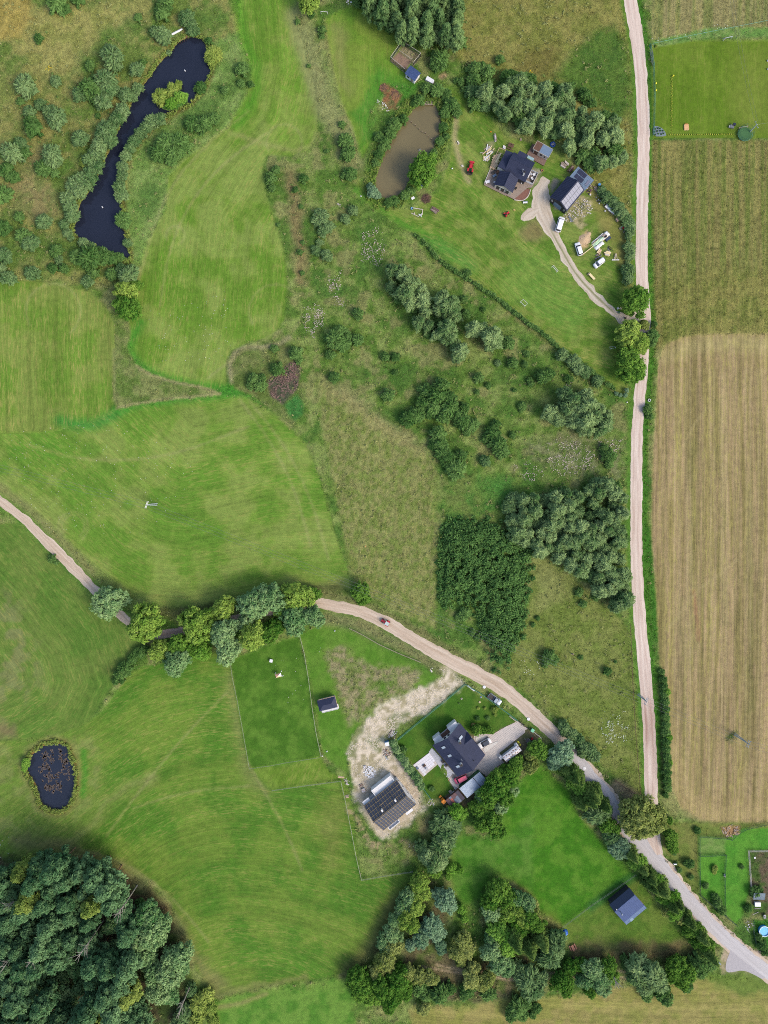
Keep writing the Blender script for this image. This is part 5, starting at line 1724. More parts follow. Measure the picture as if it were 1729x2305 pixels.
# ------------------------------------------------------------------ building materials
slate = simple("anthracite_roof", (50, 56, 80), .65, noise=.10, scale=.8, spec=.2)
slate_blue = simple("blue_metal_roof", (68, 88, 132), .7, noise=.08, scale=.8, spec=.2)
slate_lt = simple("pale_blue_sheet", (116, 136, 158), .45, noise=.06, scale=.8)
membrane = simple("roof_membrane", (72, 78, 92), .85, noise=.08, scale=2)
white_ren = simple("white_render", (236, 234, 232), .8, noise=.03, scale=.7)
cream_ren = simple("cream_cladding", (206, 196, 184), .8, noise=.06)
grey_ren = simple("grey_render", (150, 150, 152), .8, noise=.06)
dark_ren = simple("dark_cladding", (52, 54, 60), .7, noise=.1)
glass = simple("window_glass", (40, 48, 58), .08, spec=.8, noise=.05)
sky_glass = simple("rooflight_glass", (178, 190, 200), .15, spec=.8, noise=.05)
timber_new = simple("new_timber", (214, 184, 146), .8, noise=.1, scale=3)
timber_old = simple("weathered_timber", (158, 142, 128), .85, noise=.14, scale=3)
timber_dk = simple("stained_timber", (104, 76, 62), .8, noise=.15, scale=3)
batten_m = simple("batten_timber", (196, 170, 116), .8, noise=.1, scale=3)
pv_grey = simple("solar_glass_painted_sheen", (122, 124, 140), .18, spec=.8, noise=.03)  # reflected brightness put into the base colour as pale grey
pv_dark = simple("solar_glass", (44, 42, 62), .15, spec=.7, noise=.05)
alu = simple("aluminium", (196, 200, 204), .35, metal=.6, noise=.04)
zinc = simple("galvanised_sheet", (170, 184, 200), .4, metal=.2, noise=.1, scale=.6)
rust = simple("rusty_sheet", (112, 84, 84), .8, noise=.15, scale=1.2)
red_sheet = simple("red_sheet", (196, 112, 96), .7, noise=.1)
grey_sheet = simple("blue_grey_sheet", (112, 124, 140), .6, noise=.1)
concrete = simple("concrete", (206, 196, 186), .85, noise=.08, scale=2)
slab_lt = simple("pale_slabs", (230, 227, 231), .7, noise=.03, scale=2)
slab_gr = simple("grey_slabs", (188, 188, 192), .75, noise=.08, scale=1.2)
pvc = simple("white_plastic", (238, 238, 238), .45, noise=.02)
black_m = simple("black_rubber", (34, 34, 36), .7, noise=.1)
steel_m = simple("painted_steel", (120, 124, 128), .5, noise=.08)
green_f = simple("green_fence_paint", (92, 156, 132), .5, noise=.08)
green_mesh = simple("green_mesh", (40, 92, 66), .7, noise=.1)
stone_m = simple("field_stone", (176, 168, 156), .9, noise=.15, scale=3, bump=.4)
lime_m = simple("lime_rubble", (216, 210, 200), .9, noise=.12, scale=3, bump=.4)
mulch = simple("bark_mulch", (152, 108, 92), .95, noise=.2, scale=5, c2=(112, 78, 66), bump=.5)
brick_m = simple("red_brick", (150, 86, 68), .85, noise=.14, scale=5)
tarp_w = simple("white_tarpaulin", (240, 240, 240), .5, noise=.03)
tarp_g = simple("green_tinted_film", (170, 214, 160), .4, noise=.12, scale=.8, c2=(226, 238, 222))
blue_p = simple("blue_plastic", (46, 96, 190), .4, noise=.1)
sky_w = simple("pool_water", (96, 190, 232), .5, noise=.08, scale=.8)
pool_rim = simple("pool_rim", (236, 246, 250), .4, noise=.03)
orange_p = simple("orange_paint", (240, 142, 32), .45, noise=.06)
red_p = simple("red_paint", (200, 40, 52), .4, noise=.06, coat=.3)
crimson = simple("crimson_car_paint", (206, 62, 96), .3, noise=.03, coat=.6, spec=.5)
white_car = simple("white_car_paint", (242, 242, 244), .3, noise=.02, coat=.6)
silver_car = simple("silver_car_paint", (172, 182, 194), .28, metal=.4, noise=.03, coat=.6)
yellow_p = simple("yellow_plastic", (236, 226, 60), .4, noise=.05)
peach_m = simple("pale_wood_board", (226, 178, 128), .7, noise=.06)
salmon = simple("salmon_canvas", (232, 176, 150), .7, noise=.06)
cream_b = simple("cream_board", (238, 218, 168), .7, noise=.05)
netm = simple("dark_net", (38, 60, 52), .8, noise=.1)
iron = simple("dark_iron", (58, 54, 52), .6, noise=.1)

def gable(root, L, Wd, he, hr, roof_m, wall_m, over=.35, style='tile', n=14, back_m=None, names=True):
 """walls with gables under two roof slopes; ridge along local x"""
 l, w = L / 2 - over, Wd / 2 - over
 k = (hr - he) / (Wd / 2)
 zt = he + k * over
 mb = MB()
 gz = hr - .14
 mb.quad((-l, -w, 0), (l, -w, 0), (l, -w, zt - .12), (-l, -w, zt - .12))
 mb.quad((l, w, 0), (-l, w, 0), (-l, w, zt - .12), (l, w, zt - .12))
 mb.quad((l, -w, 0), (l, w, 0), (l, w, zt - .12), (l, 0, gz), (l, -w, zt - .12))
 mb.quad((-l, w, 0), (-l, -w, 0), (-l, -w, zt - .12), (-l, 0, gz), (-l, w, zt - .12))
 mb.build("wall", wall_m, root)
 for s in (-1, 1):
  m = roof_m if s < 0 or back_m is None else back_m
  sb = MB()
  x0, x1 = -L / 2, L / 2
  t = .12
  if style == 'tile':                  # overlapping courses, each a small step
   for c in range(n):
    a, b = c / n, (c + 1) / n
    ya, yb = s * Wd / 2 * a, s * Wd / 2 * b
    za, zb = hr - (hr - he) * a, hr - (hr - he) * b
    st = .045
    q = [(x0, ya, za), (x1, ya, za), (x1, yb, zb + st), (x0, yb, zb + st)]
    sb.quad(*(q if s < 0 else q[::-1]))
    q = [(x0, yb, zb + st), (x1, yb, zb + st), (x1, yb, zb), (x0, yb, zb)]
    sb.quad(*(q if s < 0 else q[::-1]))
  else:                                 # standing seams
   q = [(x0, 0, hr), (x1, 0, hr), (x1, s * Wd / 2, he), (x0, s * Wd / 2, he)]
   sb.quad(*(q if s > 0 else q[::-1]))
   for c in range(n + 1):
    x = x0 + .03 + (L - .06) * c / n
    for d in (-.03, .03):
     q = [(x + d, 0, hr), (x + d, s * Wd / 2, he), (x + d, s * Wd / 2, he + .07), (x + d, 0, hr + .07)]
     sb.quad(*q)
    sb.quad((x - .03, 0, hr + .07), (x + .03, 0, hr + .07), (x + .03, s * Wd / 2, he + .07), (x - .03, s * Wd / 2, he + .07))
  # underside and fascia
  sb.quad((x0, s * Wd / 2, he - t), (x1, s * Wd / 2, he - t), (x1, s * Wd / 2, he), (x0, s * Wd / 2, he))
  sb.quad((x0, 0, hr - t), (x1, 0, hr - t), (x1, s * Wd / 2, he - t), (x0, s * Wd / 2, he - t))
  for x in (x0, x1):
   sb.quad((x, 0, hr - t), (x, s * Wd / 2, he - t), (x, s * Wd / 2, he), (x, 0, hr))
  sb.build("roof_slope", m, root)
 rb = MB()
 rb.tube([(-L / 2 - .02, 0, hr + .02), (L / 2 + .02, 0, hr + .02)], .11, 6)
 rb.build("ridge_cap", roof_m, root)
 return l, w, zt

def on_slope(Wd, he, hr, y):
 return hr - (hr - he) * abs(y) / (Wd / 2)

def slope_panel(root, name, m, x, y, lx, ly, Wd, he, hr, lift=.08, th=.06, frame=None):
 """flat panel lying on a gable slope; x,y local centre, lx along ridge, ly along y"""
 mb = MB()
 s = 1 if y > 0 else -1
 y0, y1 = y - ly / 2, y + ly / 2
 z = lambda yy: on_slope(Wd, he, hr, yy) + lift
 P = [(x - lx / 2, y0, z(y0)), (x + lx / 2, y0, z(y0)), (x + lx / 2, y1, z(y1)), (x - lx / 2, y1, z(y1))]
 top = [(a, b, c + th) for a, b, c in P]
 mb.quad(*top)
 for i in range(4):
  j = (i + 1) % 4
  mb.quad(P[i], P[j], top[j], top[i])
 o = mb.build(name, m, root)
 if frame:
  fb = MB()
  for (ax, ay), (bx, by) in (((-1, -1), (1, -1)), ((1, -1), (1, 1)), ((1, 1), (-1, 1)), ((-1, 1), (-1, -1))):
   pa = (x + ax * (lx / 2 + .03), y + ay * (ly / 2 + .03))
   pb = (x + bx * (lx / 2 + .03), y + by * (ly / 2 + .03))
   fb.tube([(pa[0], pa[1], z(pa[1]) + th), (pb[0], pb[1], z(pb[1]) + th)], .05, 4)
  fb.build("frame", frame, o)
 return o

def opening(root, name, side, u, z0, w_, h_, l, w, frame_m=None, glass_m=None):
 """window or door standing proud on a wall: side in +x,-x,+y,-y; u along the wall"""
 frame_m = frame_m or pvc
 glass_m = glass_m or glass
 def pt(a, zz, d):
  return {'+x': (l + d, a, zz), '-x': (-l - d, a, zz), '+y': (a, w + d, zz), '-y': (a, -w - d, zz)}[side]
 mb = MB()
 b = .08
 for a0, a1, c0, c1 in ((u - w_ / 2, u - w_ / 2 + b, z0, z0 + h_), (u + w_ / 2 - b, u + w_ / 2, z0, z0 + h_), (u - w_ / 2, u + w_ / 2, z0, z0 + b), (u - w_ / 2, u + w_ / 2, z0 + h_ - b, z0 + h_)):
  p = [pt(a0, c0, 0), pt(a1, c0, 0), pt(a1, c1, 0), pt(a0, c1, 0)]
  q = [pt(a0, c0, .07), pt(a1, c0, .07), pt(a1, c1, .07), pt(a0, c1, .07)]
  mb.quad(*q)
  for i in range(4): mb.quad(p[i], p[(i + 1) % 4], q[(i + 1) % 4], q[i])
 o = mb.build(name, frame_m, root)
 g = MB()
 g.quad(pt(u - w_ / 2 + b, z0 + b, .03), pt(u + w_ / 2 - b, z0 + b, .03), pt(u + w_ / 2 - b, z0 + h_ - b, .03), pt(u - w_ / 2 + b, z0 + h_ - b, .03))
 g.build("pane" if name == 'window' else "leaf", glass_m, o)
 return o

def boxpart(root, name, m, x0, y0, z0, x1, y1, z1, rot=0):
 return MB().box(x0, y0, z0, x1, y1, z1, rot).build(name, m, root)

def chimney(root, x, y, z0, z1, m=None, s=.3):
 m = m or white_ren
 o = boxpart(root, "chimney", m, x - s, y - s, z0, x + s, y + s, z1)
 boxpart(o, "cap", iron, x - s - .06, y - s - .06, z1, x + s + .06, y + s + .06, z1 + .08)
 MB().lathe([(.1, z1 + .08), (.1, z1 + .32)], x, y, 8).build("flue", black_m, o)
 return o

def local(root, px, py, z):
 """photograph pixel seen at height z -> local coordinates of a thing"""
 x, y = W(px, py, z)
 v = Matrix.Rotation(-root.rotation_euler.z, 4, 'Z') @ Vector((x - root.location.x, y - root.location.y, 0))
 return v.x, v.y

def Q(ox, oy, s, k=8.295):
 return T(ox, oy, k, s)

def slabs(name, label_kind, poly_px, z, m, joint_m, step, ang):
 """paving as real slabs with open joints over a bed"""
 poly = [G(*p[:2]) for p in poly_px]
 root = MB().prism(poly, -.05, z).build(name, joint_m)
 tag(root, kind='structure')
 c, s = math.cos(ang), math.sin(ang)
 pa = np.array(poly)
 ru = pa[:, 0] * c + pa[:, 1] * s
 rv = -pa[:, 0] * s + pa[:, 1] * c
 mb = MB()
 u = ru.min()
 while u < ru.max():
  v = rv.min()
  while v < rv.max():
   cu, cv = u + step / 2, v + step / 2
   ctr = (cu * c - cv * s, cu * s + cv * c)
   if sd_poly(np.array([ctr[0]]), np.array([ctr[1]]), poly)[0] > step * .42:
    h = z + .02 + random.uniform(0, .012)
    q = []
    for du, dv in ((-1, -1), (1, -1), (1, 1), (-1, 1)):
     uu, vv = cu + du * (step / 2 - .02), cv + dv * (step / 2 - .02)
     q.append((uu * c - vv * s, uu * s + vv * c, h))
    mb.quad(*q)
   v += step
  u += step
 o = mb.build("slab_field", m, root)
 o["kind"] = "stuff"
 return root

def decking(root, poly, z, m, ang, pitch=.28, name="deck_board", parent_z=None):
 """boards laid side by side across an outline (local coordinates)"""
 c, s = math.cos(ang), math.sin(ang)
 pa = np.array(poly)
 rv = -pa[:, 0] * s + pa[:, 1] * c
 mb = MB()
 v = rv.min() + pitch / 2
 n_ = len(poly)
 while v < rv.max():
  hits = []
  for i in range(n_):
   a, b = poly[i], poly[(i + 1) % n_]
   va, vb = -a[0] * s + a[1] * c, -b[0] * s + b[1] * c
   if (va > v) != (vb > v):
    t = (v - va) / (vb - va)
    hits.append((a[0] + (b[0] - a[0]) * t) * c + (a[1] + (b[1] - a[1]) * t) * s)
  hits.sort()
  for u0, u1 in zip(hits[::2], hits[1::2]):
   h = z + random.uniform(-.006, .006)
   q = [(u0, v - pitch * .45), (u1, v - pitch * .45), (u1, v + pitch * .45), (u0, v + pitch * .45)]
   mb.prism([(a * c - b * s, a * s + b * c) for a, b in q], h - .04, h)
  v += pitch
 o = mb.build(name, m, root)
 o["kind"] = "stuff"
 return o

# ------------------------------------------------------------------ the dark roofed house beside the lane
H1L, H1W, H1E, H1R = 12.6, 10.75, 3.1, 6.9
h1 = thing('house', 'dark-roofed house with balcony and rooflights beside a paved patio', 'house', 1033.2, 1688.5, -51.3, hz=3.1)
l, w, zt = gable(h1, H1L, H1W, H1E, H1R, slate, white_ren, over=.45, n=22)
for x, y in ((-4.2, -3.0), (-1.0, -3.1), (3.2, -3.2)):
 slope_panel(h1, "skylight", sky_glass, x, y, .75, 1.1, H1W, H1E, H1R, frame=steel_m)
slope_panel(h1, "skylight", sky_glass, -3.2, 3.1, .75, 1.2, H1W, H1E, H1R, frame=steel_m)
chimney(h1, 2.6, -1.7, 4.6, 7.5)
chimney(h1, -3.0, 2.2, 4.3, 7.6)
ms_ = MB().tube([(1.2, -.6, 6.3), (1.2, -.6, 8.1)], .04, 5).tube([(.8, -.6, 7.9), (1.6, -.6, 7.9)], .03, 4).tube([(.9, -.6, 7.6), (1.5, -.6, 7.6)], .03, 4)
ms_.build("aerial", alu, h1)
MB().lathe([(.09, 5.2), (.09, 6.0), (.13, 6.05), (.13, 6.15)], 4.4, 1.9, 8).build("vent_pipe", iron, h1)
# cross gable over the entrance
dm = MB()
dx0, dx1, dyo, dz = -2.9, .9, 5.6, 5.1
mid = (dx0 + dx1) / 2
dm.quad((dx0, 2.0, 3.1 + .35), (dx0, dyo, 3.15), (mid, dyo, dz), (mid, 2.2, dz))
dm.quad((mid, 2.2, dz), (mid, dyo, dz), (dx1, dyo, 3.15), (dx1, 2.0, 3.1 + .35))
o_ = dm.build("porch_roof", slate, h1)
gw = MB().quad((dx0 + .3, dyo - .3, 0), (dx1 - .3, dyo - .3, 0), (dx1 - .3, dyo - .3, 3.2), (mid, dyo - .3, dz - .2), (dx0 + .3, dyo - .3, 3.2)).build("porch_wall", white_ren, h1)
opening(h1, "door", '+y', mid, 0, 1.1, 2.1, l, dyo - .28, frame_m=steel_m, glass_m=timber_dk)
for u in (-4.6, 3.2, 4.9): opening(h1, "window", '+y', u, 1.0, 1.1, 1.2, l, w)
for u in (-3.6, -.6, 3.4): opening(h1, "window", '-y', u, .3, 1.6, 2.0, l, w)
for u in (-2.2, 2.2): opening(h1, "window", '+x', u, 1.0, 1.2, 1.2, l, w)
opening(h1, "window", '+x', 0, 4.0, 1.1, 1.1, l, w)
# gable end bay with a brown loggia
boxpart(h1, "bay_wall", white_ren, -l - 1.7, -4.3, 0, -l - .02, -1.7, 2.9)
boxpart(h1, "bay_wall", white_ren, -l - 1.7, 1.4, 0, -l - .02, 4.6, 2.9)
lg = boxpart(h1, "balcony", timber_dk, -l - 1.6, -1.68, 2.45, -l - .02, 1.38, 2.6)
rl = MB()
for z_ in (2.95, 3.3, 3.6): rl.tube([(-l - 1.65, -1.7, z_), (-l - 1.65, 1.4, z_)], .035, 5)
for y_ in np.linspace(-1.7, 1.4, 5): rl.tube([(-l - 1.65, y_, 2.5), (-l - 1.65, y_, 3.6)], .03, 5)
rl.build("railing", alu, lg)
for y_, z_ in ((-1.0, .1), (.5, .1)): opening(h1, "window", '-x', y_, z_ + 2.7, 1.0, 1.9, l, w)
# gutters
for s in (-1, 1): MB().tube([(-H1L / 2, s * (H1W / 2 + .06), H1E - .04), (H1L / 2, s * (H1W / 2 + .06), H1E - .04)], .08, 6).build("gutter", slate, h1)

# paving round it
slabs('terrace', 'structure', Q(900, 1600, "540,770 600,690 1040,1190 890,1250"), .10, slab_gr, slab_gr, .9, math.radians(38))
slabs('patio', 'structure', Q(900, 1600, "245,1010 555,775 705,1000 440,1228"), .12, slab_lt, concrete, .8, math.radians(38))
slabs('paved_drive', 'structure', Q(1020, 1560, "395,760 520,757 740,772 850,705 960,640 1160,545 1200,522 1405,665 1345,690 1340,740 1200,850 1000,1010 860,1120 900,1170 860,1200 960,1300 880,1340 790,1400 700,1500 660,1580 490,1450 380,1430 600,1150 450,960 380,850"), .05, concrete, simple("pinkish_setts", (208, 192, 182), .85, noise=.1, scale=.5), .55, math.radians(38))
slabs('side_path', 'structure', Q(900, 1600, "885,1250 960,1180 1100,1210 1250,1160 1400,1100 1480,1100 1200,1330 1100,1400 1090,1470 1040,1480"), .05, concrete, concrete, .6, math.radians(38))
cb = MB()
cb.prism([G(*q) for q in smooth_closed(Q(1020, 1560, "410,850 450,805 560,800 620,810 560,860 460,905 430,900"), 1)], 0, .16)
tag(cb.build("white_gravel_bed", lime_m), kind='structure')
cb = MB()
cb.prism([G(*q) for q in Q(1020, 1560, "560,1040 640,970 840,895 825,930 700,1030 600,1110")], 0, .16)
tag(cb.build("white_gravel_bed", lime_m), kind='structure')
fb = thing('fire_pit', 'low brown fire pit on the pale slab patio', 'fire pit', *Q(900, 1600, "455,1018")[0], rot=40, z=.15)
MB().box(-.45, -.35, 0, .45, .35, .35).build("bowl", timber_dk, fb)
MB().box(-.25, -.2, .35, .25, .2, .42).build("grate", iron, fb)
fb = thing('garden_table', 'small grey square table on the pale slab patio', 'table', *Q(900, 1600, "500,1080")[0], rot=40, z=.15)
MB().box(-.35, -.35, .5, .35, .35, .56).build("tabletop", slab_gr, fb)
for a, b in ((-.28, -.28), (.28, -.28), (.28, .28), (-.28, .28)): MB().tube([(a, b, 0), (a, b, .5)], .03, 5).build("leg", iron, fb)
for i, (a, b, lab) in enumerate(((800, 945, 'dark garden sofa on the grey terrace under the eaves'), (860, 1015, 'dark slatted lounge chair on the grey terrace'))):
 ch = thing('garden_sofa', lab, 'garden seat', *Q(900, 1600, f"{a},{b}")[0], rot=-51, z=.14)
 MB().box(-.5 + .15 * i, -.35, .25, .5 - .15 * i, .35, .4).build("seat", iron, ch)
 MB().box(-.5 + .15 * i, .28, .4, .5 - .15 * i, .36, .8).build("backrest", iron, ch)
 for sx in (-1, 1):
  for sy in (-1, 1): MB().tube([(sx * (.44 - .15 * i), sy * .3, 0), (sx * (.44 - .15 * i), sy * .3, .25)], .03, 4).build("leg", iron, ch)
bs_ = thing('garden_basin', 'round blue-grey basin at the corner of the pale patio', 'basin', *Q(900, 1600, "330,1065")[0], z=.15)
MB().lathe([(.35, 0), (.42, .3), (.36, .3), (.3, .12)], 0, 0, 14).build("bowl", slate_lt, bs_)
po = thing('planter', 'small rust coloured planter standing on the house lawn', 'planter', *Q(1020, 1560, "372,582")[0])
MB().lathe([(.42, 0), (.55, .55), (.48, .55), (.4, .4)], 0, 0, 12).build("pot", red_sheet, po)
MB().lathe([(.02, .45), (.45, .5), (.3, .85), (.05, .95)], 0, 0, 9).build("plant", LEAF['o'], po)

# ------------------------------------------------------------------ the house shell with battens
h2L, h2W, h2E, h2R = 13.1, 9.8, 3.1, 6.0
h2 = thing('house_shell', 'unfinished white house with battened black membrane roof on bare sand', 'house', 878.1, 1812.3, 38.4, hz=3.1)
l, w, zt = gable(h2, h2L, h2W, h2E, h2R, membrane, white_ren, over=.12, style='tile', n=1)
for s in (-1, 1):
 for k in range(15):                       # rafters' counter battens run down the slope
  x = -h2L / 2 + .12 + (h2L - .24) * k / 14
  mb = MB()
  y0, y1 = 0, s * h2W / 2
  mb.tube([(x, y0, h2R + .09), (x, y1, h2E + .09)], .032, 4)
  mb.build("counter_batten", batten_m, h2)
 for k in range(5):
  y = s * (h2W / 2) * (.04 + .94 * k / 4)
  z = on_slope(h2W, h2E, h2R, y) + .16
  MB().tube([(-h2L / 2, y, z), (h2L / 2, y, z)], .036, 4).build("batten", batten_m, h2)
for (x, y) in ((-2.2, 1.2), (2.9, 1.1)):
 boxpart(h2, "chimney", white_ren, x - .2, y - .35, 4.6, x + .2, y + .35, 6.3)
for k in range(3):
 MB().tube([(-2.4 + k * .45, 2.4, on_slope(h2W, h2E, h2R, 2.4) + .2), (-1.9 + k * .45, 2.4, on_slope(h2W, h2E, h2R, 2.4) + .2)], .05, 4).build("roof_step", timber_new, h2)
bay = boxpart(h2, "bay_wall", white_ren, -1.9, w + .02, 0, 5.7, w + 2.3, 2.5)
for a in ((-1.9, w + 2.14, 5.7, w + 2.3), (-1.9, w + .1, -1.74, w + 2.14), (5.54, w + .1, 5.7, w + 2.14)):
 boxpart(bay, "parapet", pvc, a[0], a[1], 2.5, a[2], a[3], 2.95)
boxpart(h2, "porch_slab", white_ren, -6.4, w + .02, 2.2, -4.0, w + 1.1, 2.5)
boxpart(h2, "porch_wall", grey_ren, -3.9, w + .02, 0, -2.0, w + .9, 2.2)
be = boxpart(h2, "canopy_slab", white_ren, 2.0, -w - 1.15, 2.3, 4.6, -w - .35, 2.6)
boxpart(h2, "canopy_post", white_ren, 3.2, -w - .8, 0, 3.4, -w - .6, 2.3)
bb = boxpart(h2, "balcony", white_ren, -4.9, -w - 1.3, 2.1, -.9, -w - .3, 2.3)
for a in ((-4.9, -w - 1.3, -.9, -w - 1.15), (-4.9, -w - 1.15, -4.75, -w - .3), (-1.05, -w - 1.15, -.9, -w - .3)):
 boxpart(bb, "parapet", pvc, a[0], a[1], 2.3, a[2], a[3], 3.0)
for u in (-4.5, 4.6): boxpart(bb, "post", white_ren, -4.8 if u < 0 else -1.1, -w - 1.25, 0, -4.65 if u < 0 else -.95, -w - 1.1, 2.1)
for u in (-3.2, -.8, 1.6, 3.8): opening(h2, "window", '+x', u, 1.0, .7, 1.5, l, w)
for u in (-3.0, 1.5): opening(h2, "window", '+y', u, .9, 1.2, 1.3, l, w)
opening(h2, "window", '-x', 0, 1.0, 1.6, 1.4, l, w)

# ------------------------------------------------------------------ farmhouse with deck
fa_ = thing('farmhouse', 'anthracite-roofed farmhouse with front gable wing ringed by a timber deck', 'house', *Q(1080, 290, "700,700")[0], rot=-26.6, hz=2.9)
def FL(s, z): return [local(fa_, *p[:2], z) for p in Q(1080, 290, s)]
FE, FR = 2.7, 5.2
# main volume, ridge along local x
c0 = local(fa_, *Q(1080, 290, "770,655")[0], 4.0)
mainr = Vector((c0[0] - .0, c0[1] - .4, 0))
def shifted_gable(root, cx, cy, rot, L, Wd, he, hr, roof_m, wall_m, style, n, over=.3):
 tmp = bpy.data.objects.new("tmp", None)
 C.objects.link(tmp)
 before = set(bpy.data.objects)
 gable(tmp, L, Wd, he, hr, roof_m, wall_m, over=over, style=style, n=n)
 M_ = Matrix.Translation((cx, cy, 0)) @ Matrix.Rotation(rot, 4, 'Z')
 for o in [q for q in bpy.data.objects if q not in before]:
  if o.parent == tmp:
   o.data.transform(M_)
   o.parent = root
 bpy.data.objects.remove(tmp)
shifted_gable(fa_, mainr.x, mainr.y, 0, 7.4, 6.8, FE, FR, slate, dark_ren, 'tile', 12)
chimney(fa_, mainr.x + 2.2, mainr.y - 2.2, 3.6, 5.6, s=.2)
MB().lathe([(.12, 3.4), (.12, 5.4), (.18, 5.5)], mainr.x + 1.4, mainr.y - 1.6, 8).build("flue", alu, fa_)
# west wing, mono slope
wp = FL("495,400 620,460 465,772 332,705", 2.9)
mb = MB()
mb.quad(*[(a, b, z) for (a, b), z in zip(wp, (3.0, 3.25, 3.25, 3.0))][::-1])
mb.quad(*[(a, b, z - .12) for (a, b), z in zip(wp, (3.0, 3.25, 3.25, 3.0))])
for i in range(4):
 a, b = wp[i], wp[(i + 1) % 4]
 mb.quad((*a, 2.88), (*b, 2.88), (*b, 3.1), (*a, 3.1))
mb.build("wing_roof", slate, fa_)
def inset(poly, k=.92):
 mx = sum(p[0] for p in poly) / len(poly); my = sum(p[1] for p in poly) / len(poly)
 return [(mx + (p[0] - mx) * k, my + (p[1] - my) * k) for p in poly]
MB().prism(inset(wp), 0, 2.86).build("wing_wall", white_ren, fa_)
# rear lean-to with a glass bay
rp = FL("745,402 905,488 850,560 700,480", 3.0)
MB().prism(rp, 2.75, 2.95).build("rear_roof", slate, fa_)
MB().prism(inset(rp, .9), 0, 2.75).build("rear_wall", dark_ren, fa_)
gp = FL("900,488 1020,552 1000,602 885,540", 2.7)
go_ = MB().prism(gp, 2.55, 2.65).build("glass_canopy", simple("canopy_glass", (150, 178, 178), .12, spec=.8, noise=.15, scale=2), fa_)
for a in gp: MB().tube([(*a, 0), (*a, 2.55)], .05, 5).build("post", alu, go_)
# front gable wing
fc = local(fa_, *Q(1080, 290, "507,960")[0], 3.6)
shifted_gable(fa_, fc[0], fc[1], math.radians(-90 + 3), 4.7, 6.3, 2.6, 4.2, slate, cream_ren, 'seam', 9)
for u in (-1.6, 0, 1.6):
 fx, fy = fc[0] + u, fc[1] - 2.08
 o = boxpart(fa_, "window", pvc, fx - .65, fy - .08, .1, fx + .65, fy, 2.3)
 boxpart(o, "pane", glass, fx - .55, fy - .11, .2, fx + .55, fy - .08, 2.2)
# deck
dk = thing('timber_deck', 'L-shaped weathered timber deck around the farmhouse', 'deck', *Q(1080, 290, "600,1000")[0], rot=-26.6)
def DL(s, z=.35): return [local(dk, *p[:2], z) for p in Q(1080, 290, s)]
dp = DL("75,1045 195,755 330,790 480,830 760,930 920,775 1088,850 975,1095 890,1102 640,1318")
decking(dk, dp, .35, timber_old, 0, .22, name="deck_board")
MB().prism(inset(dp, .985), 0, .28).build("deck_base", timber_dk, dk)
def rail(root, pts, z0, h, m, name="railing", gap=1.2, r=.04, solid=None):
 mb = MB()
 for a, b in zip(pts, pts[1:]):
  L = math.hypot(b[0] - a[0], b[1] - a[1])
  k = max(1, round(L / gap))
  for i in range(k + 1):
   t = i / k
   x, y = a[0] + (b[0] - a[0]) * t, a[1] + (b[1] - a[1]) * t
   mb.tube([(x, y, z0), (x, y, z0 + h)], r, 4)
  for z_ in (z0 + h, z0 + h * .5):
   mb.tube([(a[0], a[1], z_), (b[0], b[1], z_)], r * .9, 4)
  if solid:
   mb.quad((*a, z0 + .1), (*b, z0 + .1), (*b, z0 + h - .05), (*a, z0 + h - .05))
 return mb.build(name, m, root)
rail(dk, DL("920,775 1080,850 980,1050 830,980"), .35, 1.0, pvc, solid=True)
rail(dk, DL("85,1020 195,755"), .35, 1.0, pvc)
def chairs(place_pts, m, lab, z=.36, cat='chair', grp=None):
 for i, (q, lb) in enumerate(zip(place_pts, lab)):
  ch = thing('lounge_chair', lb, cat, q[0], q[1], rot=q[2] if len(q) > 2 else 30, z=z, group=grp)
  MB().box(-.38, -.35, .22, .38, .35, .42).build("seat", m, ch)
  MB().box(-.38, .25, .42, .38, .38, .85).build("backrest", m, ch)
  for s in (-1, 1): MB().box(s * .38 - .06, -.35, .0, s * .38 + .06, .35, .6).build("armrest", m, ch)
D_ = lambda s: Q(1080, 290, s)
chairs([D_("1010,880")[0] + (20,), D_("968,950")[0] + (120,)], pvc, ['white lounge chair in the fenced deck corner, by the railing', 'white lounge chair beside the dark footstool on the deck'])
sf = thing('white_sofa', 'long white sofa against the farmhouse on the deck corner', 'sofa', *D_("900,880")[0][:2], rot=60, z=.36)
MB().box(-1.0, -.4, .15, 1.0, .4, .45).build("seat", pvc, sf)
MB().box(-1.0, .3, .45, 1.0, .42, .85).build("backrest", pvc, sf)
for s in (-1, 1): MB().box(s * 1.0 - .08, -.4, .15, s * 1.0 + .08, .4, .65).build("armrest", pvc, sf)
tb = thing('round_table', 'small round grey table between the white chairs on the deck', 'table', *D_("955,870")[0][:2], z=.36)
MB().lathe([(.4, .5), (.4, .55)], 0, 0, 14).build("tabletop", slab_gr, tb)
MB().lathe([(.2, 0), (.05, .06), (.05, .5)], 0, 0, 8).build("pedestal", iron, tb)
fs = thing('footstool', 'dark square footstool in the fenced deck corner', 'stool', *D_("968,975")[0][:2], rot=30, z=.36)
MB().box(-.25, -.25, .1, .25, .25, .4).build("cushion", iron, fs)
for a, b in ((-.2, -.2), (.2, -.2), (.2, .2), (-.2, .2)): MB().tube([(a, b, 0), (a, b, .1)], .03, 4).build("leg", iron, fs)
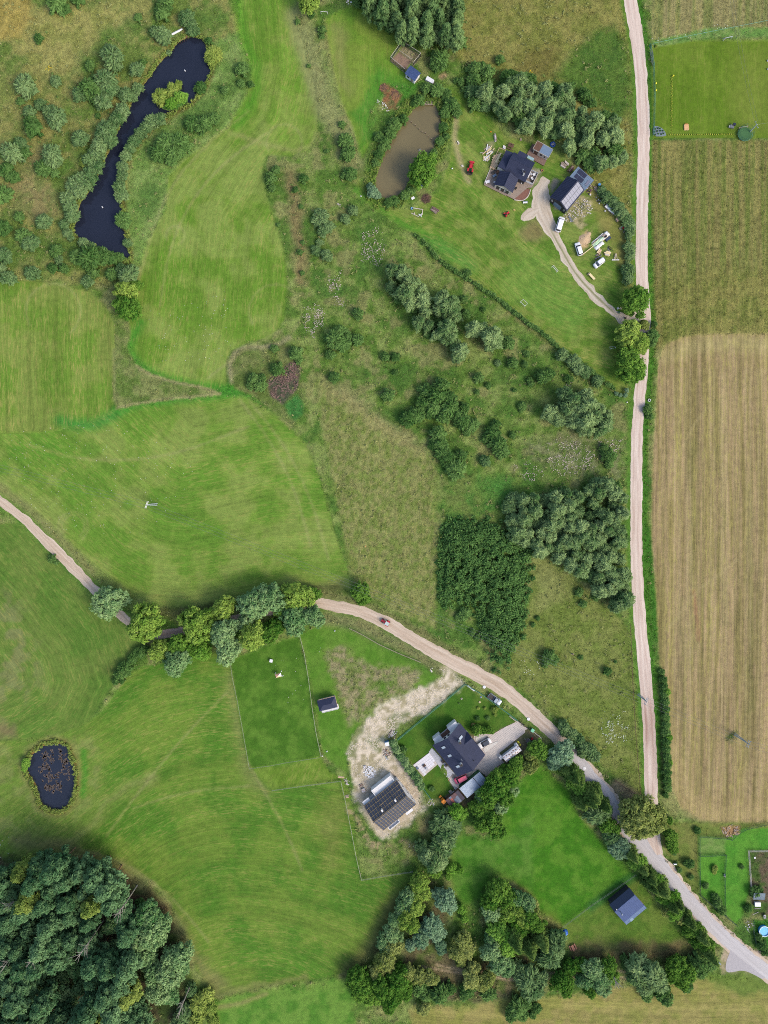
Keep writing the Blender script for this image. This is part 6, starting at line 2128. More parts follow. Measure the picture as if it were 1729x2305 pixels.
for (s_, lab, m_, sz) in (("270,895,30", 'pale glass-topped table on the west arm of the deck', slate_lt, .6), ("245,835,10", 'dark folded sunbed west of the front wing', iron, .5), ("330,820,60", 'brown cube seat by the west wing wall', timber_dk, .55), ("140,1010,20", 'grey covered bench at the deck\'s south-west corner', slab_lt, .7), ("290,800,0", 'round black barbecue beside the white wall', black_m, .35), ("790,1010,30", 'white storage box under the eaves on the deck', pvc, .6), ("665,1130,45", 'black planter box at the corner of the front wing', black_m, .4), ("270,1015,20", 'small pale parasol base left on the deck', slab_lt, .3)):
 q = D_(s_)[0]
 o = thing('deck_furniture', lab, 'furniture', q[0], q[1], rot=q[2] * 8.295, z=.36)
 MB().box(-sz, -sz * .6, .35, sz, sz * .6, .5).build("top", m_, o)
 for a, b in ((-1, -1), (1, -1), (1, 1), (-1, 1)): MB().box(a * sz * .85 - .05, b * sz * .5 - .05, 0, a * sz * .85 + .05, b * sz * .5 + .05, .35).build("leg", m_, o)
bd = MB().prism([G(*q) for q in smooth_closed(D_("690,1240 890,1108 945,1140 910,1240 820,1335 700,1345 640,1330"), 1)], 0, .22).build("mulch_bed", mulch)
tag(bd, kind='structure')
ed = MB().tube([(*G(*q), .2) for q in smooth_open([p[:2] for p in D_("945,1140 915,1240 880,1290 820,1338 740,1345 640,1330")], 2)], .14, 6).build("bed_kerb", cream_ren)
tag(ed, kind='structure')
pf = thing('unfinished_deck', 'bare new-timber deck frame under construction west of the farmhouse', 'deck', *D_("340,560")[0][:2], rot=-26.6)
def PL_(s, z=.5): return [local(pf, *p[:2], z) for p in D_(s)]
decking(pf, PL_("250,500 395,450 330,680 280,760 200,720"), .5, timber_new, math.radians(-35), .5, name="board")
fp = PL_("190,725 365,352 490,405 340,770")
for a, b in list(zip(fp, fp[1:] + fp[:1])):
 MB().tube([(*a, .5), (*b, .5)], .09, 4).build("beam", timber_new, pf)
for t in (.2, .4, .6, .8):
 a = (fp[0][0] + (fp[1][0] - fp[0][0]) * t, fp[0][1] + (fp[1][1] - fp[0][1]) * t)
 b = (fp[3][0] + (fp[2][0] - fp[3][0]) * t, fp[3][1] + (fp[2][1] - fp[3][1]) * t)
 MB().tube([(*a, .5), (*b, .5)], .07, 4).build("joist", timber_new, pf)
for a in fp: MB().tube([(*a, 0), (*a, .5)], .08, 5).build("post", timber_new, pf)
MB().box(-.25, -1.7, .52, .25, 1.7, .62, math.radians(-2)).build("stacked_board", cream_b, pf)

# ------------------------------------------------------------------ garden cabin with its own deck
gc = thing('garden_cabin', 'flat-roofed grey garden cabin on a brown deck by the blue pool', 'cabin', *Q(1080, 290, "1180,383")[0], rot=-29, hz=2.5)
MB().box(-2.5, -1.25, .3, 2.5, 1.2, 2.3).build("wall", cream_ren, gc)
for x0, x1, m_ in ((-2.75, -.65, timber_dk), (-.65, 2.75, slate_lt)):
 boxpart(gc, "roof_panel", m_, x0, -1.35, 2.42, x1, 1.45, 2.55)
for a in ((-2.8, 1.45, 2.8, 1.53), (-2.8, -1.43, 2.8, -1.35), (-2.83, -1.43, -2.75, 1.53), (2.75, -1.43, 2.83, 1.53)):
 boxpart(gc, "fascia", cream_ren, a[0], a[1], 2.3, a[2], a[3], 2.62)
for x0, wd, m_, nm in ((-1.5, 1.2, timber_dk, "door"), (.3, .6, glass, "window"), (1.6, .3, glass, "window")):
 boxpart(gc, nm, m_, x0 - wd / 2, -1.32, .4 if nm == 'door' else 1.1, x0 + wd / 2, -1.26, 2.1)
MB().box(-3.8, -3.1, .05, 2.6, -1.26, .3).build("deck_base", timber_dk, gc)
decking(gc, [(-3.8, -3.1), (2.6, -3.1), (2.6, -1.27), (-2.55, -1.27), (-2.55, 1.2), (-3.8, 1.2)], .34, simple("brown_decking", (136, 112, 100), .85, noise=.1, scale=2), 0, .22)

# ------------------------------------------------------------------ garage with solar panels
gaL, gaW, gaE, gaR = 8.5, 6.9, 3.0, 5.0
ga = thing('garage', 'dark gabled garage with two rows of solar panels at the lime drive', 'garage', *Q(1220, 350, "485,690")[0], rot=50.2, hz=3.9)
l, w, zt = gable(ga, gaL, gaW, gaE, gaR, slate, dark_ren, over=.35, style='seam', n=16)
for r_i, yy in ((0, -1.0), (1, -2.45)):
 for k in range(8):
  slope_panel(ga, "solar_panel", pv_grey, -gaL / 2 + .75 + k * 1.0, yy, .94, 1.3, gaW, gaE, gaR, lift=.1, th=.04)
MB().tube([(-4.1, -1.72, on_slope(gaW, gaE, gaR, -1.72) + .17), (4.1, -1.72, on_slope(gaW, gaE, gaR, -1.72) + .17)], .04, 4).build("panel_rail", alu, ga)
opening(ga, "garage_door", '-x', .1, 0, 2.9, 2.3, l, w, frame_m=steel_m, glass_m=slate_lt)
for u in (-2.4, 2.4): opening(ga, "window", '-x', u, 1.2, .5, .8, l, w)
for u in (-2, 2): opening(ga, "window", '-y', u, 1.2, 1.1, .9, l, w)
an = thing('garage_annex', 'pale blue lean-to annex with seven dark solar panels behind the garage', 'shed', *Q(1220, 350, "752,418")[0], rot=-41, hz=2.5)
MB().box(-3.0, -2.0, 0, 3.0, 1.5, 2.25).build("wall", grey_ren, an)
rf = MB().quad((-3.25, -2.2, 2.3), (3.25, -2.2, 2.3), (3.25, 1.75, 2.7), (-3.25, 1.75, 2.7)).quad((-3.25, 1.75, 2.6), (3.25, 1.75, 2.6), (3.25, -2.2, 2.2), (-3.25, -2.2, 2.2))
for x in np.linspace(-3.2, 3.2, 14): rf.tube([(x, -2.2, 2.33), (x, 1.75, 2.73)], .03, 4)
rf.build("roof", slate_lt, an)
def annex_panel(x, y, lx, ly, m):
 z = lambda yy: 2.3 + .4 * (yy + 2.2) / 3.95 + .12
 MB().quad((x - lx / 2, y - ly / 2, z(y - ly / 2)), (x + lx / 2, y - ly / 2, z(y - ly / 2)), (x + lx / 2, y + ly / 2, z(y + ly / 2)), (x - lx / 2, y + ly / 2, z(y + ly / 2))).build("solar_panel", m, an)
for k in range(3): annex_panel(-1.9 + k * 1.05, .85, .95, 1.4, pv_dark)
for k in range(3): annex_panel(-1.7 + k * 1.05, -.75, .95, 1.3, pv_dark)
annex_panel(2.3, -.2, .7, 1.8, pv_grey)

# ------------------------------------------------------------------ small huts and sheds
hu = thing('garden_hut', 'small slate-roofed hut with white porch in the paddock', 'hut', 736.5, 1585.0, 13.5, hz=2.6)
MB().box(-2.6, -1.3, 0, 2.6, 1.5, 2.2).build("wall", cream_ren, hu)
hp = [(-2.9, -1.75), (2.9, -1.75), (2.9, 1.75), (-2.9, 1.75)]
mb = MB()
a, b, c_, d = [(x, y, 2.3) for x, y in hp]
r0, r1 = (-1.3, 0, 3.1), (1.4, 0, 3.1)
mb.quad(a, b, r1, r0); mb.quad(b, c_, r1); mb.quad(c_, d, r0, r1); mb.quad(d, a, r0)
mb.build("roof", slate, hu)
MB().box(-2.55, -2.75, .12, 3.0, -1.3, .3).build("porch_floor", pvc, hu)
for x in (-2.4, .2, 2.8): MB().tube([(x, -2.65, .3), (x, -2.65, 1.3)], .05, 5).build("post", pvc, hu)
for z_ in (.8, 1.3): MB().tube([(-2.4, -2.65, z_), (2.8, -2.65, z_)], .05, 4).build("rail", pvc, hu)
for x in (-1.4, 1.3):
 o = boxpart(hu, "window", pvc, x - .5, -1.37, .9, x + .5, -1.31, 1.9)
 boxpart(o, "pane", glass, x - .42, -1.4, .98, x + .42, -1.37, 1.82)
boxpart(hu, "verge_board", timber_new, -2.6, 1.78, 2.15, 2.95, 1.86, 2.35)
boxpart(hu, "verge_board", timber_new, 2.93, -1.7, 2.15, 3.0, 1.8, 2.35)

c2 = thing('cabin', 'blue metal-roofed cabin with chimney near the asphalt road', 'cabin', 1412.5, 2039.5, 40, hz=3.1)
l, w, zt = gable(c2, 8.2, 7.2, 2.6, 4.2, slate_blue, dark_ren, over=.3, style='seam', n=14, back_m=simple("blue_roof_painted_shade", (44, 56, 82), .45, noise=.05, spec=.4))  # darker copy of the blue roof, the slope's shade put into its colour
for o in list(c2.children):            # the ridge stands well north-west of the middle
 for v in o.data.vertices: v.co.y += 1.95 * max(0, 1 - abs(v.co.y) / 3.6)
pr = MB().quad((-4.1, -5.0, 2.1), (4.1, -5.0, 2.1), (4.1, -3.55, 2.62), (-4.1, -3.55, 2.62)).quad((-4.1, -3.55, 2.52), (4.1, -3.55, 2.52), (4.1, -5.0, 2.0), (-4.1, -5.0, 2.0))
for x in np.linspace(-4.0, 4.0, 15): pr.tube([(x, -5.0, 2.13), (x, -3.55, 2.65)], .03, 4)
pr.build("porch_roof", simple("pale_slate_blue_sheet", (98, 120, 154), .7, noise=.06, spec=.2), c2)
boxpart(c2, "porch_rooflight", simple("twinwall_sheet", (132, 160, 178), .3, noise=.05), -2.3, -4.95, 2.32, -1.2, -4.0, 2.4)
for x in (-3.9, -1.3, 1.3, 3.9): MB().tube([(x, -4.85, 0), (x, -4.85, 2.1)], .07, 5).build("post", timber_dk, c2)
MB().box(-4.0, -4.95, 0, 4.0, -3.25, .15).build("porch_floor", timber_old, c2)
ck = MB().lathe([(.14, 3.6), (.14, 5.4)], -2.7, .6, 8).build("chimney", alu, c2)
MB().lathe([(.26, 5.4), (.2, 5.55), (.05, 5.65)], -2.7, .6, 8).build("cowl", alu, ck)
MB().lathe([(.1, 3.2), (.1, 4.6), (.16, 4.65)], -3.1, 2.3, 8).build("vent_pipe", alu, c2)
for u in (-2, 1.8): opening(c2, "window", '-y', u, .9, 1.1, 1.1, l, w)
opening(c2, "door", '-y', 0, .15, .95, 2.0, l, w, glass_m=timber_dk)
opening(c2, "window", '+x', 0, 1, 1.2, 1.1, l, w)

sh = thing('metal_shed', 'long galvanised-roof shed behind the dark-roofed house', 'shed', *Q(960, 1720, "878,392")[0], rot=39.3, hz=2.7)
MB().box(-3.95, -1.8, 0, 3.95, 1.9, 2.35).build("wall", green_mesh, sh)
for k in range(9):
 x0 = -4.1 + k * .911
 m_ = MB().quad((x0, -2.0, 2.42), (x0 + .905, -2.0, 2.42), (x0 + .905, 2.0, 2.8), (x0, 2.0, 2.8))
 m_.quad((x0, -2.0, 2.36), (x0, 2.0, 2.74), (x0 + .905, 2.0, 2.74), (x0 + .905, -2.0, 2.36))
 for q in range(4):
  m_.tube([(x0 + .1 + q * .23, -2.0, 2.43), (x0 + .1 + q * .23, 2.0, 2.81)], .025, 4)
 m_.build("roof_sheet", zinc, sh)
MB().tube([(1.35, -2.0, 2.5), (1.35, 2.0, 2.88)], .06, 4).build("joint_strip", iron, sh)
s2 = thing('patchwork_shed', 'low shed roofed in rusty, grey and red sheets beside the metal shed', 'shed', *Q(960, 1720, "540,662")[0], rot=39.3, hz=2.3)
MB().box(-2.4, -1.55, 0, 2.5, 1.5, 2.0).build("wall", timber_dk, s2)
cols_ = [(-2.65, -1.3, -1.75, 1.7, rust), (-1.3, -.55, -1.75, .2, red_sheet), (-1.3, -.5, .2, 1.0, red_sheet), (-1.3, -.5, 1.0, 1.7, grey_sheet), (-.5, .4, -1.75, .2, grey_sheet), (-.5, .4, .2, 1.7, rust), (.4, 1.3, -1.75, .6, grey_sheet), (.4, 1.3, .6, 1.7, rust), (1.3, 2.55, -1.75, 1.7, simple("dark_sheet", (72, 66, 76), .7, noise=.1))]
for x0, x1, y0, y1, m_ in cols_:
 boxpart(s2, "roof_sheet", m_, x0 + .02, y0 + .02, 2.05, x1 - .02, y1 - .02, 2.12)
gh = thing('patched_greenhouse', 'long white greenhouse with rust-brown patches beside the paved drive', 'greenhouse', *Q(1020, 1560, "1103,1133")[0], rot=37.5, hz=2.0)
MB().box(-2.9, -.95, 0, 2.9, .95, 1.8).build("wall", simple("twinwall_panels", (196, 200, 204), .4, noise=.08), gh)
pt_m = simple("stained_white_sheet", (224, 220, 220), .6, noise=.04, scale=1.1)
pt_b = simple("rust_brown_patch", (146, 116, 100), .8, noise=.15)
for k in range(7):
 x0 = -3.05 + k * .871
 for s in (-1, 1):
  m_ = MB().quad((x0, 0, 2.25), (x0 + .86, 0, 2.25), (x0 + .86, s * 1.08, 1.85), (x0, s * 1.08, 1.85))
  m_.quad((x0, 0, 2.2), (x0, s * 1.08, 1.8), (x0 + .86, s * 1.08, 1.8), (x0 + .86, 0, 2.2))
  o = m_.build("roof_panel", pt_m, gh)
  if k < 7:
   cx_, cy_ = x0 + .43 + random.uniform(-.12, .12), s * random.uniform(.35, .75)
   pp = []
   for t in np.linspace(0, 6.28, 8)[:-1]:
    a_, b_ = cx_ + math.cos(t) * random.uniform(.18, .36), cy_ + math.sin(t) * random.uniform(.12, .26)
    pp.append((a_, b_, 2.25 - .4 * abs(b_) / 1.08 + .02))
   MB().quad(*pp).build("patch", pt_b, o)
for s_, lab in (("1170,955", 'white square water tank north of the patched greenhouse'), ("885,1185", 'white square water tank at the greenhouse\'s south-west end')):
 q = Q(1020, 1560, s_)[0]
 o = thing('water_tank', lab, 'tank', q[0], q[1], rot=38)
 MB().box(-.5, -.5, .12, .5, .5, 1.1).build("tank", pvc, o)
 MB().box(-.55, -.55, 0, .55, .55, .12).build("pallet", timber_old, o)
 MB().lathe([(.12, 1.1), (.12, 1.18)], 0, 0, 8).build("cap", black_m, o)

hs = thing('hen_house', 'small white hen house with ribbed blue roof at the run\'s corner', 'hen house', *Q(860, 80, "640,775", 9.217)[0], rot=-37.7, hz=2.3)
MB().box(-1.75, -1.35, 0, 1.75, 1.3, 1.95).build("wall", white_ren, hs)
for s, y0, y1, z0, z1 in ((1, .35, 1.6, 2.55, 2.1), (-1, .35, -1.55, 2.55, 2.0)):
 m_ = MB().quad((-2.0, y0, z0), (2.0, y0, z0), (2.0, y1, z1), (-2.0, y1, z1)).quad((-2.0, y0, z0 - .06), (-2.0, y1, z1 - .06), (2.0, y1, z1 - .06), (2.0, y0, z0 - .06))
 for x in np.linspace(-1.95, 1.95, 12): m_.tube([(x, y0, z0 + .03), (x, y1, z1 + .03)], .03, 4)
 m_.build("roof_slope", slate_blue, hs)
boxpart(hs, "door", timber_old, .3, -1.42, 0, 1.1, -1.36, 1.7)
boxpart(hs, "window", glass, -1.2, -1.42, .9, -.4, -1.36, 1.5)
hr_ = thing('hen_run', 'wire mesh hen run of bare earth with pale top rails', 'pen', *Q(860, 80, "500,440", 9.217)[0])
cor = [local(hr_, *p[:2], 0) for p in Q(860, 80, "175,525 410,195 800,445 640,640", 9.217)] + [local(hr_, *Q(860, 80, "470,770", 9.217)[0], 0)]
segs = [(cor[0], cor[1]), (cor[1], cor[2]), (cor[2], cor[3]), (cor[4], cor[0])]
for a, b in segs:
 L = math.hypot(b[0] - a[0], b[1] - a[1])
 k = max(2, round(L / 1.9))
 for i in range(k + 1):
  t = i / k
  MB().tube([(a[0] + (b[0] - a[0]) * t, a[1] + (b[1] - a[1]) * t, 0), (a[0] + (b[0] - a[0]) * t, a[1] + (b[1] - a[1]) * t, 1.9)], .05, 5).build("post", iron, hr_)
 MB().tube([(*a, 1.9), (*b, 1.9)], .06, 4).build("top_rail", cream_ren, hr_)
 MB().tube([(*a, .1), (*b, .1)], .08, 4).build("kickboard", timber_old, hr_)
 mb = MB()
 for z_ in np.linspace(.2, 1.8, 9): mb.tube([(*a, z_), (*b, z_)], .022, 3, cap=False)
 kk = int(L / .3)
 for i in range(kk + 1):
  t = i / kk
  mb.tube([(a[0] + (b[0] - a[0]) * t, a[1] + (b[1] - a[1]) * t, .1), (a[0] + (b[0] - a[0]) * t, a[1] + (b[1] - a[1]) * t, 1.9)], .016, 3, cap=False)
 mb.build("mesh_panel", netm, hr_)
a, b = [local(hr_, *p[:2], 0) for p in Q(860, 80, "345,335 620,530", 9.217)]
MB().tube([(*a, .9), (*b, .9)], .05, 4).build("partition_rail", cream_ren, hr_)
wt = thing('white_trailer', 'white covered trailer parked between hen house and pond', 'trailer', *Q(860, 80, "995,922", 9.217)[0], rot=-31, hz=1.0)
MB().prism([(-1.4, -.65), (1.2, -.65), (1.45, 0), (1.2, .65), (-1.4, .65)], .55, 1.15, top_scale=.94).build("body", pvc, wt)
MB().tube([(1.3, 0, .5), (2.1, 0, .45)], .05, 5).build("drawbar", steel_m, wt)
for s in (-1, 1):
 MB().tube([(-.2, s * .7, .3), (-.2, s * .86, .3)], .3, 12).build("wheel", black_m, wt)

# south-east yard
ss = thing('lean_to', 'small grey corrugated lean-to in the south-east yard', 'shed', *Q(1560, 1840, "1035,1232", 6.911)[0], rot=-2, hz=2.2)
MB().box(-1.6, -.9, 0, 1.6, .9, 1.85).build("wall", timber_dk, ss)
m_ = MB().quad((-1.8, -1.1, 1.95), (1.8, -1.1, 1.95), (1.8, 1.1, 2.3), (-1.8, 1.1, 2.3)).quad((-1.8, -1.1, 1.9), (-1.8, 1.1, 2.25), (1.8, 1.1, 2.25), (1.8, -1.1, 1.9))
for x in np.linspace(-1.7, 1.7, 12): m_.tube([(x, -1.1, 1.97), (x, 1.1, 2.32)], .035, 4)
m_.build("roof", simple("grey_corrugated", (112, 132, 144), .5, noise=.08), ss)
wb = thing('white_crate', 'bright white lidded crate standing before the grey lean-to', 'crate', *Q(1560, 1840, "990,1333", 6.911)[0])
MB().box(-.85, -.6, 0, .85, .6, .75).build("box", pvc, wb)
MB().box(-.9, -.65, .75, .9, .65, .82).build("lid", pvc, wb)
pl = thing('round_pool', 'round sky-blue garden pool with white rim in the south-east yard', 'pool', *Q(1560, 1840, "1085,1745", 6.911)[0])
MB().lathe([(1.62, 0), (1.66, .95), (1.5, 1.0), (1.5, .6)], 0, 0, 28).build("wall", simple("pool_liner", (70, 160, 226), .4, noise=.05), pl)
MB().lathe([(1.5, .6), (1.5, .82)], 0, 0, 28).build("water", sky_w, pl)
mb = MB()
mb.tube([(math.cos(t) * 1.58, math.sin(t) * 1.58, 1.0) for t in np.linspace(0, 2 * math.pi, 29)], .13, 6)
mb.build("rim", pool_rim, pl)
p2 = thing('inflatable_pool', 'small blue ring pool with cross straps by the garden cabin', 'pool', *Q(1080, 290, "1360,300")[0])
mb = MB()
for z_, r_ in ((.18, .72), (.42, .7)):
 mb.tube([(math.cos(t) * r_, math.sin(t) * r_, z_) for t in np.linspace(0, 2 * math.pi, 21)], .15, 6)
mb.build("ring", blue_p, p2)
MB().lathe([(.6, .05), (.6, .3)], 0, 0, 16).build("water", simple("dark_blue_water", (38, 62, 110), .1, noise=.1), p2)
mb = MB()
for t in (.4, 1.45, 2.5): mb.tube([(math.cos(t) * .66, math.sin(t) * .66, .52), (-math.cos(t) * .66, -math.sin(t) * .66, .52)], .045, 4)
mb.build("strap", pvc, p2)

# ------------------------------------------------------------------ vehicles
def loft(rings, n_c=4):
 """rings: (z, x0, x1, half width, corner radius)"""
 mb = MB()
 idx = []
 for z, x0, x1, hw, cr in rings:
  i = len(mb.v)
  k = 0
  for cx_, cy_, a0 in ((x1 - cr, hw - cr, 0), (x0 + cr, hw - cr, 90), (x0 + cr, -hw + cr, 180), (x1 - cr, -hw + cr, 270)):
   for q in range(n_c):
    t = math.radians(a0 + 90 * q / (n_c - 1))
    mb.v.append((cx_ + cr * math.cos(t), cy_ + cr * math.sin(t), z))
    k += 1
  idx.append((i, k))
 for (a, k), (b, _) in zip(idx, idx[1:]):
  for q in range(k):
   q2 = (q + 1) % k
   mb.f.append((a + q, a + q2, b + q2, b + q))
 a, k = idx[0]
 mb.f.append(tuple(a + q for q in range(k))[::-1])
 a, k = idx[-1]
 mb.f.append(tuple(a + q for q in range(k)))
 return mb

lamp_w = simple("headlamp", (226, 230, 232), .1, spec=.8, noise=.02)
lamp_r = simple("tail_lamp", (168, 26, 30), .2, noise=.05)

def car(name, label, cat, px, py, rot, L, Wd, paint, style='hatch', roof_m=None):
 r = thing(name, label, cat, px, py, rot, hz=.8)
 h, w = L / 2, Wd / 2
 hood = {'hatch': .95, 'sedan': 1.05, 'van': .75, 'pickup': 1.1}[style]
 top = {'hatch': 1.48, 'sedan': 1.42, 'van': 1.85, 'pickup': 1.7}[style]
 belt = .95 if style != 'van' else 1.1
 loft([(.28, -h + .08, h - .1, w - .08, .25), (.5, -h, h, w, .32), (.75, -h, h - .02, w, .34), (belt - .1, -h + .03, h - .12, w - .04, .36), (belt, -h + .08, h - .45, w - .1, .36)]).build("body", paint, r, True)
 rear = -h + (.12 if style in ('hatch', 'van') else (.75 if style == 'sedan' else 2.0))
 loft([(belt, rear, h - hood, w - .12, .2), (top - .06, rear + (.28 if style != 'van' else .1), h - hood - .55, w - .24, .2)]).build("windows", glass, r)
 loft([(top - .08, rear + .22, h - hood - .5, w - .22, .2), (top, rear + .32, h - hood - .62, w - .3, .2)]).build("roof", roof_m or paint, r)
 if style == 'pickup':
  MB().box(-h + .15, -w + .15, belt - .02, -h + 1.9, w - .15, belt + .02).build("load_bed", iron, r)
 for sx in (-h + .75, h - .8):
  for sy in (-1, 1):
   wh = MB().tube([(sx, sy * (w - .2), .32), (sx, sy * (w + .01), .32)], .32, 14).build("wheel", black_m, r)
   MB().tube([(sx, sy * (w + .01), .32), (sx, sy * (w + .03), .32)], .18, 10).build("rim", alu, wh)
 for sy in (-1, 1):
  MB().box(h - .16, sy * (w - .38) - .16, .62, h - .01, sy * (w - .38) + .16, .78).build("headlight", lamp_w, r)
  MB().box(-h - .01, sy * (w - .3) - .12, .65, -h + .1, sy * (w - .3) + .12, .9).build("tail_light", lamp_r, r)
  MB().box(h - hood - .3, sy * (w + .06) - .08, belt, h - hood - .15, sy * (w + .06) + .08, belt + .14).build("wing_mirror", paint, r)
 return r

car('parked_van', 'white passenger van parked nose-north beside the lime drive', 'van', *Q(1220, 350, "335,1285")[0], 73, 4.9, 1.9, white_car, 'van')
car('parked_car', 'white hatchback parked on grass next to the timber pile', 'car', *Q(1240, 480, "585,740", 9.217)[0], 107, 4.2, 1.75, white_car, 'hatch')
car('parked_van', 'small white panel van facing south-west below the tarpaulin heap', 'van', *Q(1240, 480, "1005,1030", 9.217)[0], 218, 3.9, 1.7, white_car, 'van')
car('parked_car', 'silver pickup parked on the lane verge outside the green fence', 'pickup', *Q(1020, 1560, "777,118")[0], -35, 4.7, 1.85, silver_car, 'pickup')
car('parked_car', 'white coupe with dark glass roof parked by the gravel beds', 'car', *Q(1020, 1560, "590,938")[0], 210, 4.4, 1.85, white_car, 'sedan', roof_m=glass)
car('parked_van', 'crimson people carrier parked between dark-roofed house and metal shed', 'van', *Q(900, 1600, "1140,1268")[0], 207, 4.4, 1.85, crimson, 'van')

def tractor(label, px, py, rot, k, loader=False, canopy=None, paint=red_p):
 r = thing('tractor', label, 'tractor', px, py, rot, hz=.8)
 MB().box(.1 * k, -.32 * k, .55 * k, 1.45 * k, .32 * k, 1.05 * k).build("bonnet", paint, r)
 MB().box(-.9 * k, -.3 * k, .45 * k, .15 * k, .3 * k, .8 * k).build("chassis", iron, r)
 s_ = MB().box(-.75 * k, -.25 * k, .8 * k, -.3 * k, .25 * k, .92 * k).build("seat", black_m, r)
 MB().box(-.82 * k, -.25 * k, .92 * k, -.74 * k, .25 * k, 1.25 * k).build("backrest", black_m, s_)
 MB().tube([(.05 * k, 0, 1.0 * k), (-.1 * k, 0, 1.2 * k)], .03, 5).tube([(-.1 * k + .16 * k * 0, math.cos(t) * .18 * k, 1.2 * k + math.sin(t) * .12 * k) for t in np.linspace(0, 6.28, 11)], .02, 4).build("steering_wheel", black_m, r)
 for sy in (-1, 1):
  w1 = MB().tube([(-.6 * k, sy * .48 * k, .6 * k), (-.6 * k, sy * .82 * k, .6 * k)], .6 * k, 18).build("rear_wheel", black_m, r)
  MB().tube([(-.6 * k, sy * .82 * k, .6 * k), (-.6 * k, sy * .84 * k, .6 * k)], .3 * k, 12).build("hub", paint, w1)
  w2 = MB().tube([(1.1 * k, sy * .42 * k, .36 * k), (1.1 * k, sy * .64 * k, .36 * k)], .36 * k, 14).build("front_wheel", black_m, r)
  MB().tube([(1.1 * k, sy * .64 * k, .36 * k), (1.1 * k, sy * .66 * k, .36 * k)], .18 * k, 10).build("hub", paint, w2)
  MB().box(-1.0 * k, sy * .65 * k - .2 * k, 1.18 * k, -.15 * k, sy * .65 * k + .2 * k, 1.26 * k).build("mudguard", paint, r)
 MB().tube([(1.0 * k, .2 * k, 1.05 * k), (1.0 * k, .2 * k, 1.6 * k)], .035, 6).build("exhaust", iron, r)
 if canopy:
  MB().box(-.95 * k, -.55 * k, 1.95 * k, .2 * k, .55 * k, 2.02 * k).build("canopy", canopy, r)
  for a in (-.9, .15):
   for b in (-.5, .5): MB().tube([(a * k, b * k, .9 * k), (a * k, b * k, 1.95 * k)], .03, 5).build("canopy_post", iron, r)
 if loader:
  for sy in (-1, 1): MB().tube([(-.1 * k, sy * .45 * k, 1.1 * k), (1.0 * k, sy * .45 * k, 1.2 * k), (1.9 * k, sy * .42 * k, .5 * k)], .06 * k, 5).build("loader_arm", paint, r)
  MB().box(1.85 * k, -.7 * k, .15 * k, 2.3 * k, .7 * k, .6 * k).build("bucket", paint, r)
  MB().box(-1.5 * k, -.7 * k, .25 * k, -1.0 * k, .7 * k, .45 * k).build("implement", iron, r)
 return r

tractor('red loader tractor standing on the lawn between pond and farmhouse', *Q(1000, 250, "219,480", 3.687)[0], 78, 1.12, loader=True)
tractor('small red tractor with pale square canopy driving on the lane', *Q(820, 1380, "805,350", 16.59)[0], 151, 1.05, canopy=simple("canopy_panel", (190, 204, 200), .4, noise=.08))
mw = tractor('small red ride-on mower on the lawn south of the farmhouse', *Q(1080, 290, "500,1585")[0], 38, .72)

of = thing('orange_loader', 'orange machine with square cab roof beside the patchwork shed', 'loader', *Q(960, 1720, "325,700")[0], -45, hz=1.6)
MB().box(-.9, -.5, .5, .7, .5, 1.0).build("body", orange_p, of)
MB().box(-.6, -.6, 1.75, .55, .6, 1.85).build("cab_roof", orange_p, of)
for a in (-.5, .45):
 for b in (-.5, .5): MB().tube([(a, b, 1.0), (a, b, 1.75)], .04, 5).build("cab_post", iron, of)
MB().box(-1.75, -.45, .15, -1.2, .45, .5).build("bucket", orange_p, of)
for a in (-.5, .5):
 for b in (-1, 1): MB().tube([(a, b * .5, .35), (a, b * .72, .35)], .35, 12).build("wheel", black_m, of)
dr = thing('cable_drum', 'pale yellow round drum with dark hole near the orange machine', 'drum', *Q(960, 1720, "400,792")[0], z=0)
m_ = MB()
for z0, z1 in ((0, .1), (.6, .7)):
 m_.lathe([(.18, z0), (.62, z0), (.62, z1), (.18, z1)], 0, 0, 20)
m_.lathe([(.3, .1), (.3, .6)], 0, 0, 14)
m_.build("drum", simple("yellow_drum", (206, 190, 92), .7, noise=.08), dr)
MB().lathe([(.16, .69), (.16, .71)], 0, 0, 12).build("hub_hole", black_m, dr)
ky = thing('kayak', 'short yellow kayak lying beside the patched greenhouse', 'kayak', *Q(1120, 1620, "805,880", 16.59)[0], -58)
loft([(.05, -.8, .8, .16, .15), (.22, -.95, .95, .28, .27), (.32, -.9, .9, .22, .2)]).build("hull", yellow_p, ky, True)
MB().box(-.25, -.13, .31, .25, .13, .345).build("cockpit", black_m, ky)
tr = thing('flat_trailer', 'dark flatbed trailer with steel rim under the trees by the drive', 'trailer', *Q(1120, 1620, "1165,800", 16.59)[0], -33)
MB().box(-.95, -.6, .4, .95, .6, .5).build("bed", simple("trailer_mat", (104, 92, 90), .8, noise=.1), tr)
for s in (-1, 1):
 MB().tube([(-.95, s * .62, .55), (.95, s * .62, .55)], .04, 5).build("rail", alu, tr)
 MB().tube([(0, s * .66, .28), (0, s * .8, .28)], .28, 12).build("wheel", black_m, tr)
MB().tube([(-.95, 0, .4), (-1.7, 0, .38)], .04, 5).build("drawbar", alu, tr)
rt = thing('garden_tiller', 'small bright red tiller beside the dark trailer', 'tiller', *Q(1120, 1620, "1280,690", 16.59)[0], 60)
MB().box(-.35, -.25, .3, .35, .25, .65).build("housing", red_p, rt)
MB().tube([(-.3, -.15, .5), (-1.0, -.3, .95)], .025, 5).tube([(-.3, .15, .5), (-1.0, .3, .95)], .025, 5).build("handlebar", iron, rt)
for s in (-1, 1): MB().tube([(0, s * .28, .2), (0, s * .38, .2)], .2, 10).build("wheel", black_m, rt)

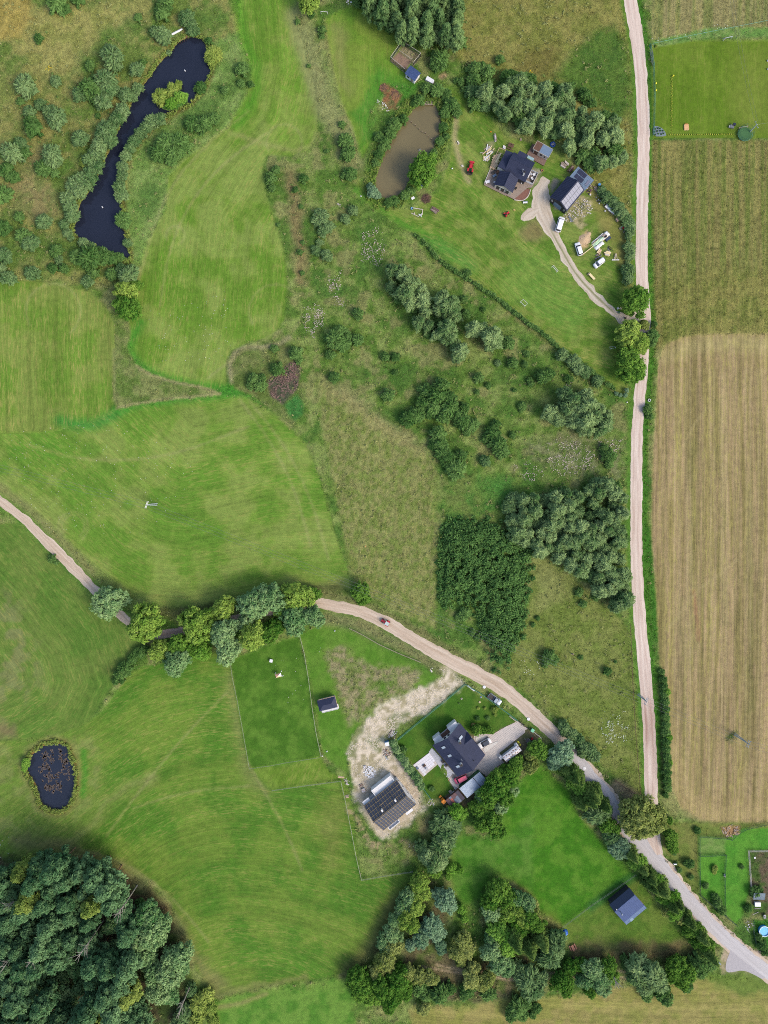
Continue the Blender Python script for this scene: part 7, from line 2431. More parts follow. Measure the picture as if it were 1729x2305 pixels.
# ------------------------------------------------------------------ fences
def fence(name, label, pts, h, post_m, rail_m, mesh_m=None, gap=2.6, rails=(1.0,), r=.045, pw=.045, cat='fence', group=None, slack=0):
 P = [G(*p[:2]) for p in pts]
 root = bpy.data.objects.new(name, None)
 C.objects.link(root)
 root.location = (*P[0], 0)
 tag(root, label, cat, group)
 o_ = P[0]
 pp = [(a - o_[0], b - o_[1]) for a, b in P]
 for a, b in zip(pp, pp[1:]):
  L = math.hypot(b[0] - a[0], b[1] - a[1])
  k = max(1, round(L / gap))
  for i in range(k + 1):
   t = i / k
   x, y = a[0] + (b[0] - a[0]) * t, a[1] + (b[1] - a[1]) * t
   MB().tube([(x, y, 0), (x + random.uniform(-.03, .03), y + random.uniform(-.03, .03), h)], pw, 5).build("post", post_m, root)
  rb = MB()
  for f in rails: rb.tube([(*a, h * f - .02), (*b, h * f - .02)], r, 4)
  rb.build("rail", rail_m, root)
  if mesh_m:
   mb = MB()
   for z_ in np.linspace(.08, h * .94, 8): mb.tube([(*a, z_), (*b, z_)], .013, 3, cap=False)
   kk = int(L / .25)
   for i in range(kk + 1):
    t = i / kk
    x, y = a[0] + (b[0] - a[0]) * t, a[1] + (b[1] - a[1]) * t
    mb.tube([(x, y, .05), (x, y, h * .95)], .011, 3, cap=False)
   mb.build("mesh_panel", mesh_m, root)
 return root

wire = simple("fence_wire", (150, 158, 130), .6, noise=.06)
fpost = simple("fence_post_timber", (176, 164, 136), .85, noise=.1)
fence('mesh_fence', 'green mesh fence along the north-west side of the house garden', PP("895,1663 930,1634 985,1589 1046,1539"), 1.5, green_f, green_f, green_mesh, rails=(1.0, .1), r=.06)
fence('mesh_fence', 'green mesh fence between the house garden and the lane', PP("1047,1539 1082,1560 1125,1591 1165,1621"), 1.4, green_f, green_f, green_mesh, rails=(1.0, .1), r=.06)
fence('mesh_fence', 'short green mesh fence south-west of the house garden', PP("952,1771 973,1800"), 1.4, green_f, green_f, green_mesh, rails=(1.0,), r=.05)
fence('driveway_gate', 'dark sliding gate across the paved drive', PP("1167,1622 1190,1640"), 1.4, iron, iron, iron, rails=(1.0, .5, .1), r=.06, cat='gate')
fence('low_wall_fence', 'pale capped fence piece along the lane past the green bin', PP("1199,1645 1218,1660"), 1.0, cream_ren, cream_ren, None, rails=(1.0, .5), r=.08, cat='fence')
fence('low_wall_fence', 'pale capped fence piece just north of the driveway gate', PP("1146,1611 1162,1623"), .8, cream_ren, cream_ren, None, rails=(1.0, .5), r=.09, cat='fence')
gb = thing('wheelie_bin', 'pale green lidded bin at the driveway gate', 'bin', *Q(1120, 1620, "1285,365", 16.59)[0], -30)
MB().prism([(-.4, -.45), (.4, -.45), (.4, .45), (-.4, .45)], 0, 1.1, top_scale=1.08).build("bin", green_f, gb)
MB().box(-.48, -.52, 1.1, .48, .52, 1.18).build("lid", simple("bin_lid", (130, 206, 164), .4, noise=.04), gb)
fence('wire_fence', 'overgrown wire fence between the two paddocks north of the hut', P12("205,625 235,740 262,900 285,1080 310,1240 340,1385"), 1.0, fpost, wire, gap=4, rails=(1.0, .6), r=.05)
fence('wire_fence', 'thin wire fence on the west side of the dark green paddock', P02("1435,790 1450,900 1480,1040 1515,1230 1555,1462 1659,1446"), 1.0, fpost, wire, gap=6, rails=(1.0, .6), r=.03)
fence('wire_fence', 'thin wire fence from paddock corner to the fence crossing post', P12("0,1448 120,1425 330,1392"), 1.0, fpost, wire, gap=6, rails=(1.0, .6), r=.03)
fence('wire_fence', 'wire fence running west from the building site corner', P12("35,1597 180,1575 330,1555 460,1538"), 1.1, fpost, wire, gap=5, rails=(1.0, .6), r=.045)
fence('wire_fence', 'wire fence round the west and south of the house shell', P13("463,140 490,260 530,460 560,620 592,755 720,732 910,703"), 1.1, fpost, wire, gap=5, rails=(1.0, .6), r=.05)
fence('rail_fence', 'straw-coloured rail fence along the south side of the lane', P12("515,590 600,632 700,690 820,745 960,802"), 1.0, fpost, fpost, gap=3, rails=(1.0, .5), r=.06)
fence('wire_fence', 'long dark wire fence beside the gravel road verge', P22("795,560 803,700 808,860 815,1000 830,1250 842,1400 862,1640"), 1.1, timber_dk, timber_dk, gap=4, rails=(1.0, .6), r=.04)
fence('wire_fence', 'short dark wire fence across the tip near the road junction', P22("700,1532 760,1575 835,1622"), 1.0, timber_dk, timber_dk, gap=3, rails=(1.0, .5), r=.05)
fence('wire_fence', 'wire fence between bright pasture and cabin plot', P23("832,722 700,815 560,910 375,1050"), 1.1, timber_dk, wire, gap=4, rails=(1.0, .6), r=.045)
fence('playing_field_fence', 'tall pale green net fence along the road side of the playing field', P20("917,290 940,415 945,600 942,780 938,850"), 1.6, green_f, green_f, green_mesh, gap=3, rails=(1.0, .5), r=.05)
fence('playing_field_fence', 'pale green net fence along the north edge of the playing field', P20("935,285 1150,240 1380,195 1659,140"), 1.2, green_f, green_f, None, gap=3, rails=(1.0,), r=.05)
for s_, lab in (("75,345 95,425", "northern grey gate leaf in the playing field fence"), ("88,430 108,520", "southern grey gate leaf in the playing field fence")):
 a, b = Q(1450, 60, s_, 5.946)
 fence('field_gate', lab, [a, b], 1.7, steel_m, steel_m, simple("gate_sheet", (130, 156, 158), .5, noise=.05), gap=4, rails=(1.0, .5, .1), r=.07, cat='gate')
dkf = simple("dark_netting", (58, 84, 66), .8, noise=.1)
fence('garden_fence', 'dark mesh fence down the west side of the south-east garden', P23("1225,485 1225,640 1230,850 1310,915 1395,985 1462,1040"), 1.3, timber_dk, dkf, dkf, gap=3, rails=(1.0,), r=.06)
fence('garden_fence', 'dark mesh fence along the north edge of the south-east garden', P23("1225,485 1400,498 1425,505 1480,455 1520,437 1659,405"), 1.3, timber_dk, dkf, dkf, gap=3, rails=(1.0,), r=.06)
fence('garden_fence', 'dark mesh cross fence under the pale grass plot', P23("1228,606 1300,605 1395,600"), 1.1, timber_dk, dkf, dkf, gap=3, rails=(1.0,), r=.05)
fence('garden_fence', 'green mesh fence between vegetable plot and mown garden strip', P23("1390,600 1383,740 1388,980"), 1.1, timber_dk, green_mesh, dkf, gap=3, rails=(1.0,), r=.05)
fence('garden_fence', 'dark fence around the round pool lawn', P23("1560,1005 1562,1080 1575,1150 1600,1190 1659,1235"), 1.2, timber_dk, dkf, None, gap=2.5, rails=(1.0, .5), r=.06)
fence('rail_fence', 'white rail fence round the earth yard in the south-east', P23("1659,575 1531,576 1538,680 1548,820"), 1.2, pvc, cream_ren, None, gap=2.5, rails=(1.0, .5), r=.08)

# ------------------------------------------------------------------ power line
conc = simple("pole_concrete", (178, 190, 196), .7, noise=.06)
def pole(label, px, py, h, ang, arms=2, lean=0):
 r = thing('utility_pole', label, 'utility pole', px, py, ang)
 MB().tube([(0, 0, 0), (0, 0, h)], .19, 8, .12).build("pole", conc, r)
 if arms > 1: MB().tube([(0, .6, 0), (0, .15, h * .8)], .14, 6, .1).build("strut", conc, r)
 for k in range(arms):
  z = h - .15 - k * .9
  ar = MB().tube([(0, -1.1, z), (0, 1.1, z)], .08, 4).build("crossarm", alu, r)
  for y in (-1.0, 0, 1.0) if k == 0 else (-.8, .8):
   MB().lathe([(.06, z + .08), (.09, z + .2), (.05, z + .34)], 0, y, 8).build("insulator", slab_lt, ar)
 return r
PO = [((353, 1137), 9.8), ((1435.8, 1564.5), 7.6), ((1653, 1654), 9.0), ((1686, 299), 4.6)]
pole('concrete power pole in the hayfield north of the lane', *PO[0][0], PO[0][1], -20)
pole('concrete power pole at the west edge of the gravel road', *PO[1][0], PO[1][1], -25)
pole('concrete power pole with crossarm standing in the stubble field', *PO[2][0], PO[2][1], -22)
pole('slim lattice-topped power pole beside the trampoline', *PO[3][0], PO[3][1], 20, arms=1)
cable = simple("power_cable", (120, 124, 122), .5, noise=.05)
def span(a, ha, b, hb, off, sag, lab, r=.022):
 A, B = G(*a), G(*b)
 d = Vector((B[0] - A[0], B[1] - A[1], 0)).normalized()
 nrm = Vector((-d.y, d.x, 0)) * off
 pts = []
 for t in np.linspace(0, 1, 26):
  pts.append((A[0] + (B[0] - A[0]) * t + nrm.x - A[0], A[1] + (B[1] - A[1]) * t + nrm.y - A[1], ha + (hb - ha) * t - 4 * sag * t * (1 - t)))
 o = MB().tube(pts, r, 4).build("power_cable", cable)
 o.location = (*A, 0)
 tag(o, lab, 'cable', "cables of the power line")
for off, w_ in ((-1.0, 'northern'), (0, 'middle'), (1.0, 'southern')):
 span(PO[0][0], PO[0][1] + .15, (-200, 1000), 9, -off, 1.5, f"{w_} cable leaving the hayfield pole westward")
 span(PO[0][0], PO[0][1] + .15, PO[1][0], PO[1][1] + .15, -off, 2.2, f"{w_} cable from the hayfield pole to the roadside pole")
 span(PO[1][0], PO[1][1] + .15, PO[2][0], PO[2][1] + .15, -off, .5, f"{w_} cable between roadside pole and stubble field pole")
 span(PO[2][0], PO[2][1] + .15, (1900, 1720), 9, -off, .6, f"{w_} cable leaving the stubble field pole eastward")
for off, w_ in ((-.5, 'western'), (.5, 'eastern')):
 span(PO[3][0], PO[3][1], (1600, -80), 8, off, 1.2, f"{w_} cable crossing the playing field northward")
span(PO[3][0], PO[3][1], (1900, 270), 8, 0, .6, "single cable running east from the trampoline pole")

# ------------------------------------------------------------------ waterside things
cn = thing('canoe', 'long white upturned canoe beside the head of the dark lake', 'canoe', *Q(380, 50, "275,390", 16.59)[0], 27)
loft([(.0, -2.6, 2.6, .1, .08), (.12, -2.55, 2.55, .36, .34), (.3, -2.3, 2.3, .26, .24), (.4, -1.9, 1.9, .1, .09)]).build("hull", pvc, cn, True)
MB().tube([(-2.0, 0, .41), (2.0, 0, .41)], .035, 5).build("keel", slab_lt, cn)
jt = thing('jetty', 'narrow rusty jetty with side pegs on the dark lake', 'jetty', *Q(380, 50, "550,640", 16.59)[0], 30.5)
MB().box(-2.1, -.14, .25, 2.1, .14, .33).build("walkway", simple("rusty_boards", (150, 110, 88), .85, noise=.12), jt)
for k in range(7):
 x = -1.9 + k * .63
 MB().tube([(x, -.5, -.8), (x, -.5, .45)], .05, 5).build("post", timber_dk, jt)
 MB().tube([(x, -.55, .2), (x, .3, .2)], .035, 4).build("crosspiece", timber_dk, jt)
j2 = thing('jetty', 'grey plank landing stage at the north tip of the brown pond', 'jetty', *P10("1002,645")[0], -3)
for k in range(9): MB().box(-1.75 + k * .4, -.5, .2, -1.75 + k * .4 + .37, .55, .28).build("plank", timber_old, j2)
for x in (-1.6, 1.6):
 for y in (-.4, .4): MB().tube([(x, y, -1), (x, y, .2)], .07, 5).build("post", timber_dk, j2)
j3 = thing('jetty', 'pale L-shaped landing by the round tree on the brown pond', 'jetty', *P10("1015,988")[0], -48)
for k in range(7): MB().box(-1.4 + k * .4, -.4, .2, -1.4 + k * .4 + .37, .4, .28).build("plank", cream_ren, j3)
for x in (-1.2, 1.2):
 for y in (-.3, .3): MB().tube([(x, y, -1), (x, y, .2)], .06, 5).build("post", timber_dk, j3)
for i, q in enumerate(P10("902,762 926,782 950,803 968,822 989,830 1007,852 1025,868 1040,882")):
 o = thing('mooring_stake', f"{ORD[i]} stake from north-west in the row across the brown pond", 'stake', *q, group='stakes standing in the brown pond')
 MB().tube([(0, 0, -1.0), (.03, .02, .45)], .09, 6).build("stake", timber_dk, o)
 MB().lathe([(.12, .45), (.05, .55)], .03, .02, 6).build("cap", timber_old, o)
fn = thing('pond_aerator', 'small splashing aerator float in the brown pond', 'aerator', *P10("955,932")[0], z=-.3)
MB().lathe([(.25, -.05), (.3, .05), (.12, .12)], 0, 0, 14).build("float", steel_m, fn)
mb = MB()
for t in np.linspace(0, 6.28, 13)[:-1]:
 mb.tube([(math.cos(t) * .1, math.sin(t) * .1, .12), (math.cos(t) * .3, math.sin(t) * .3, .45), (math.cos(t) * .55, math.sin(t) * .55, .05)], .03, 4)
mb.build("spray", simple("water_spray", (196, 196, 190), .3, noise=.05), fn)
for q, lab in ((P00("636,1288")[0], 'small white bird on the southern lake water'), (P00("1150,437")[0], 'small white bird on the northern lake water')):
 b_ = thing('water_bird', lab, 'bird', *q, rot=-50, z=-.28)
 loft([(-.02, -.3, .3, .12, .1), (.12, -.38, .28, .17, .15), (.24, -.25, .18, .1, .09)]).tube([(.2, 0, .15), (.33, 0, .38), (.42, 0, .42)], .06, 6, .04).tube([(.42, 0, .42), (.54, 0, .4)], .025, 4, .01).build("body", pvc, b_, True)
lilies = []
for q in in_poly(smooth_closed(P02("270,1340 400,1345 440,1480 420,1590 300,1640 230,1480"), 1), 420, 41, 4): lilies.append(q)
lp = MB()
for a, b in lilies:
 x, y = G(a, b)
 s_ = random.uniform(.12, .3)
 t0 = random.uniform(0, 6)
 lp.quad(*[(x + math.cos(t0 + t) * s_, y + math.sin(t0 + t) * s_, -.285) for t in np.linspace(0, 5.6, 6)])
tag(lp.build("pondweed", simple("pondweed_leaves", (104, 90, 78), .8, noise=.2)), kind='stuff')
sp = thing('solar_panel_stand', 'tilted solar panel on a white frame by the pond tree', 'solar panel', *Q(900, 380, "425,385", 9.217)[0], -28)
pn = MB().quad((-.55, -.5, .5), (.55, -.5, .5), (.55, .5, 1.1), (-.55, .5, 1.1)).build("panel", slate_blue, sp)
for x in (-.62, 0, .62): MB().tube([(x, -.55, .5), (x, .6, 1.18)], .04, 4).build("frame_bar", pvc, sp)
for x in (-.6, .6): MB().tube([(x, -.4, 0), (x, -.4, .6)], .04, 4).tube([(x, .5, 0), (x, .5, 1.1)], .04, 4).build("leg", pvc, sp)

# ------------------------------------------------------------------ goals, play things, furniture
def goal(label, px, py, rot, wd, h, d, m=pvc, r=.06):
 o = thing('football_goal', label, 'goal', px, py, rot)
 MB().tube([(-wd / 2, 0, h), (wd / 2, 0, h)], r, 6).build("crossbar", m, o)
 for s in (-1, 1):
  MB().tube([(s * wd / 2, 0, 0), (s * wd / 2, 0, h)], r, 6).build("post", m, o)
  MB().tube([(s * wd / 2, 0, h), (s * wd / 2, d, 0)], r * .8, 5).build("stay", m, o)
 MB().tube([(-wd / 2, d, .05), (wd / 2, d, .05)], r * .8, 5).build("ground_bar", m, o)
 return o
goal('small white goal on the farm lawn near the drive', *P21("325,22")[0], -50, 2.2, 1.2, .9)
goal('white framed goal on the south part of the farm lawn', *P21("127,240")[0], -45, 1.9, 1.2, 1.6, r=.05)
goal('grey goal near the north fence of the playing field', *Q(1450, 60, "1105,180", 5.946)[0], 14, 2.5, 1.3, .7, conc, .08)
goal('old white goal at the top of the strip by the hayfield', *P10("361,90")[0], -5, 2.1, 1.2, .8)
goal('faint white goal beside the trees at the lawn\'s east end', *P21("690,512")[0], 12, 1.6, 1.0, .7, r=.04)
tp_ = thing('trampoline', 'large round trampoline with green net beside the power pole', 'trampoline', *Q(1450, 60, "1335,1450", 5.946)[0])
MB().tube([(math.cos(t) * 2.3, math.sin(t) * 2.3, .8) for t in np.linspace(0, 2 * math.pi, 33)], .05, 5).build("rim_pad", green_f, tp_)
MB().lathe([(2.1, .74), (2.1, .76)], 0, 0, 28).build("jumping_mat", simple("mat_green", (66, 110, 62), .8, noise=.1), tp_)
for t in np.linspace(0, 2 * math.pi, 9)[:-1]:
 MB().tube([(math.cos(t) * 2.35, math.sin(t) * 2.35, 0), (math.cos(t) * 2.35, math.sin(t) * 2.35, 2.3)], .035, 5).build("net_pole", green_f, tp_)
mb = MB()
for z_ in np.linspace(1.0, 2.3, 6): mb.tube([(math.cos(t) * 2.33, math.sin(t) * 2.33, z_) for t in np.linspace(0, 2 * math.pi, 33)], .012, 3)
for t in np.linspace(0, 2 * math.pi, 49): mb.tube([(math.cos(t) * 2.33, math.sin(t) * 2.33, .85), (math.cos(t) * 2.33, math.sin(t) * 2.33, 2.3)], .01, 3)
mb.build("net", green_mesh, tp_)
for k, (q, lab, m_) in enumerate(((Q(1450, 60, "1305,1410", 5.946)[0], 'white folded sunlounger on the trampoline ground', pvc),)):
 pass
lg_ = thing('tree_trunk_bench', 'thick peeled log lying north of the trampoline', 'log', *Q(1450, 60, "1325,1357", 5.946)[0], 5)
MB().tube([(-1.4, 0, .25), (0, .05, .27), (1.4, .2, .25)], .26, 10, .2).build("trunk", simple("peeled_wood", (206, 182, 146), .8, noise=.1), lg_)
MB().tube([(.9, .15, .3), (1.4, .6, .5)], .09, 6, .05).build("branch", timber_old, lg_)
wb_ = thing('sandbox', 'small orange wooden sandbox with lid on the playing field', 'sandbox', *Q(1450, 60, "562,1352", 5.946)[0], 2)
for k in range(5): MB().box(-.72, -.8 + k * .33, .3, .72, -.8 + k * .33 + .31, .36).build("lid_board", peach_m, wb_)
MB().box(-.75, -.85, 0, .75, .85, .3).build("box", timber_new, wb_)
MB().box(-.5, .85, .35, .5, 1.05, .42).build("seat_board", simple("orange_board", (206, 134, 74), .7, noise=.08), wb_)
gs = thing('barbecue_set', 'grey garden grill set with dark square hood on the playing field', 'grill', *Q(1450, 60, "1165,1350", 5.946)[0], -12)
MB().box(-.6, -.45, .3, .6, .45, .75).build("counter", steel_m, gs)
MB().box(.0, .2, .75, .8, .95, 1.15).build("hood", simple("hood_navy", (46, 48, 70), .3, noise=.06), gs)
MB().box(-.9, -.4, .3, -.62, .2, .6).build("side_table", slab_gr, gs)
for a, b in ((-.5, -.4), (.5, -.4), (.5, .8), (-.5, .35)): MB().tube([(a, b, 0), (a, b, .3)], .05, 5).build("leg", iron, gs)
gb_ = MB().prism([G(*q) for q in smooth_closed(Q(1450, 60, "115,1335 115,1470 295,1470 285,1420 240,1360 180,1335", 5.946), 1)], 0, .14).build("stone_bed", simple("grey_stones", (138, 152, 158), .9, noise=.14, scale=4, c2=(104, 118, 124), bump=.5))
tag(gb_, kind='structure')
for i, q in enumerate(Q(1450, 60, "150,1370 185,1360 140,1410 175,1400 215,1395 150,1445 190,1435 230,1440 260,1430 215,1365 250,1395", 5.946)):
 o = MB().lathe([(.02, 0), (.25, .1), (.2, .35), (.03, .5)], 0, 0, 7).build("bed_plant", LEAF['d'])
 o.location = (*W(*q, .2), .14)
 tag(o, f"{ORD[i]} little dark plant in the grey stone corner bed", 'plant', 'plants in the stone bed')
for i, (q, c_) in enumerate(((Q(1450, 60, "1650,462", 5.946)[0], pvc), (Q(1450, 60, "1652,575", 5.946)[0], pvc), (Q(1450, 60, "154,765", 5.946)[0], yellow_p), (Q(1450, 60, "156,858", 5.946)[0], yellow_p), (Q(1450, 60, "387,662", 5.946)[0], yellow_p))):
 o = thing('ground_ball', ('northern white ball at the east edge of the playing field', 'southern white ball at the east edge of the playing field', 'upper yellow ball near the playing field gate fence', 'lower yellow ball near the playing field gate fence', 'yellow ball at the north end of the sapling line')[i], 'ball', *q)
 MB().lathe([(.05, 0), (.2, .06), (.28, .28), (.2, .5), (.05, .56)], 0, 0, 12).build("ball", c_, o, True)
# young thuja saplings in two lines
sap = crown_mesh("sapling_foliage", 'd', 5)
sap.materials[0] = leaf_mat("sapling_leaves", (170, 184, 60), (220, 220, 110))
k_ = 0
ptsS = [(1505 + i * 4.7, 303 - i * .05, 'south line') for i in range(32)]
ptsV = [(1512.5, 172 + i * 5.5, 'west line') for i in range(24)]
for (a, b, ln_) in ptsS + ptsV:
 o = bpy.data.objects.new("thuja_sapling", sap)
 C.objects.link(o)
 o.location = (*W(a + random.uniform(-.5, .5), b + random.uniform(-.5, .5), .2), 0)
 s_ = random.uniform(.13, .2)
 o.scale = (s_, s_, s_ * 1.5)
 tag(o, f"tiny yellowish thuja sapling in the {ln_} of saplings on the playing field", 'sapling', f"thuja saplings in the {ln_}")
for (q, lab) in (((*Q(1450, 60, "105,262", 5.946)[0],), 'bright yellow bush at the playing field corner post'), ((*Q(1450, 60, "162,262", 5.946)[0],), 'second bright yellow bush east of the corner post')):
 o = bpy.data.objects.new("yellow_bush", PROTO['y'][0][0])
 C.objects.link(o)
 o.location = (*W(*q, .3), 0)
 o.scale = (.45, .45, .6)
 tag(o, lab, 'bush')

def picnic(label, px, py, rot, m=timber_dk, one=False):
 o = thing('picnic_table', label, 'table', px, py, rot)
 for k in range(3): MB().box(-.9, -.4 + k * .27, .7, .9, -.4 + k * .27 + .25, .75).build("board", m, o)
 for s in ((-1,) if one else (-1, 1)): MB().box(-.9, s * .85 - .16, .4, .9, s * .85 + .16, .45).build("bench", m, o)
 for x in (-.6, .6): MB().box(x - .05, -.8, .35, x + .05, .8, .4).build("crosspiece", m, o)
 for x in (-.6, .6):
  for s in (-1, 1): MB().tube([(x, s * .3, .7), (x, s * .65, 0)], .05, 4).build("leg", m, o)
 return o
picnic('reddish picnic table beside the willow in the cabin plot', *Q(1240, 2040, "405,752")[0], -65, simple("reddish_boards", (172, 118, 98), .8, noise=.08), one=False)
picnic('brown garden table just north of the farmhouse', *Q(1080, 290, "572,340")[0], -22, timber_dk)
ph = thing('play_tent', 'blue dome play tent at the edge of the cabin plot', 'tent', *Q(1240, 2040, "262,475")[0], -15)
tent_b = [simple("tent_blue", (36, 84, 190), .5, noise=.08), simple("tent_light_blue", (86, 146, 226), .5, noise=.06)]
for k in range(6):
 t0, t1 = k * math.pi / 3, (k + 1) * math.pi / 3
 mb = MB()
 prof = [(1.0, 0), (.98, .5), (.7, 1.0), (.05, 1.35)]
 for (r0, z0), (r1, z1) in zip(prof, prof[1:]):
  mb.quad((r0 * math.cos(t0), r0 * math.sin(t0), z0), (r0 * math.cos(t1), r0 * math.sin(t1), z0), (r1 * math.cos(t1), r1 * math.sin(t1), z1), (r1 * math.cos(t0), r1 * math.sin(t0), z1))
 mb.build("tent_panel", tent_b[k % 2 if k != 4 else 1], ph)
sl = thing('toy_slide', 'pale green toy slide just south of the blue tent', 'slide', *Q(1240, 2040, "285,600")[0], -70)
MB().quad((-.6, -.22, .8), (.6, -.22, .1), (.6, .22, .1), (-.6, .22, .8)).quad((-.6, -.22, .75), (-.6, .22, .75), (.6, .22, .05), (.6, -.22, .05)).build("chute", simple("green_plastic", (176, 206, 120), .4, noise=.05), sl)
for s in (-1, 1): MB().tube([(-.6, s * .25, 0), (-.6, s * .25, .9)], .04, 5).build("post", yellow_p, sl)
kb = thing('kettle_barbecue', 'black kettle barbecue south of the picnic table', 'barbecue', *Q(1240, 2040, "402,942")[0])
MB().lathe([(.12, .45), (.32, .6), (.34, .75), (.25, .95), (.04, 1.0)], 0, 0, 14).build("kettle", black_m, kb, True)
for t in (0, 2.1, 4.2): MB().tube([(math.cos(t) * .1, math.sin(t) * .1, .5), (math.cos(t) * .35, math.sin(t) * .35, 0)], .03, 4).build("leg", iron, kb)

cr_ = thing('beehive_box', 'white square box alone on the dark green paddock', 'box', *P12("31,792")[0], -12)
MB().box(-.42, -.42, .1, .42, .42, .75).build("box", pvc, cr_)
MB().box(-.48, -.48, .75, .48, .48, .83).build("lid", pvc, cr_)
for a, b in ((-.35, -.35), (.35, -.35), (.35, .35), (-.35, .35)): MB().box(a - .04, b - .04, 0, a + .04, b + .04, .1).build("foot", timber_old, cr_)
tt = thing('play_tower', 'salmon and cream canopy with four white posts on the paddock', 'canopy', *Q(590, 1480, "320,312")[0], 15)
tc = [(-.95, -.55), (.9, -.6), (.85, .6), (-.9, .55)]
for i, m_ in zip(range(4), (cream_b, tarp_w, salmon, salmon)):
 a, b = tc[i], tc[(i + 1) % 4]
 MB().quad((*a, 1.5), (*b, 1.5), (0, 0, 2.0)).build("canopy_panel", m_, tt)
for a in tc:
 MB().tube([(a[0] * 1.1, a[1] * 1.2, 0), (a[0] * 1.1, a[1] * 1.2, 1.55)], .05, 5).build("post", pvc, tt)
 MB().lathe([(.16, 0), (.16, .16)], a[0] * 1.15, a[1] * 1.25, 8).build("weight", pvc, tt)

# ------------------------------------------------------------------ heaps, stacks and loose things
def boards(label, px, py, rot, n_, L, wd, h, mats, name='timber_stack', cat='timber pile', jit=.12, layers=2, spread=None, z=0):
 """stack of separate boards lying roughly parallel"""
 o = thing(name, label, cat, px, py, rot, z=z)
 for k in range(layers):
  for i in range(n_):
   sp_ = spread or wd * n_
   y = -sp_ / 2 + sp_ * (i + .5) / n_ + random.uniform(-jit, jit) * .3
   ll = L * random.uniform(.75, 1.05)
   x = random.uniform(-jit, jit) * 2
   MB().box(x - ll / 2, y - wd * .44, k * h, x + ll / 2, y + wd * .44, (k + 1) * h - .01, random.uniform(-jit, jit)).build("board", random.choice(mats), o)
 return o

def heap(label, px, py, r, hgt, n_, mats, name='rubble_heap', cat='heap', size=(.12, .3), base_m=None, squash=.6, rot=0, ax=1.0, slab=False):
 """pile of separate lumps, big ones built one by one"""
 o = thing(name, label, cat, px, py, rot)
 if base_m:
  mb = MB()
  rg_ = random.Random(n_)
  rings_ = []
  for f in (1.0, .75, .45, .1):
   i0 = len(mb.v)
   for t in range(12):
    a = t * math.pi / 6
    rr = r * f * rg_.uniform(.85, 1.1)
    mb.v.append((math.cos(a) * rr * ax, math.sin(a) * rr, hgt * .8 * (1 - f) ** .8))
   rings_.append(i0)
  for a, b in zip(rings_, rings_[1:]):
   for q in range(12): mb.f.append((a + q, a + (q + 1) % 12, b + (q + 1) % 12, b + q))
  mb.f.append(tuple(rings_[-1] + q for q in range(12)))
  mb.build("mound", base_m, o, True)
 for i in range(n_):
  t = random.uniform(0, 6.28)
  d = math.sqrt(random.random()) * r
  s_ = random.uniform(*size)
  x, y = math.cos(t) * d * ax, math.sin(t) * d
  z0 = hgt * max(0, 1 - d / r) * .7
  mb = MB()
  pts = [(math.cos(a + t) * s_ * random.uniform(.7, 1.2) + x, math.sin(a + t) * s_ * random.uniform(.6, 1.1) + y) for a in np.linspace(0, 6.28, 7)[:-1]]
  if slab: pts = [(x + dx, y + dy) for dx, dy in ((-s_, -s_ * .35), (s_, -s_ * .35), (s_, s_ * .35), (-s_, s_ * .35))]
  mb.prism(pts, z0, z0 + s_ * (squash if not slab else .25), rot=random.uniform(0, 3) if slab else 0, top_scale=.75 if not slab else 1)
  mb.build("piece", random.choice(mats), o)
 return o

wmix = [timber_old, cream_b, slab_lt, timber_new, pvc]
boards('scattered pale boards in two rows north-west of the farmhouse', *Q(1080, 290, "160,420")[0], 55, 5, 2.6, .3, .15, wmix, jit=.5, spread=2.4)
boards('loose grey and white offcuts beside the deck frame', *Q(1080, 290, "140,510")[0], 70, 4, 1.4, .35, .15, [slab_lt, concrete, cream_b], jit=.6, spread=1.6)
boards('single long pale plank west of the offcuts', *Q(1080, 290, "45,450")[0], 0, 1, 1.8, .2, .1, [cream_ren], layers=1, jit=.02)
boards('short stack of dark and pale timber beside a post north of the lawn', *Q(1080, 290, "290,170")[0], 100, 3, 2.1, .25, .25, [timber_old, slab_lt], jit=.12)
boards('two square pale boards propped by the north deck corner', *Q(1080, 290, "457,345")[0], 80, 2, .9, .45, .2, [cream_b, slab_lt], jit=.15)
boards('stack of weathered planks crossed by a pole near the wood', *Q(1220, 350, "400,190")[0], -38, 4, 1.9, .33, .22, [timber_old, concrete], jit=.08)
boards('narrow stack of weathered planks nearest the wood edge', *Q(1220, 350, "462,150")[0], -45, 2, 1.7, .3, .22, [timber_old, cream_ren], jit=.06)
boards('brown planks piled against the garage annex', *Q(1220, 350, "545,262")[0], 48, 4, 2.3, .3, .25, [timber_dk, timber_old], jit=.1)
boards('long thin steel sections lying on the rubble south of the garage', *Q(1220, 350, "530,1185")[0], -62, 3, 2.2, .2, .12, [steel_m, slab_lt], jit=.03)
heap('rubble of white lime blocks and weeds south of the garage', *Q(1220, 350, "760,980")[0], 2.9, .3, 110, [lime_m, stone_m, cream_ren], size=(.1, .26), ax=1.1)
heap('lime lumps scattered between van and rubble', *Q(1220, 350, "520,1130")[0], 2.2, .2, 50, [lime_m, cream_ren], size=(.09, .22))
sand_m = simple("building_sand", (204, 176, 140), .95, noise=.08, scale=2, bump=.2)
heap('heap of yellow sand beside the white hatchback', *Q(1240, 480, "700,540", 9.217)[0], 1.9, .8, 6, [sand_m], name='sand_heap', cat='sand heap', base_m=sand_m, size=(.15, .3))
heap('small tail of sand north of the sand heap', *Q(1240, 480, "790,430", 9.217)[0], .8, .35, 4, [sand_m], name='sand_heap', cat='sand heap', base_m=sand_m, size=(.1, .2))
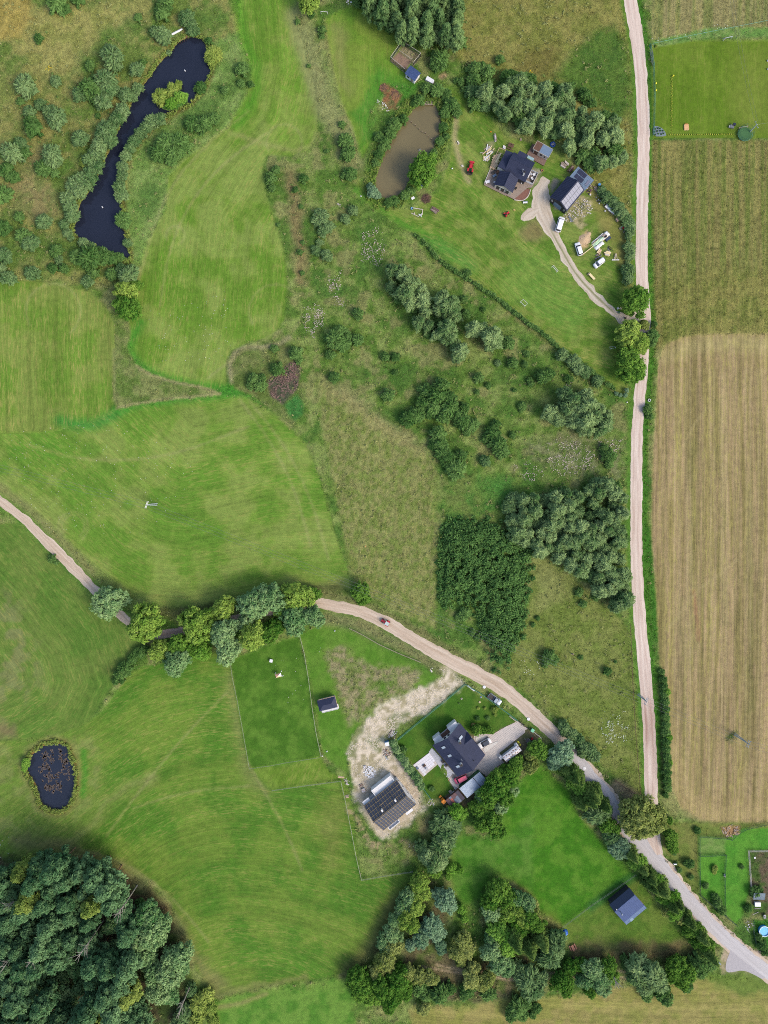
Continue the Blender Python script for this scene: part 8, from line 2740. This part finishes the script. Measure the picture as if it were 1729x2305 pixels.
heap('row of rusty scrap and pale bags beside the annex corner', *Q(1220, 350, "920,650")[0], 1.5, .6, 26, [rust, slab_lt, timber_new, iron, pvc], name='scrap_heap', cat='scrap heap', size=(.15, .4))
boards('long boards and a white sheet leaning by the blue barrel', *Q(1220, 350, "1020,650")[0], -58, 3, 2.6, .3, .25, [pvc, timber_old, steel_m], jit=.06)
heap('string of grey scrap between annex and white pile', *Q(1220, 350, "1110,830")[0], 1.5, .4, 30, [slab_gr, iron, stone_m, pvc], name='scrap_heap', cat='scrap heap', size=(.12, .28), rot=-45, ax=1.5)
bb_ = thing('blue_barrel', 'round blue barrel behind the garage annex', 'barrel', *Q(1220, 350, "1060,565")[0])
MB().lathe([(.42, 0), (.46, .3), (.46, .6), (.42, .9)], 0, 0, 16).build("barrel", simple("barrel_blue", (70, 134, 190), .4, noise=.05), bb_)
MB().lathe([(.42, .9), (.42, .94), (.1, .96)], 0, 0, 16).build("lid", simple("barrel_lid_blue", (90, 150, 204), .4, noise=.05), bb_)
wp_ = thing('covered_pile', 'long pile under pale blue-white sheets beside the willow hedge', 'covered pile', *Q(1340, 430, "575,720", 17.02)[0], -41)
loft([(0, -1.9, 1.9, .75, .2), (.5, -1.85, 1.85, .72, .2), (.75, -1.7, 1.75, .5, .2)]).build("pile", timber_old, wp_)
for k in range(5): MB().box(-1.95 + k * .78, -.8 + .1 * math.sin(k * 2), .76 + .02 * (k % 2), -1.95 + k * .78 + .8, .78 + .12 * math.sin(k * 3), .80 + .02 * (k % 2)).build("sheet", [tarp_w, simple("bluish_sheet", (206, 224, 232), .5, noise=.03)][k % 2], wp_)
cx_ = thing('wooden_crate', 'pale brown wooden crate south of the covered pile', 'crate', *Q(1340, 430, "840,1120", 17.02)[0], 35)
for z_ in (.05, .3, .55): MB().box(-.5, -.5, z_, .5, .5, z_ + .2).build("slat_ring", timber_old, cx_)
MB().box(-.52, -.52, .76, .52, .52, .82).build("lid", simple("crate_lid", (190, 160, 140), .8, noise=.06), cx_)
bg_ = heap('white sacks behind the wooden crate', *Q(1340, 430, "955,1110", 17.02)[0], .35, .3, 4, [pvc], name='sack_heap', cat='sacks', size=(.2, .3))
rd_ = thing('red_cart', 'small red cart among pots under the hedge', 'cart', *Q(1340, 430, "1075,1430", 17.02)[0], 20)
MB().box(-.4, -.3, .25, .4, .3, .6).build("tub", red_p, rd_)
for a in (-.25, .25):
 for s in (-1, 1): MB().tube([(a, s * .3, .15), (a, s * .38, .15)], .15, 10).build("wheel", black_m, rd_)
for i, (s_, lab) in enumerate((("990,1395", 'whitish round pot left of the red cart'), ("925,1455", 'greenish round pot furthest from the hedge'), ("970,1485", 'beige round pot below the greenish one'), ("1080,1575", 'pale tall pot south of the red cart'), ("372,782", 'bright white round pot west of the covered pile'))):
 o = thing('garden_pot', lab, 'pot', *Q(1340, 430, s_, 17.02)[0])
 MB().lathe([(.15, 0), (.26, .35), (.2, .35), (.14, .1)], 0, 0, 12).build("pot", pvc if i in (0, 4) else stone_m, o)
# the big heap under film
hp_ = thing('tarpaulin_heap', 'big heap of white and greenish film with poles beside the cars', 'heap', *Q(1240, 480, "1010,590", 9.217)[0], 40)
rg_ = random.Random(5)
def film(name, x0, x1, y0, y1, h, m, nx=10, ny=6):
 mb = MB()
 for i in range(nx + 1):
  for j in range(ny + 1):
   u, v = i / nx, j / ny
   e = min(1, 6 * min(u, 1 - u, v, 1 - v))
   mb.v.append((x0 + (x1 - x0) * u + rg_.uniform(-.08, .08), y0 + (y1 - y0) * v + rg_.uniform(-.1, .1), .05 + h * e * (.75 + .35 * rg_.random())))
 for i in range(nx):
  for j in range(ny):
   a = i * (ny + 1) + j
   mb.f.append((a, a + ny + 1, a + ny + 2, a + 1))
 return mb.build(name, m, hp_, True)
film("sheet", -2.4, 2.6, -.2, .9, .8, tarp_g)
film("sheet", .8, 4.0, -.5, 1.2, .9, tarp_w)
film("sheet", -2.6, .8, -1.5, -.25, .5, tarp_w)
film("sheet", -1.6, 2.6, .95, 1.35, .45, tarp_w, ny=3)
MB().box(1.6, -1.5, 0, 3.4, -.6, .55).build("navy_crate", simple("navy_sheet", (56, 70, 92), .6, noise=.1), hp_)
MB().lathe([(.1, .95), (.5, .97), (.52, 1.12), (.3, 1.12), (.28, 1.0)], 2.0, .05, 16).build("tyre", black_m, hp_)
MB().box(1.3, .2, .9, 2.3, .8, 1.15).build("wood_box", timber_old, hp_)
for y_, x0, x1, m_ in ((1.0, -3.0, 2.4, timber_old), (1.25, -2.6, 2.0, slab_lt), (-.55, 0.2, 3.2, cream_b), (.7, -3.6, -.5, timber_new)):
 MB().tube([(x0, y_, .95), (x1, y_, 1.05)], .06, 5).build("pole", m_, hp_)
bm_ = thing('timber_beam', 'long pale beam sticking out of the film heap beside the hatchback', 'beam', *Q(1240, 480, "750,790", 9.217)[0], 38)
MB().box(-2.3, -.11, .3, 2.3, .11, .45).build("beam", cream_b, bm_)
MB().box(-1.8, -.2, 0, -1.6, .2, .3).build("block", timber_old, bm_)
boards('stack of golden boards in a grey frame south of the film heap', *Q(1240, 480, "1000,800", 9.217)[0], 55, 3, 1.7, .35, .25, [cream_b, timber_new], jit=.06)
boards('heap of cream panels beside the golden boards', *Q(1240, 480, "1165,840", 9.217)[0], -20, 3, 1.6, .45, .2, [cream_b, cream_ren], jit=.2, layers=3)
boards('tangle of grey metal bars north-east of the cream panels', *Q(1240, 480, "1215,770", 9.217)[0], -55, 5, 1.8, .12, .08, [steel_m, slab_gr, iron], jit=.5, spread=1.6)
boards('brown frames between film heap and small white van', *Q(1240, 480, "965,900", 9.217)[0], 40, 4, 1.7, .2, .12, [timber_dk, timber_old, steel_m], jit=.4, spread=1.4)
af = thing('saw_horse', 'pale timber A-frame with a broad foot on the east lawn', 'frame', *Q(1240, 480, "1340,930", 9.217)[0], 0)
MB().box(-1.15, -.75, 0, 1.15, -.45, .16).build("foot", slab_lt, af)
for s in (-1, 1): MB().tube([(s * .55, -.6, .16), (s * .12, 1.2, .5)], .09, 5).build("leg", cream_ren, af)
MB().tube([(0, -.6, .2), (0, 1.3, .55)], .08, 5).build("middle_pole", cream_b, af)
MB().box(-.4, .2, .4, .4, .35, .5).build("crosspiece", timber_old, af)
ld = thing('workbench', 'cream-topped workbench with brown end on the east lawn', 'workbench', *Q(1240, 480, "835,1320", 9.217)[0], -47)
MB().box(-1.0, -.35, .6, 1.35, .35, .68).build("top", cream_b, ld)
MB().box(-1.35, -.5, .0, -1.02, .35, .55).build("end_block", timber_old, ld)
for a, b in ((-.9, -.28), (1.2, -.28), (1.2, .28), (-.9, .28)): MB().box(a - .05, b - .05, 0, a + .05, b + .05, .6).build("leg", timber_old, ld)
cc_ = (('white camping chair in the group under the round tree', pvc, "722,262"), ('cream camping chair in the group under the round tree', cream_b, "738,262"), ('green camping chair in the group under the round tree', green_mesh, "728,288"), ('dark camping chair nearest the drive mouth', iron, "768,322"))
for lab, m_, s_ in cc_:
 ch = thing('camping_chair', lab, 'chair', *P21(s_)[0], random.uniform(0, 360))
 MB().box(-.3, -.3, .35, .3, .3, .42).build("seat", m_, ch)
 MB().box(-.3, .25, .42, .3, .32, .9).build("backrest", m_, ch)
 for a in (-.27, .27):
  for b in (-.27, .27): MB().tube([(a, b, 0), (a, b, .36)], .025, 4).build("leg", iron, ch)
# branches, benches, small things round the farm
fb_ = thing('fallen_branch', 'bare forked branch lying at the wood edge north of the cabin', 'branch', *Q(1080, 290, "735,110")[0], 0)
MB().tube([(-.9, 1.7, .1), (-.7, .9, .2), (0, .2, .25), (.3, -.6, .15)], .07, 6, .04).tube([(0, .2, .25), (.9, .4, .2)], .05, 5, .02).tube([(-.7, .9, .2), (-1.1, .7, .1)], .04, 4, .02).build("branch", simple("dead_branch", (170, 160, 146), .9, noise=.1), fb_)
st = thing('tree_stump', 'grey stump beside the fallen branch', 'stump', *Q(1080, 290, "765,205")[0])
MB().lathe([(.42, 0), (.33, .2), (.3, .45)], 0, 0, 10).build("stump", timber_old, st)
wbn = thing('white_bench', 'white bench on the grass south of the mulch bed', 'bench', *Q(1080, 290, "845,1385")[0], 4)
MB().box(-.7, -.25, .35, .7, .2, .42).build("seat", pvc, wbn)
MB().box(-.7, .2, .42, .7, .27, .8).build("backrest", slate_lt, wbn)
for x in (-.6, .6): MB().box(x - .05, -.22, 0, x + .05, .22, .35).build("leg", iron, wbn)
fp_ = thing('flower_pot', 'round orange flower pot on the gravel north of the drive', 'pot', *Q(1080, 290, "1162,785")[0])
MB().lathe([(.25, 0), (.36, .4), (.28, .4), (.2, .2)], 0, 0, 14).build("pot", simple("terracotta", (206, 130, 92), .8, noise=.06), fp_)
MB().lathe([(.24, .2), (.22, .3)], 0, 0, 10).build("soil", iron, fp_)
for s_, lab, m_ in (("205,60", 'small orange ball on the north lawn of the farm', orange_p),):
 o = thing('lawn_ball', lab, 'ball', *Q(1080, 290, s_)[0])
 MB().lathe([(.05, 0), (.15, .05), (.2, .2), (.15, .35), (.05, .4)], 0, 0, 10).build("ball", m_, o, True)
hb = heap('flattened straw patch beside the red mower', *Q(1080, 290, "635,1515")[0], .5, .15, 6, [simple("straw_lump", (186, 170, 104), .95, noise=.1)], name='straw_heap', cat='straw heap', size=(.15, .3))
for q, lab, r_ in ((P10("1190,885")[0], 'grey boulder on the worn path east of the pond', .9), (P10("1215,1035")[0], 'pale stones where the worn path bends near the tractor', .5)):
 heap(lab, *q, r_ * .7, .3, 9, [stone_m, lime_m], size=(.12, .3), name='stone_group', cat='stones')
bp_ = thing('brush_pile', 'round pile of reddish-brown twigs south of the pond tree', 'brush pile', *P10("995,1238")[0])
mb = MB()
for k in range(260):
 t, d = random.uniform(0, 6.28), math.sqrt(random.random()) * 1.5
 a2 = random.uniform(0, 6.28)
 L_ = random.uniform(.3, .7)
 z_ = .9 * (1 - d / 1.7) * random.random() + .1
 mb.tube([(math.cos(t) * d - math.cos(a2) * L_, math.sin(t) * d - math.sin(a2) * L_, z_), (math.cos(t) * d + math.cos(a2) * L_, math.sin(t) * d + math.sin(a2) * L_, z_ + random.uniform(-.1, .4))], .03, 3, .01, cap=False)
o = mb.build("twigs", simple("reddish_twigs", (122, 92, 84), .9, noise=.2), bp_)
o["kind"] = "stuff"
bo = boards('stack of split purple-brown poles on the lawn south of the pond', *P10("1047,1310")[0], -35, 7, 2.4, .16, .16, [simple("dark_poles", (128, 104, 98), .9, noise=.12), timber_old], jit=.1, spread=1.4, layers=3)
wbx = thing('white_box', 'small white box among weeds south of the pond', 'box', *P10("911,1237")[0], 30)
MB().box(-.5, -.32, 0, .5, .32, .5).build("box", pvc, wbx)
MB().box(-.53, -.35, .5, .53, .35, .56).build("lid", tarp_w, wbx)
sf_ = thing('plank_square', 'square frame of pale planks on the ground south of the pond', 'frame', *P10("940,1320")[0], -8)
for a, b in (((-1.7, 1.1), (1.5, 1.0)), ((-1.9, -.6), (.6, -1.4)), ((1.4, 1.0), (1.6, -.7)), ((-1.0, -.3), (-.9, -1.1))):
 MB().tube([(*a, .12), (*b, .12)], .12, 4).build("plank", cream_ren, sf_)
for k, (a, b) in enumerate(((.9, -1.0), (1.2, -.7), (1.3, -1.2), (.7, -.8))):
 MB().prism([(a - .3, b - .12), (a + .3, b - .12), (a + .3, b + .12), (a - .3, b + .12)], .2, .32, rot=k * .9).build("offcut", pvc, sf_)
bc = thing('blue_tub', 'sky-blue tub at the corner of the plank frame', 'tub', *P10("905,1300")[0], 20)
MB().lathe([(.3, 0), (.4, .4), (.33, .4), (.25, .1)], 0, 0, 14).build("tub", simple("sky_blue_plastic", (130, 180, 226), .4, noise=.04), bc)
# building site
boards('heap of grey planks at the corner of the mesh fence', *P12("785,1255")[0], 60, 7, 2.6, .22, .14, [timber_old, concrete, slab_gr], jit=.35, spread=2.4)
pt = thing('portable_toilet', 'white portable toilet with blue edge at the fence corner', 'toilet', *P12("750,1306")[0], 12, hz=1.0)
MB().box(-.6, -.55, 0, .6, .55, 2.0).build("cabin", simple("toilet_blue", (60, 120, 170), .5, noise=.05), pt)
MB().prism([(-.66, -.62), (.66, -.62), (.66, .62), (-.66, .62)], 2.0, 2.15, top_scale=.85).build("roof", pvc, pt)
MB().box(-.3, -.6, .1, .3, -.56, 1.85).build("door", pvc, pt)
heap('heap of broken bricks and stones below the portable toilet', *P12("750,1365")[0], 1.5, .4, 60, [stone_m, concrete, brick_m, timber_old], size=(.1, .25), ax=.9)
heap('dark green sacks with white pieces beside the hedge end', *P12("752,1398")[0], .6, .35, 12, [green_mesh, pvc, slab_gr], name='sack_heap', cat='sacks', size=(.12, .28))
heap('glittering heap of white plastic scraps on the building site', *P12("642,1488")[0], 1.9, .6, 110, [pvc, tarp_w, slab_lt], name='plastic_heap', cat='heap', size=(.12, .34), slab=True)
boards('grey-white bundle of boards north of the plastic heap', *P12("612,1455")[0], 12, 4, .9, .22, .15, [slab_lt, concrete], jit=.1)
pb = thing('brick_pallet', 'pallet of grey blocks on the building site west of the shell', 'pallet', *P12("604,1597")[0], 28)
MB().box(-.6, -.6, 0, .6, .6, .14).build("pallet", timber_dk, pb)
for i in range(3):
 for j in range(3):
  MB().box(-.57 + i * .39, -.57 + j * .39, .15, -.57 + i * .39 + .36, -.57 + j * .39 + .36, .62 + .06 * ((i + j) % 2)).build("block", [concrete, slab_gr, simple("pinkish_block", (184, 168, 160), .85, noise=.05)][(i + j) % 3], pb)
boards('empty brown pallets north-west of the block pallet', *P12("588,1570")[0], 30, 4, 1.2, .22, .12, [timber_dk, timber_old], jit=.05)
for s_, lab, rt_ in (("465,1515", 'brown pallet boards at the head of the west fence', -4), ("502,1638", 'brown pallet boards lying inside the west fence', 8)):
 boards(lab, *P12(s_)[0], rt_, 4, 2.1 if rt_ < 0 else 1.1, .25, .1, [timber_new, timber_old], jit=.02, layers=1)
heap('rubble stones beside the west fence of the building site', *P12("500,1548")[0], .9, .3, 26, [lime_m, stone_m], size=(.1, .26), rot=-60, ax=1.3)
heap('heap of yellowish stones south of the garden hedge', *P13("1022,285")[0], 1.3, .45, 60, [stone_m, lime_m, cream_b], size=(.1, .24), name='stone_heap', cat='stone heap')
heap('loose pale stones on grass south-east of the shell', *P13("915,545")[0], 1.6, .2, 40, [stone_m, lime_m], size=(.08, .22), name='stone_heap', cat='stone heap')
heap('brown brick pieces by the big tree row', *P13("870,520")[0], 1.6, .1, 22, [simple("brownish_clod", (160, 136, 104), .95, noise=.1)], size=(.1, .24), name='clod_group', cat='clods')
heap('pair of pale boulders at the mouth of the site track', *P12("1027,850")[0], .7, .3, 5, [lime_m, simple("pinkish_stone", (214, 190, 176), .9, noise=.06)], size=(.2, .42), name='boulder_group', cat='boulders')
heap('two brown boulders beside the site track', *P12("947,903")[0], .35, .2, 3, [stone_m], size=(.14, .26), name='boulder_group', cat='boulders')
# behind the house
boards('stack of split firewood at the edge of the paved yard', *Q(1020, 1560, "872,1395")[0], 40, 6, 2.2, .18, .22, [timber_old, timber_new], jit=.06, layers=2)
bt = thing('black_tarpaulin_heap', 'black covered heap between firewood and orange pot', 'heap', *Q(1020, 1560, "765,1490")[0], 40)
loft([(0, -.8, .8, .6, .2), (.5, -.7, .7, .5, .2), (.85, -.3, .4, .25, .1)]).build("cover", black_m, bt)
MB().tube([(-.8, -.5, .1), (.7, -.6, .15)], .06, 5).build("pole", slab_gr, bt)
MB().box(-.2, .4, 0, .5, .75, .4).build("crate", iron, bt)
op = thing('orange_pot', 'round orange tub beside the black heap', 'tub', *Q(1020, 1560, "678,1575")[0])
MB().lathe([(.25, 0), (.33, .3), (.25, .32), (.05, .4)], 0, 0, 12).build("tub", simple("orange_tub", (240, 122, 72), .5, noise=.05), op)
gs2 = thing('pallet_table', 'grey crate table and bench at the south edge of the garden', 'table', *Q(960, 1720, "448,497")[0], 35)
MB().box(-.55, -.4, .35, .4, .4, .45).build("top", timber_old, gs2)
MB().box(-.5, -.9, .15, .9, -.55, .4).build("bench", slab_gr, gs2)
for a, b in ((-.5, -.35), (.35, -.35), (.35, .35), (-.5, .35)): MB().box(a - .04, b - .04, 0, a + .04, b + .04, .35).build("leg", timber_dk, gs2)
tg = thing('timber_grid', 'small brown timber rack beside the crimson people carrier', 'rack', *Q(900, 1600, "1000,1215")[0], -30)
for k in range(5): MB().box(-.55 + k * .25, -.55, .1, -.55 + k * .25 + .12, .55, .2).build("slat", timber_old, tg)
wg = thing('wooden_gate_bar', 'thin orange-red bar across the side path', 'barrier', *Q(900, 1600, "928,1255")[0], 52)
MB().tube([(-.7, 0, .8), (.7, 0, .8)], .05, 5).build("bar", red_sheet, wg)
for x in (-.65, .65): MB().tube([(x, 0, 0), (x, 0, .8)], .04, 5).build("post", orange_p, wg)
wsn = thing('washing_stones', 'pale slab benches in the fence corner by the lane', 'slabs', *P12("1265,958")[0], -35)
MB().box(-.9, -.2, 0, .5, .2, .35).build("slab", pvc, wsn)
MB().box(.7, -.25, 0, 1.9, .2, .3).build("slab", slab_lt, wsn)
# garden ornaments on the house lawn
for s_, lab, m_ in (("158,105", 'small pinkish stone ring on the house lawn, nearest the fence corner', stone_m), ("495,168", 'small cream round stone on the house lawn', cream_b), ("520,75", 'little blue-white watering can by the garden fence', slate_lt)):
 o = thing('garden_stone' if 'stone' in lab else 'watering_can', lab, 'ornament', *Q(1020, 1560, s_)[0])
 MB().lathe([(.3, 0), (.3, .15), (.16, .2)], 0, 0, 12).build("base", m_, o)
 MB().lathe([(.12, .18), (.1, .3)], 0, 0, 8).build("knob", stone_m, o)
for q, lab in ((P12("1355,958")[0], 'white round concrete cap on the lane edge by the silver pickup'), (P12("1630,1157")[0], 'white round concrete cap on the lane opposite the gate'), (P23("515,67")[0], 'white round concrete cap where the lane turns grey')):
 o = thing('manhole_cap', lab, 'manhole', *q, z=.04)
 MB().lathe([(.5, 0), (.48, .1), (.2, .12)], 0, 0, 18).build("ring", pvc, o)
 MB().lathe([(.2, .12), (.18, .15)], 0, 0, 12).build("lid", slab_lt, o)
for q, lab, rt_ in ((P23("1070,652")[0], 'small white sign board on the verge east of the junction', 5), (P23("1345,1265")[0], 'pale blue and white notice board by the asphalt apron', -50)):
 o = thing('sign_board', lab, 'sign', *q, rt_)
 MB().box(-.45, -.1, .9, .45, .18, 1.5).build("board", pvc if rt_ > 0 else slate_lt, o)
 for x in (-.35, .35): MB().tube([(x, 0, 0), (x, 0, .9)], .05, 5).build("post", steel_m, o)
ws_ = thing('well_ring', 'white concrete well ring on the verge east of the gravel road', 'well', *P21("918,833")[0])
MB().lathe([(.45, 0), (.45, .4), (.32, .4), (.3, .1)], 0, 0, 18).build("ring", pvc, ws_)
MB().lathe([(.3, .1), (.25, .16)], 0, 0, 12).build("cover", iron, ws_)
for q, lab in ((P21("780,845")[0], 'small white stone at the south tip of the farm lawn'), (P12("376,1358")[0], 'small white post stone east of the fence crossing'), (P12("347,1386")[0], 'bright white corner post at the fence crossing'), (P12("425,608")[0], 'pale stone on the lane verge west of the tractor'), (P10("1155,1050")[0], 'white ball on the lawn west of the red loader tractor'), (P10("588,1222")[0], 'white bag on the path south-west of the brown pond')):
 o = thing('white_marker', lab, 'marker', *q)
 MB().lathe([(.16, 0), (.22, .12), (.18, .3), (.06, .38)], 0, 0, 10).build("stone", pvc, o, True)
 MB().lathe([(.24, 0), (.2, .06)], 0, 0, 10).build("base", stone_m, o)
om = thing('orange_marker', 'tiny orange marker peg standing in the vacant plot', 'marker', *Q(800, 1205, "840,895", 36.87)[0])
MB().lathe([(.1, 0), (.14, .5), (.02, .55)], 0, 0, 8).build("cap", simple("orange_peg", (250, 160, 110), .5, noise=.03), om)
MB().tube([(0, 0, 0), (.02, 0, .3)], .05, 5).build("stake", timber_old, om)
# south-east yard odds
for s_, lab, L_, rt_ in (("1000,1415", 'short pale beam north of the crossed poles in the yard', 1.9, 2), ("970,1488", 'white pole lying across the south-east yard', 2.0, 24)):
 o = thing('yard_pole', lab, 'pole', *Q(1560, 1840, s_, 6.911)[0], rt_)
 MB().tube([(-L_ / 2, 0, .15), (L_ / 2, 0, .15)], .09, 5).build("pole", cream_ren, o)
 MB().box(-.1, -.15, 0, .1, .15, .08).build("block", timber_old, o)
wbr = thing('wheelbarrow', 'grey wheelbarrow in the south-east yard', 'wheelbarrow', *Q(1560, 1840, "1102,1525", 6.911)[0], 95)
MB().prism([(-.5, -.32), (.4, -.28), (.4, .28), (-.5, .32)], .35, .6, top_scale=1.2).build("tray", slab_gr, wbr)
MB().box(-.35, -.18, .602, .25, .18, .61).build("load", iron, wbr)
MB().tube([(.75, -.04, .2), (.75, .04, .2)], .2, 12).build("wheel", black_m, wbr)
for s in (-1, 1): MB().tube([(.7, s * .05, .25), (-.4, s * .25, .4), (-1.1, s * .28, .55)], .03, 4).build("handle", iron, wbr)
heap('scattered grey stones and rubbish west of the round pool', *Q(1560, 1840, "870,1690", 6.911)[0], 1.5, .3, 45, [stone_m, slab_gr, slab_lt], size=(.1, .26), rot=80, ax=1.5)
heap('heap of brown branches north of the mesh garden fence', *Q(1560, 1840, "590,210", 6.911)[0], 1.9, .4, 40, [simple("tan_twigs", (190, 158, 116), .95, noise=.12), timber_old], name='branch_heap', cat='branch heap', size=(.2, .5), slab=True, ax=1.4)
sq = thing('stone_slab', 'white square slab in the earth yard', 'slab', *Q(1560, 1840, "960,625", 6.911)[0], 3)
MB().box(-.27, -.27, 0, .27, .27, .15).build("slab", slab_lt, sq)
MB().box(-.3, -.3, 0, .3, .3, .05).build("bed", stone_m, sq)
bch = thing('garden_bench', 'grey bench against the strip garden fence', 'bench', *Q(1560, 1840, "480,890", 6.911)[0], -88)
MB().box(-.45, -.18, .35, .45, .18, .42).build("seat", slab_gr, bch)
for x in (-.4, .4): MB().box(x - .04, -.16, 0, x + .04, .16, .35).build("leg", iron, bch)
MB().box(-.45, .18, .42, .45, .24, .75).build("backrest", pvc, bch)
# north strip
heap('white stones and bags at the north edge by the field corner', *P10("512,12")[0], 1.1, .25, 18, [pvc, lime_m, stone_m], size=(.14, .34), rot=-30, ax=1.5)
heap('line of white rubble stones west of the brown pond', *P10("725,660")[0], 1.1, .3, 60, [lime_m, stone_m, pvc], size=(.1, .24), rot=-42, ax=2.6)
heap('brown dried brushwood heap north-west of the pond', *P10("800,590")[0], 1.9, .8, 60, [simple("dry_brush", (150, 112, 78), .95, noise=.2), timber_dk], name='brushwood_heap', cat='brushwood', size=(.2, .5), slab=True, ax=.8, base_m=simple("brush_base", (124, 96, 66), .95, noise=.2))
heap('smaller dried brushwood heap beside the large one', *P10("730,550")[0], 1.3, .6, 40, [simple("dry_brush_red", (146, 106, 80), .95, noise=.2), timber_dk], name='brushwood_heap', cat='brushwood', size=(.2, .45), slab=True, base_m=bpy.data.materials["brush_base"])
heap('pale boulders in the rough south-west of the farm pond', *P10("450,1278")[0], .8, .25, 8, [stone_m], size=(.14, .36), name='boulder_group', cat='boulders')

# ------------------------------------------------------------------ the person in the meadow
pr_ = thing('person', 'person with reddish hair and dark vest standing in the rough meadow', 'person', 1289.0, 1473.0, 95, hz=1.2)
nodes = {'hip': (0, 0, .95, .15), 'l_hip': (0, .1, .9, .11), 'l_knee': (.03, .12, .5, .075), 'l_ank': (0, .12, .1, .05), 'l_toe': (.17, .13, .04, .045),
         'r_hip': (0, -.1, .9, .11), 'r_knee': (.03, -.12, .5, .075), 'r_ank': (0, -.12, .1, .05), 'r_toe': (.17, -.13, .04, .045),
         'waist': (.01, 0, 1.12, .14), 'chest': (0, 0, 1.34, .17), 'neck': (.02, 0, 1.5, .06), 'head0': (.04, 0, 1.6, .09), 'head1': (.05, 0, 1.72, .085),
         'l_sh': (0, .2, 1.42, .075), 'l_el': (.12, .33, 1.18, .05), 'l_wr': (.33, .14, 1.15, .035), 'l_ha': (.40, .09, 1.16, .035),
         'r_sh': (0, -.2, 1.42, .075), 'r_el': (.12, -.33, 1.18, .05), 'r_wr': (.33, -.14, 1.15, .035), 'r_ha': (.40, -.09, 1.16, .035)}
order = list(nodes)
edges = [('hip', 'l_hip'), ('l_hip', 'l_knee'), ('l_knee', 'l_ank'), ('l_ank', 'l_toe'), ('hip', 'r_hip'), ('r_hip', 'r_knee'), ('r_knee', 'r_ank'), ('r_ank', 'r_toe'),
         ('hip', 'waist'), ('waist', 'chest'), ('chest', 'neck'), ('neck', 'head0'), ('head0', 'head1'), ('chest', 'l_sh'), ('l_sh', 'l_el'), ('l_el', 'l_wr'), ('l_wr', 'l_ha'),
         ('chest', 'r_sh'), ('r_sh', 'r_el'), ('r_el', 'r_wr'), ('r_wr', 'r_ha')]
me = bpy.data.meshes.new("body")
me.from_pydata([nodes[k][:3] for k in order], [(order.index(a), order.index(b)) for a, b in edges], [])
skin = simple("skin", (226, 180, 150), .6, noise=.03)
me.materials.append(skin)
bo_ = bpy.data.objects.new("body", me)
C.objects.link(bo_)
bo_.parent = pr_
sm = bo_.modifiers.new("skin", 'SKIN')
for k, v in zip(order, me.skin_vertices[0].data): v.radius = (nodes[k][3], nodes[k][3])
me.skin_vertices[0].data[0].use_root = True
sb_ = bo_.modifiers.new("smooth", 'SUBSURF')
sb_.levels = sb_.render_levels = 1
loft([(1.0, -.16, .16, .2, .14), (1.25, -.18, .19, .24, .16), (1.44, -.15, .14, .25, .12), (1.49, -.07, .09, .1, .06)]).build("vest", simple("dark_vest", (62, 64, 60), .8, noise=.08), pr_, True)
for s in (-1, 1):
 MB().tube([(0, s * .2, 1.42), (.12, s * .33, 1.18), (.30, s * .16, 1.15)], .085, 7, .06).build("sleeve", simple("pale_sleeve", (206, 210, 190), .8, noise=.05), pr_, True)
 MB().tube([(0, s * .1, .95), (.03, s * .12, .5), (0, s * .12, .12)], .13, 7, .08).build("trouser_leg", simple("dark_trousers", (58, 62, 60), .85, noise=.08), pr_, True)
 MB().box(-.08, s * .13 - .06, 0, .22, s * .13 + .06, .1).build("shoe", black_m, pr_)
MB().lathe([(.09, 1.60), (.125, 1.68), (.12, 1.78), (.06, 1.85), (.01, 1.86)], .02, 0, 10).build("hair", simple("reddish_hair", (186, 108, 80), .8, noise=.08), pr_, True)
MB().box(.36, -.1, 1.13, .5, .1, 1.19).build("hand_controller", black_m, pr_)
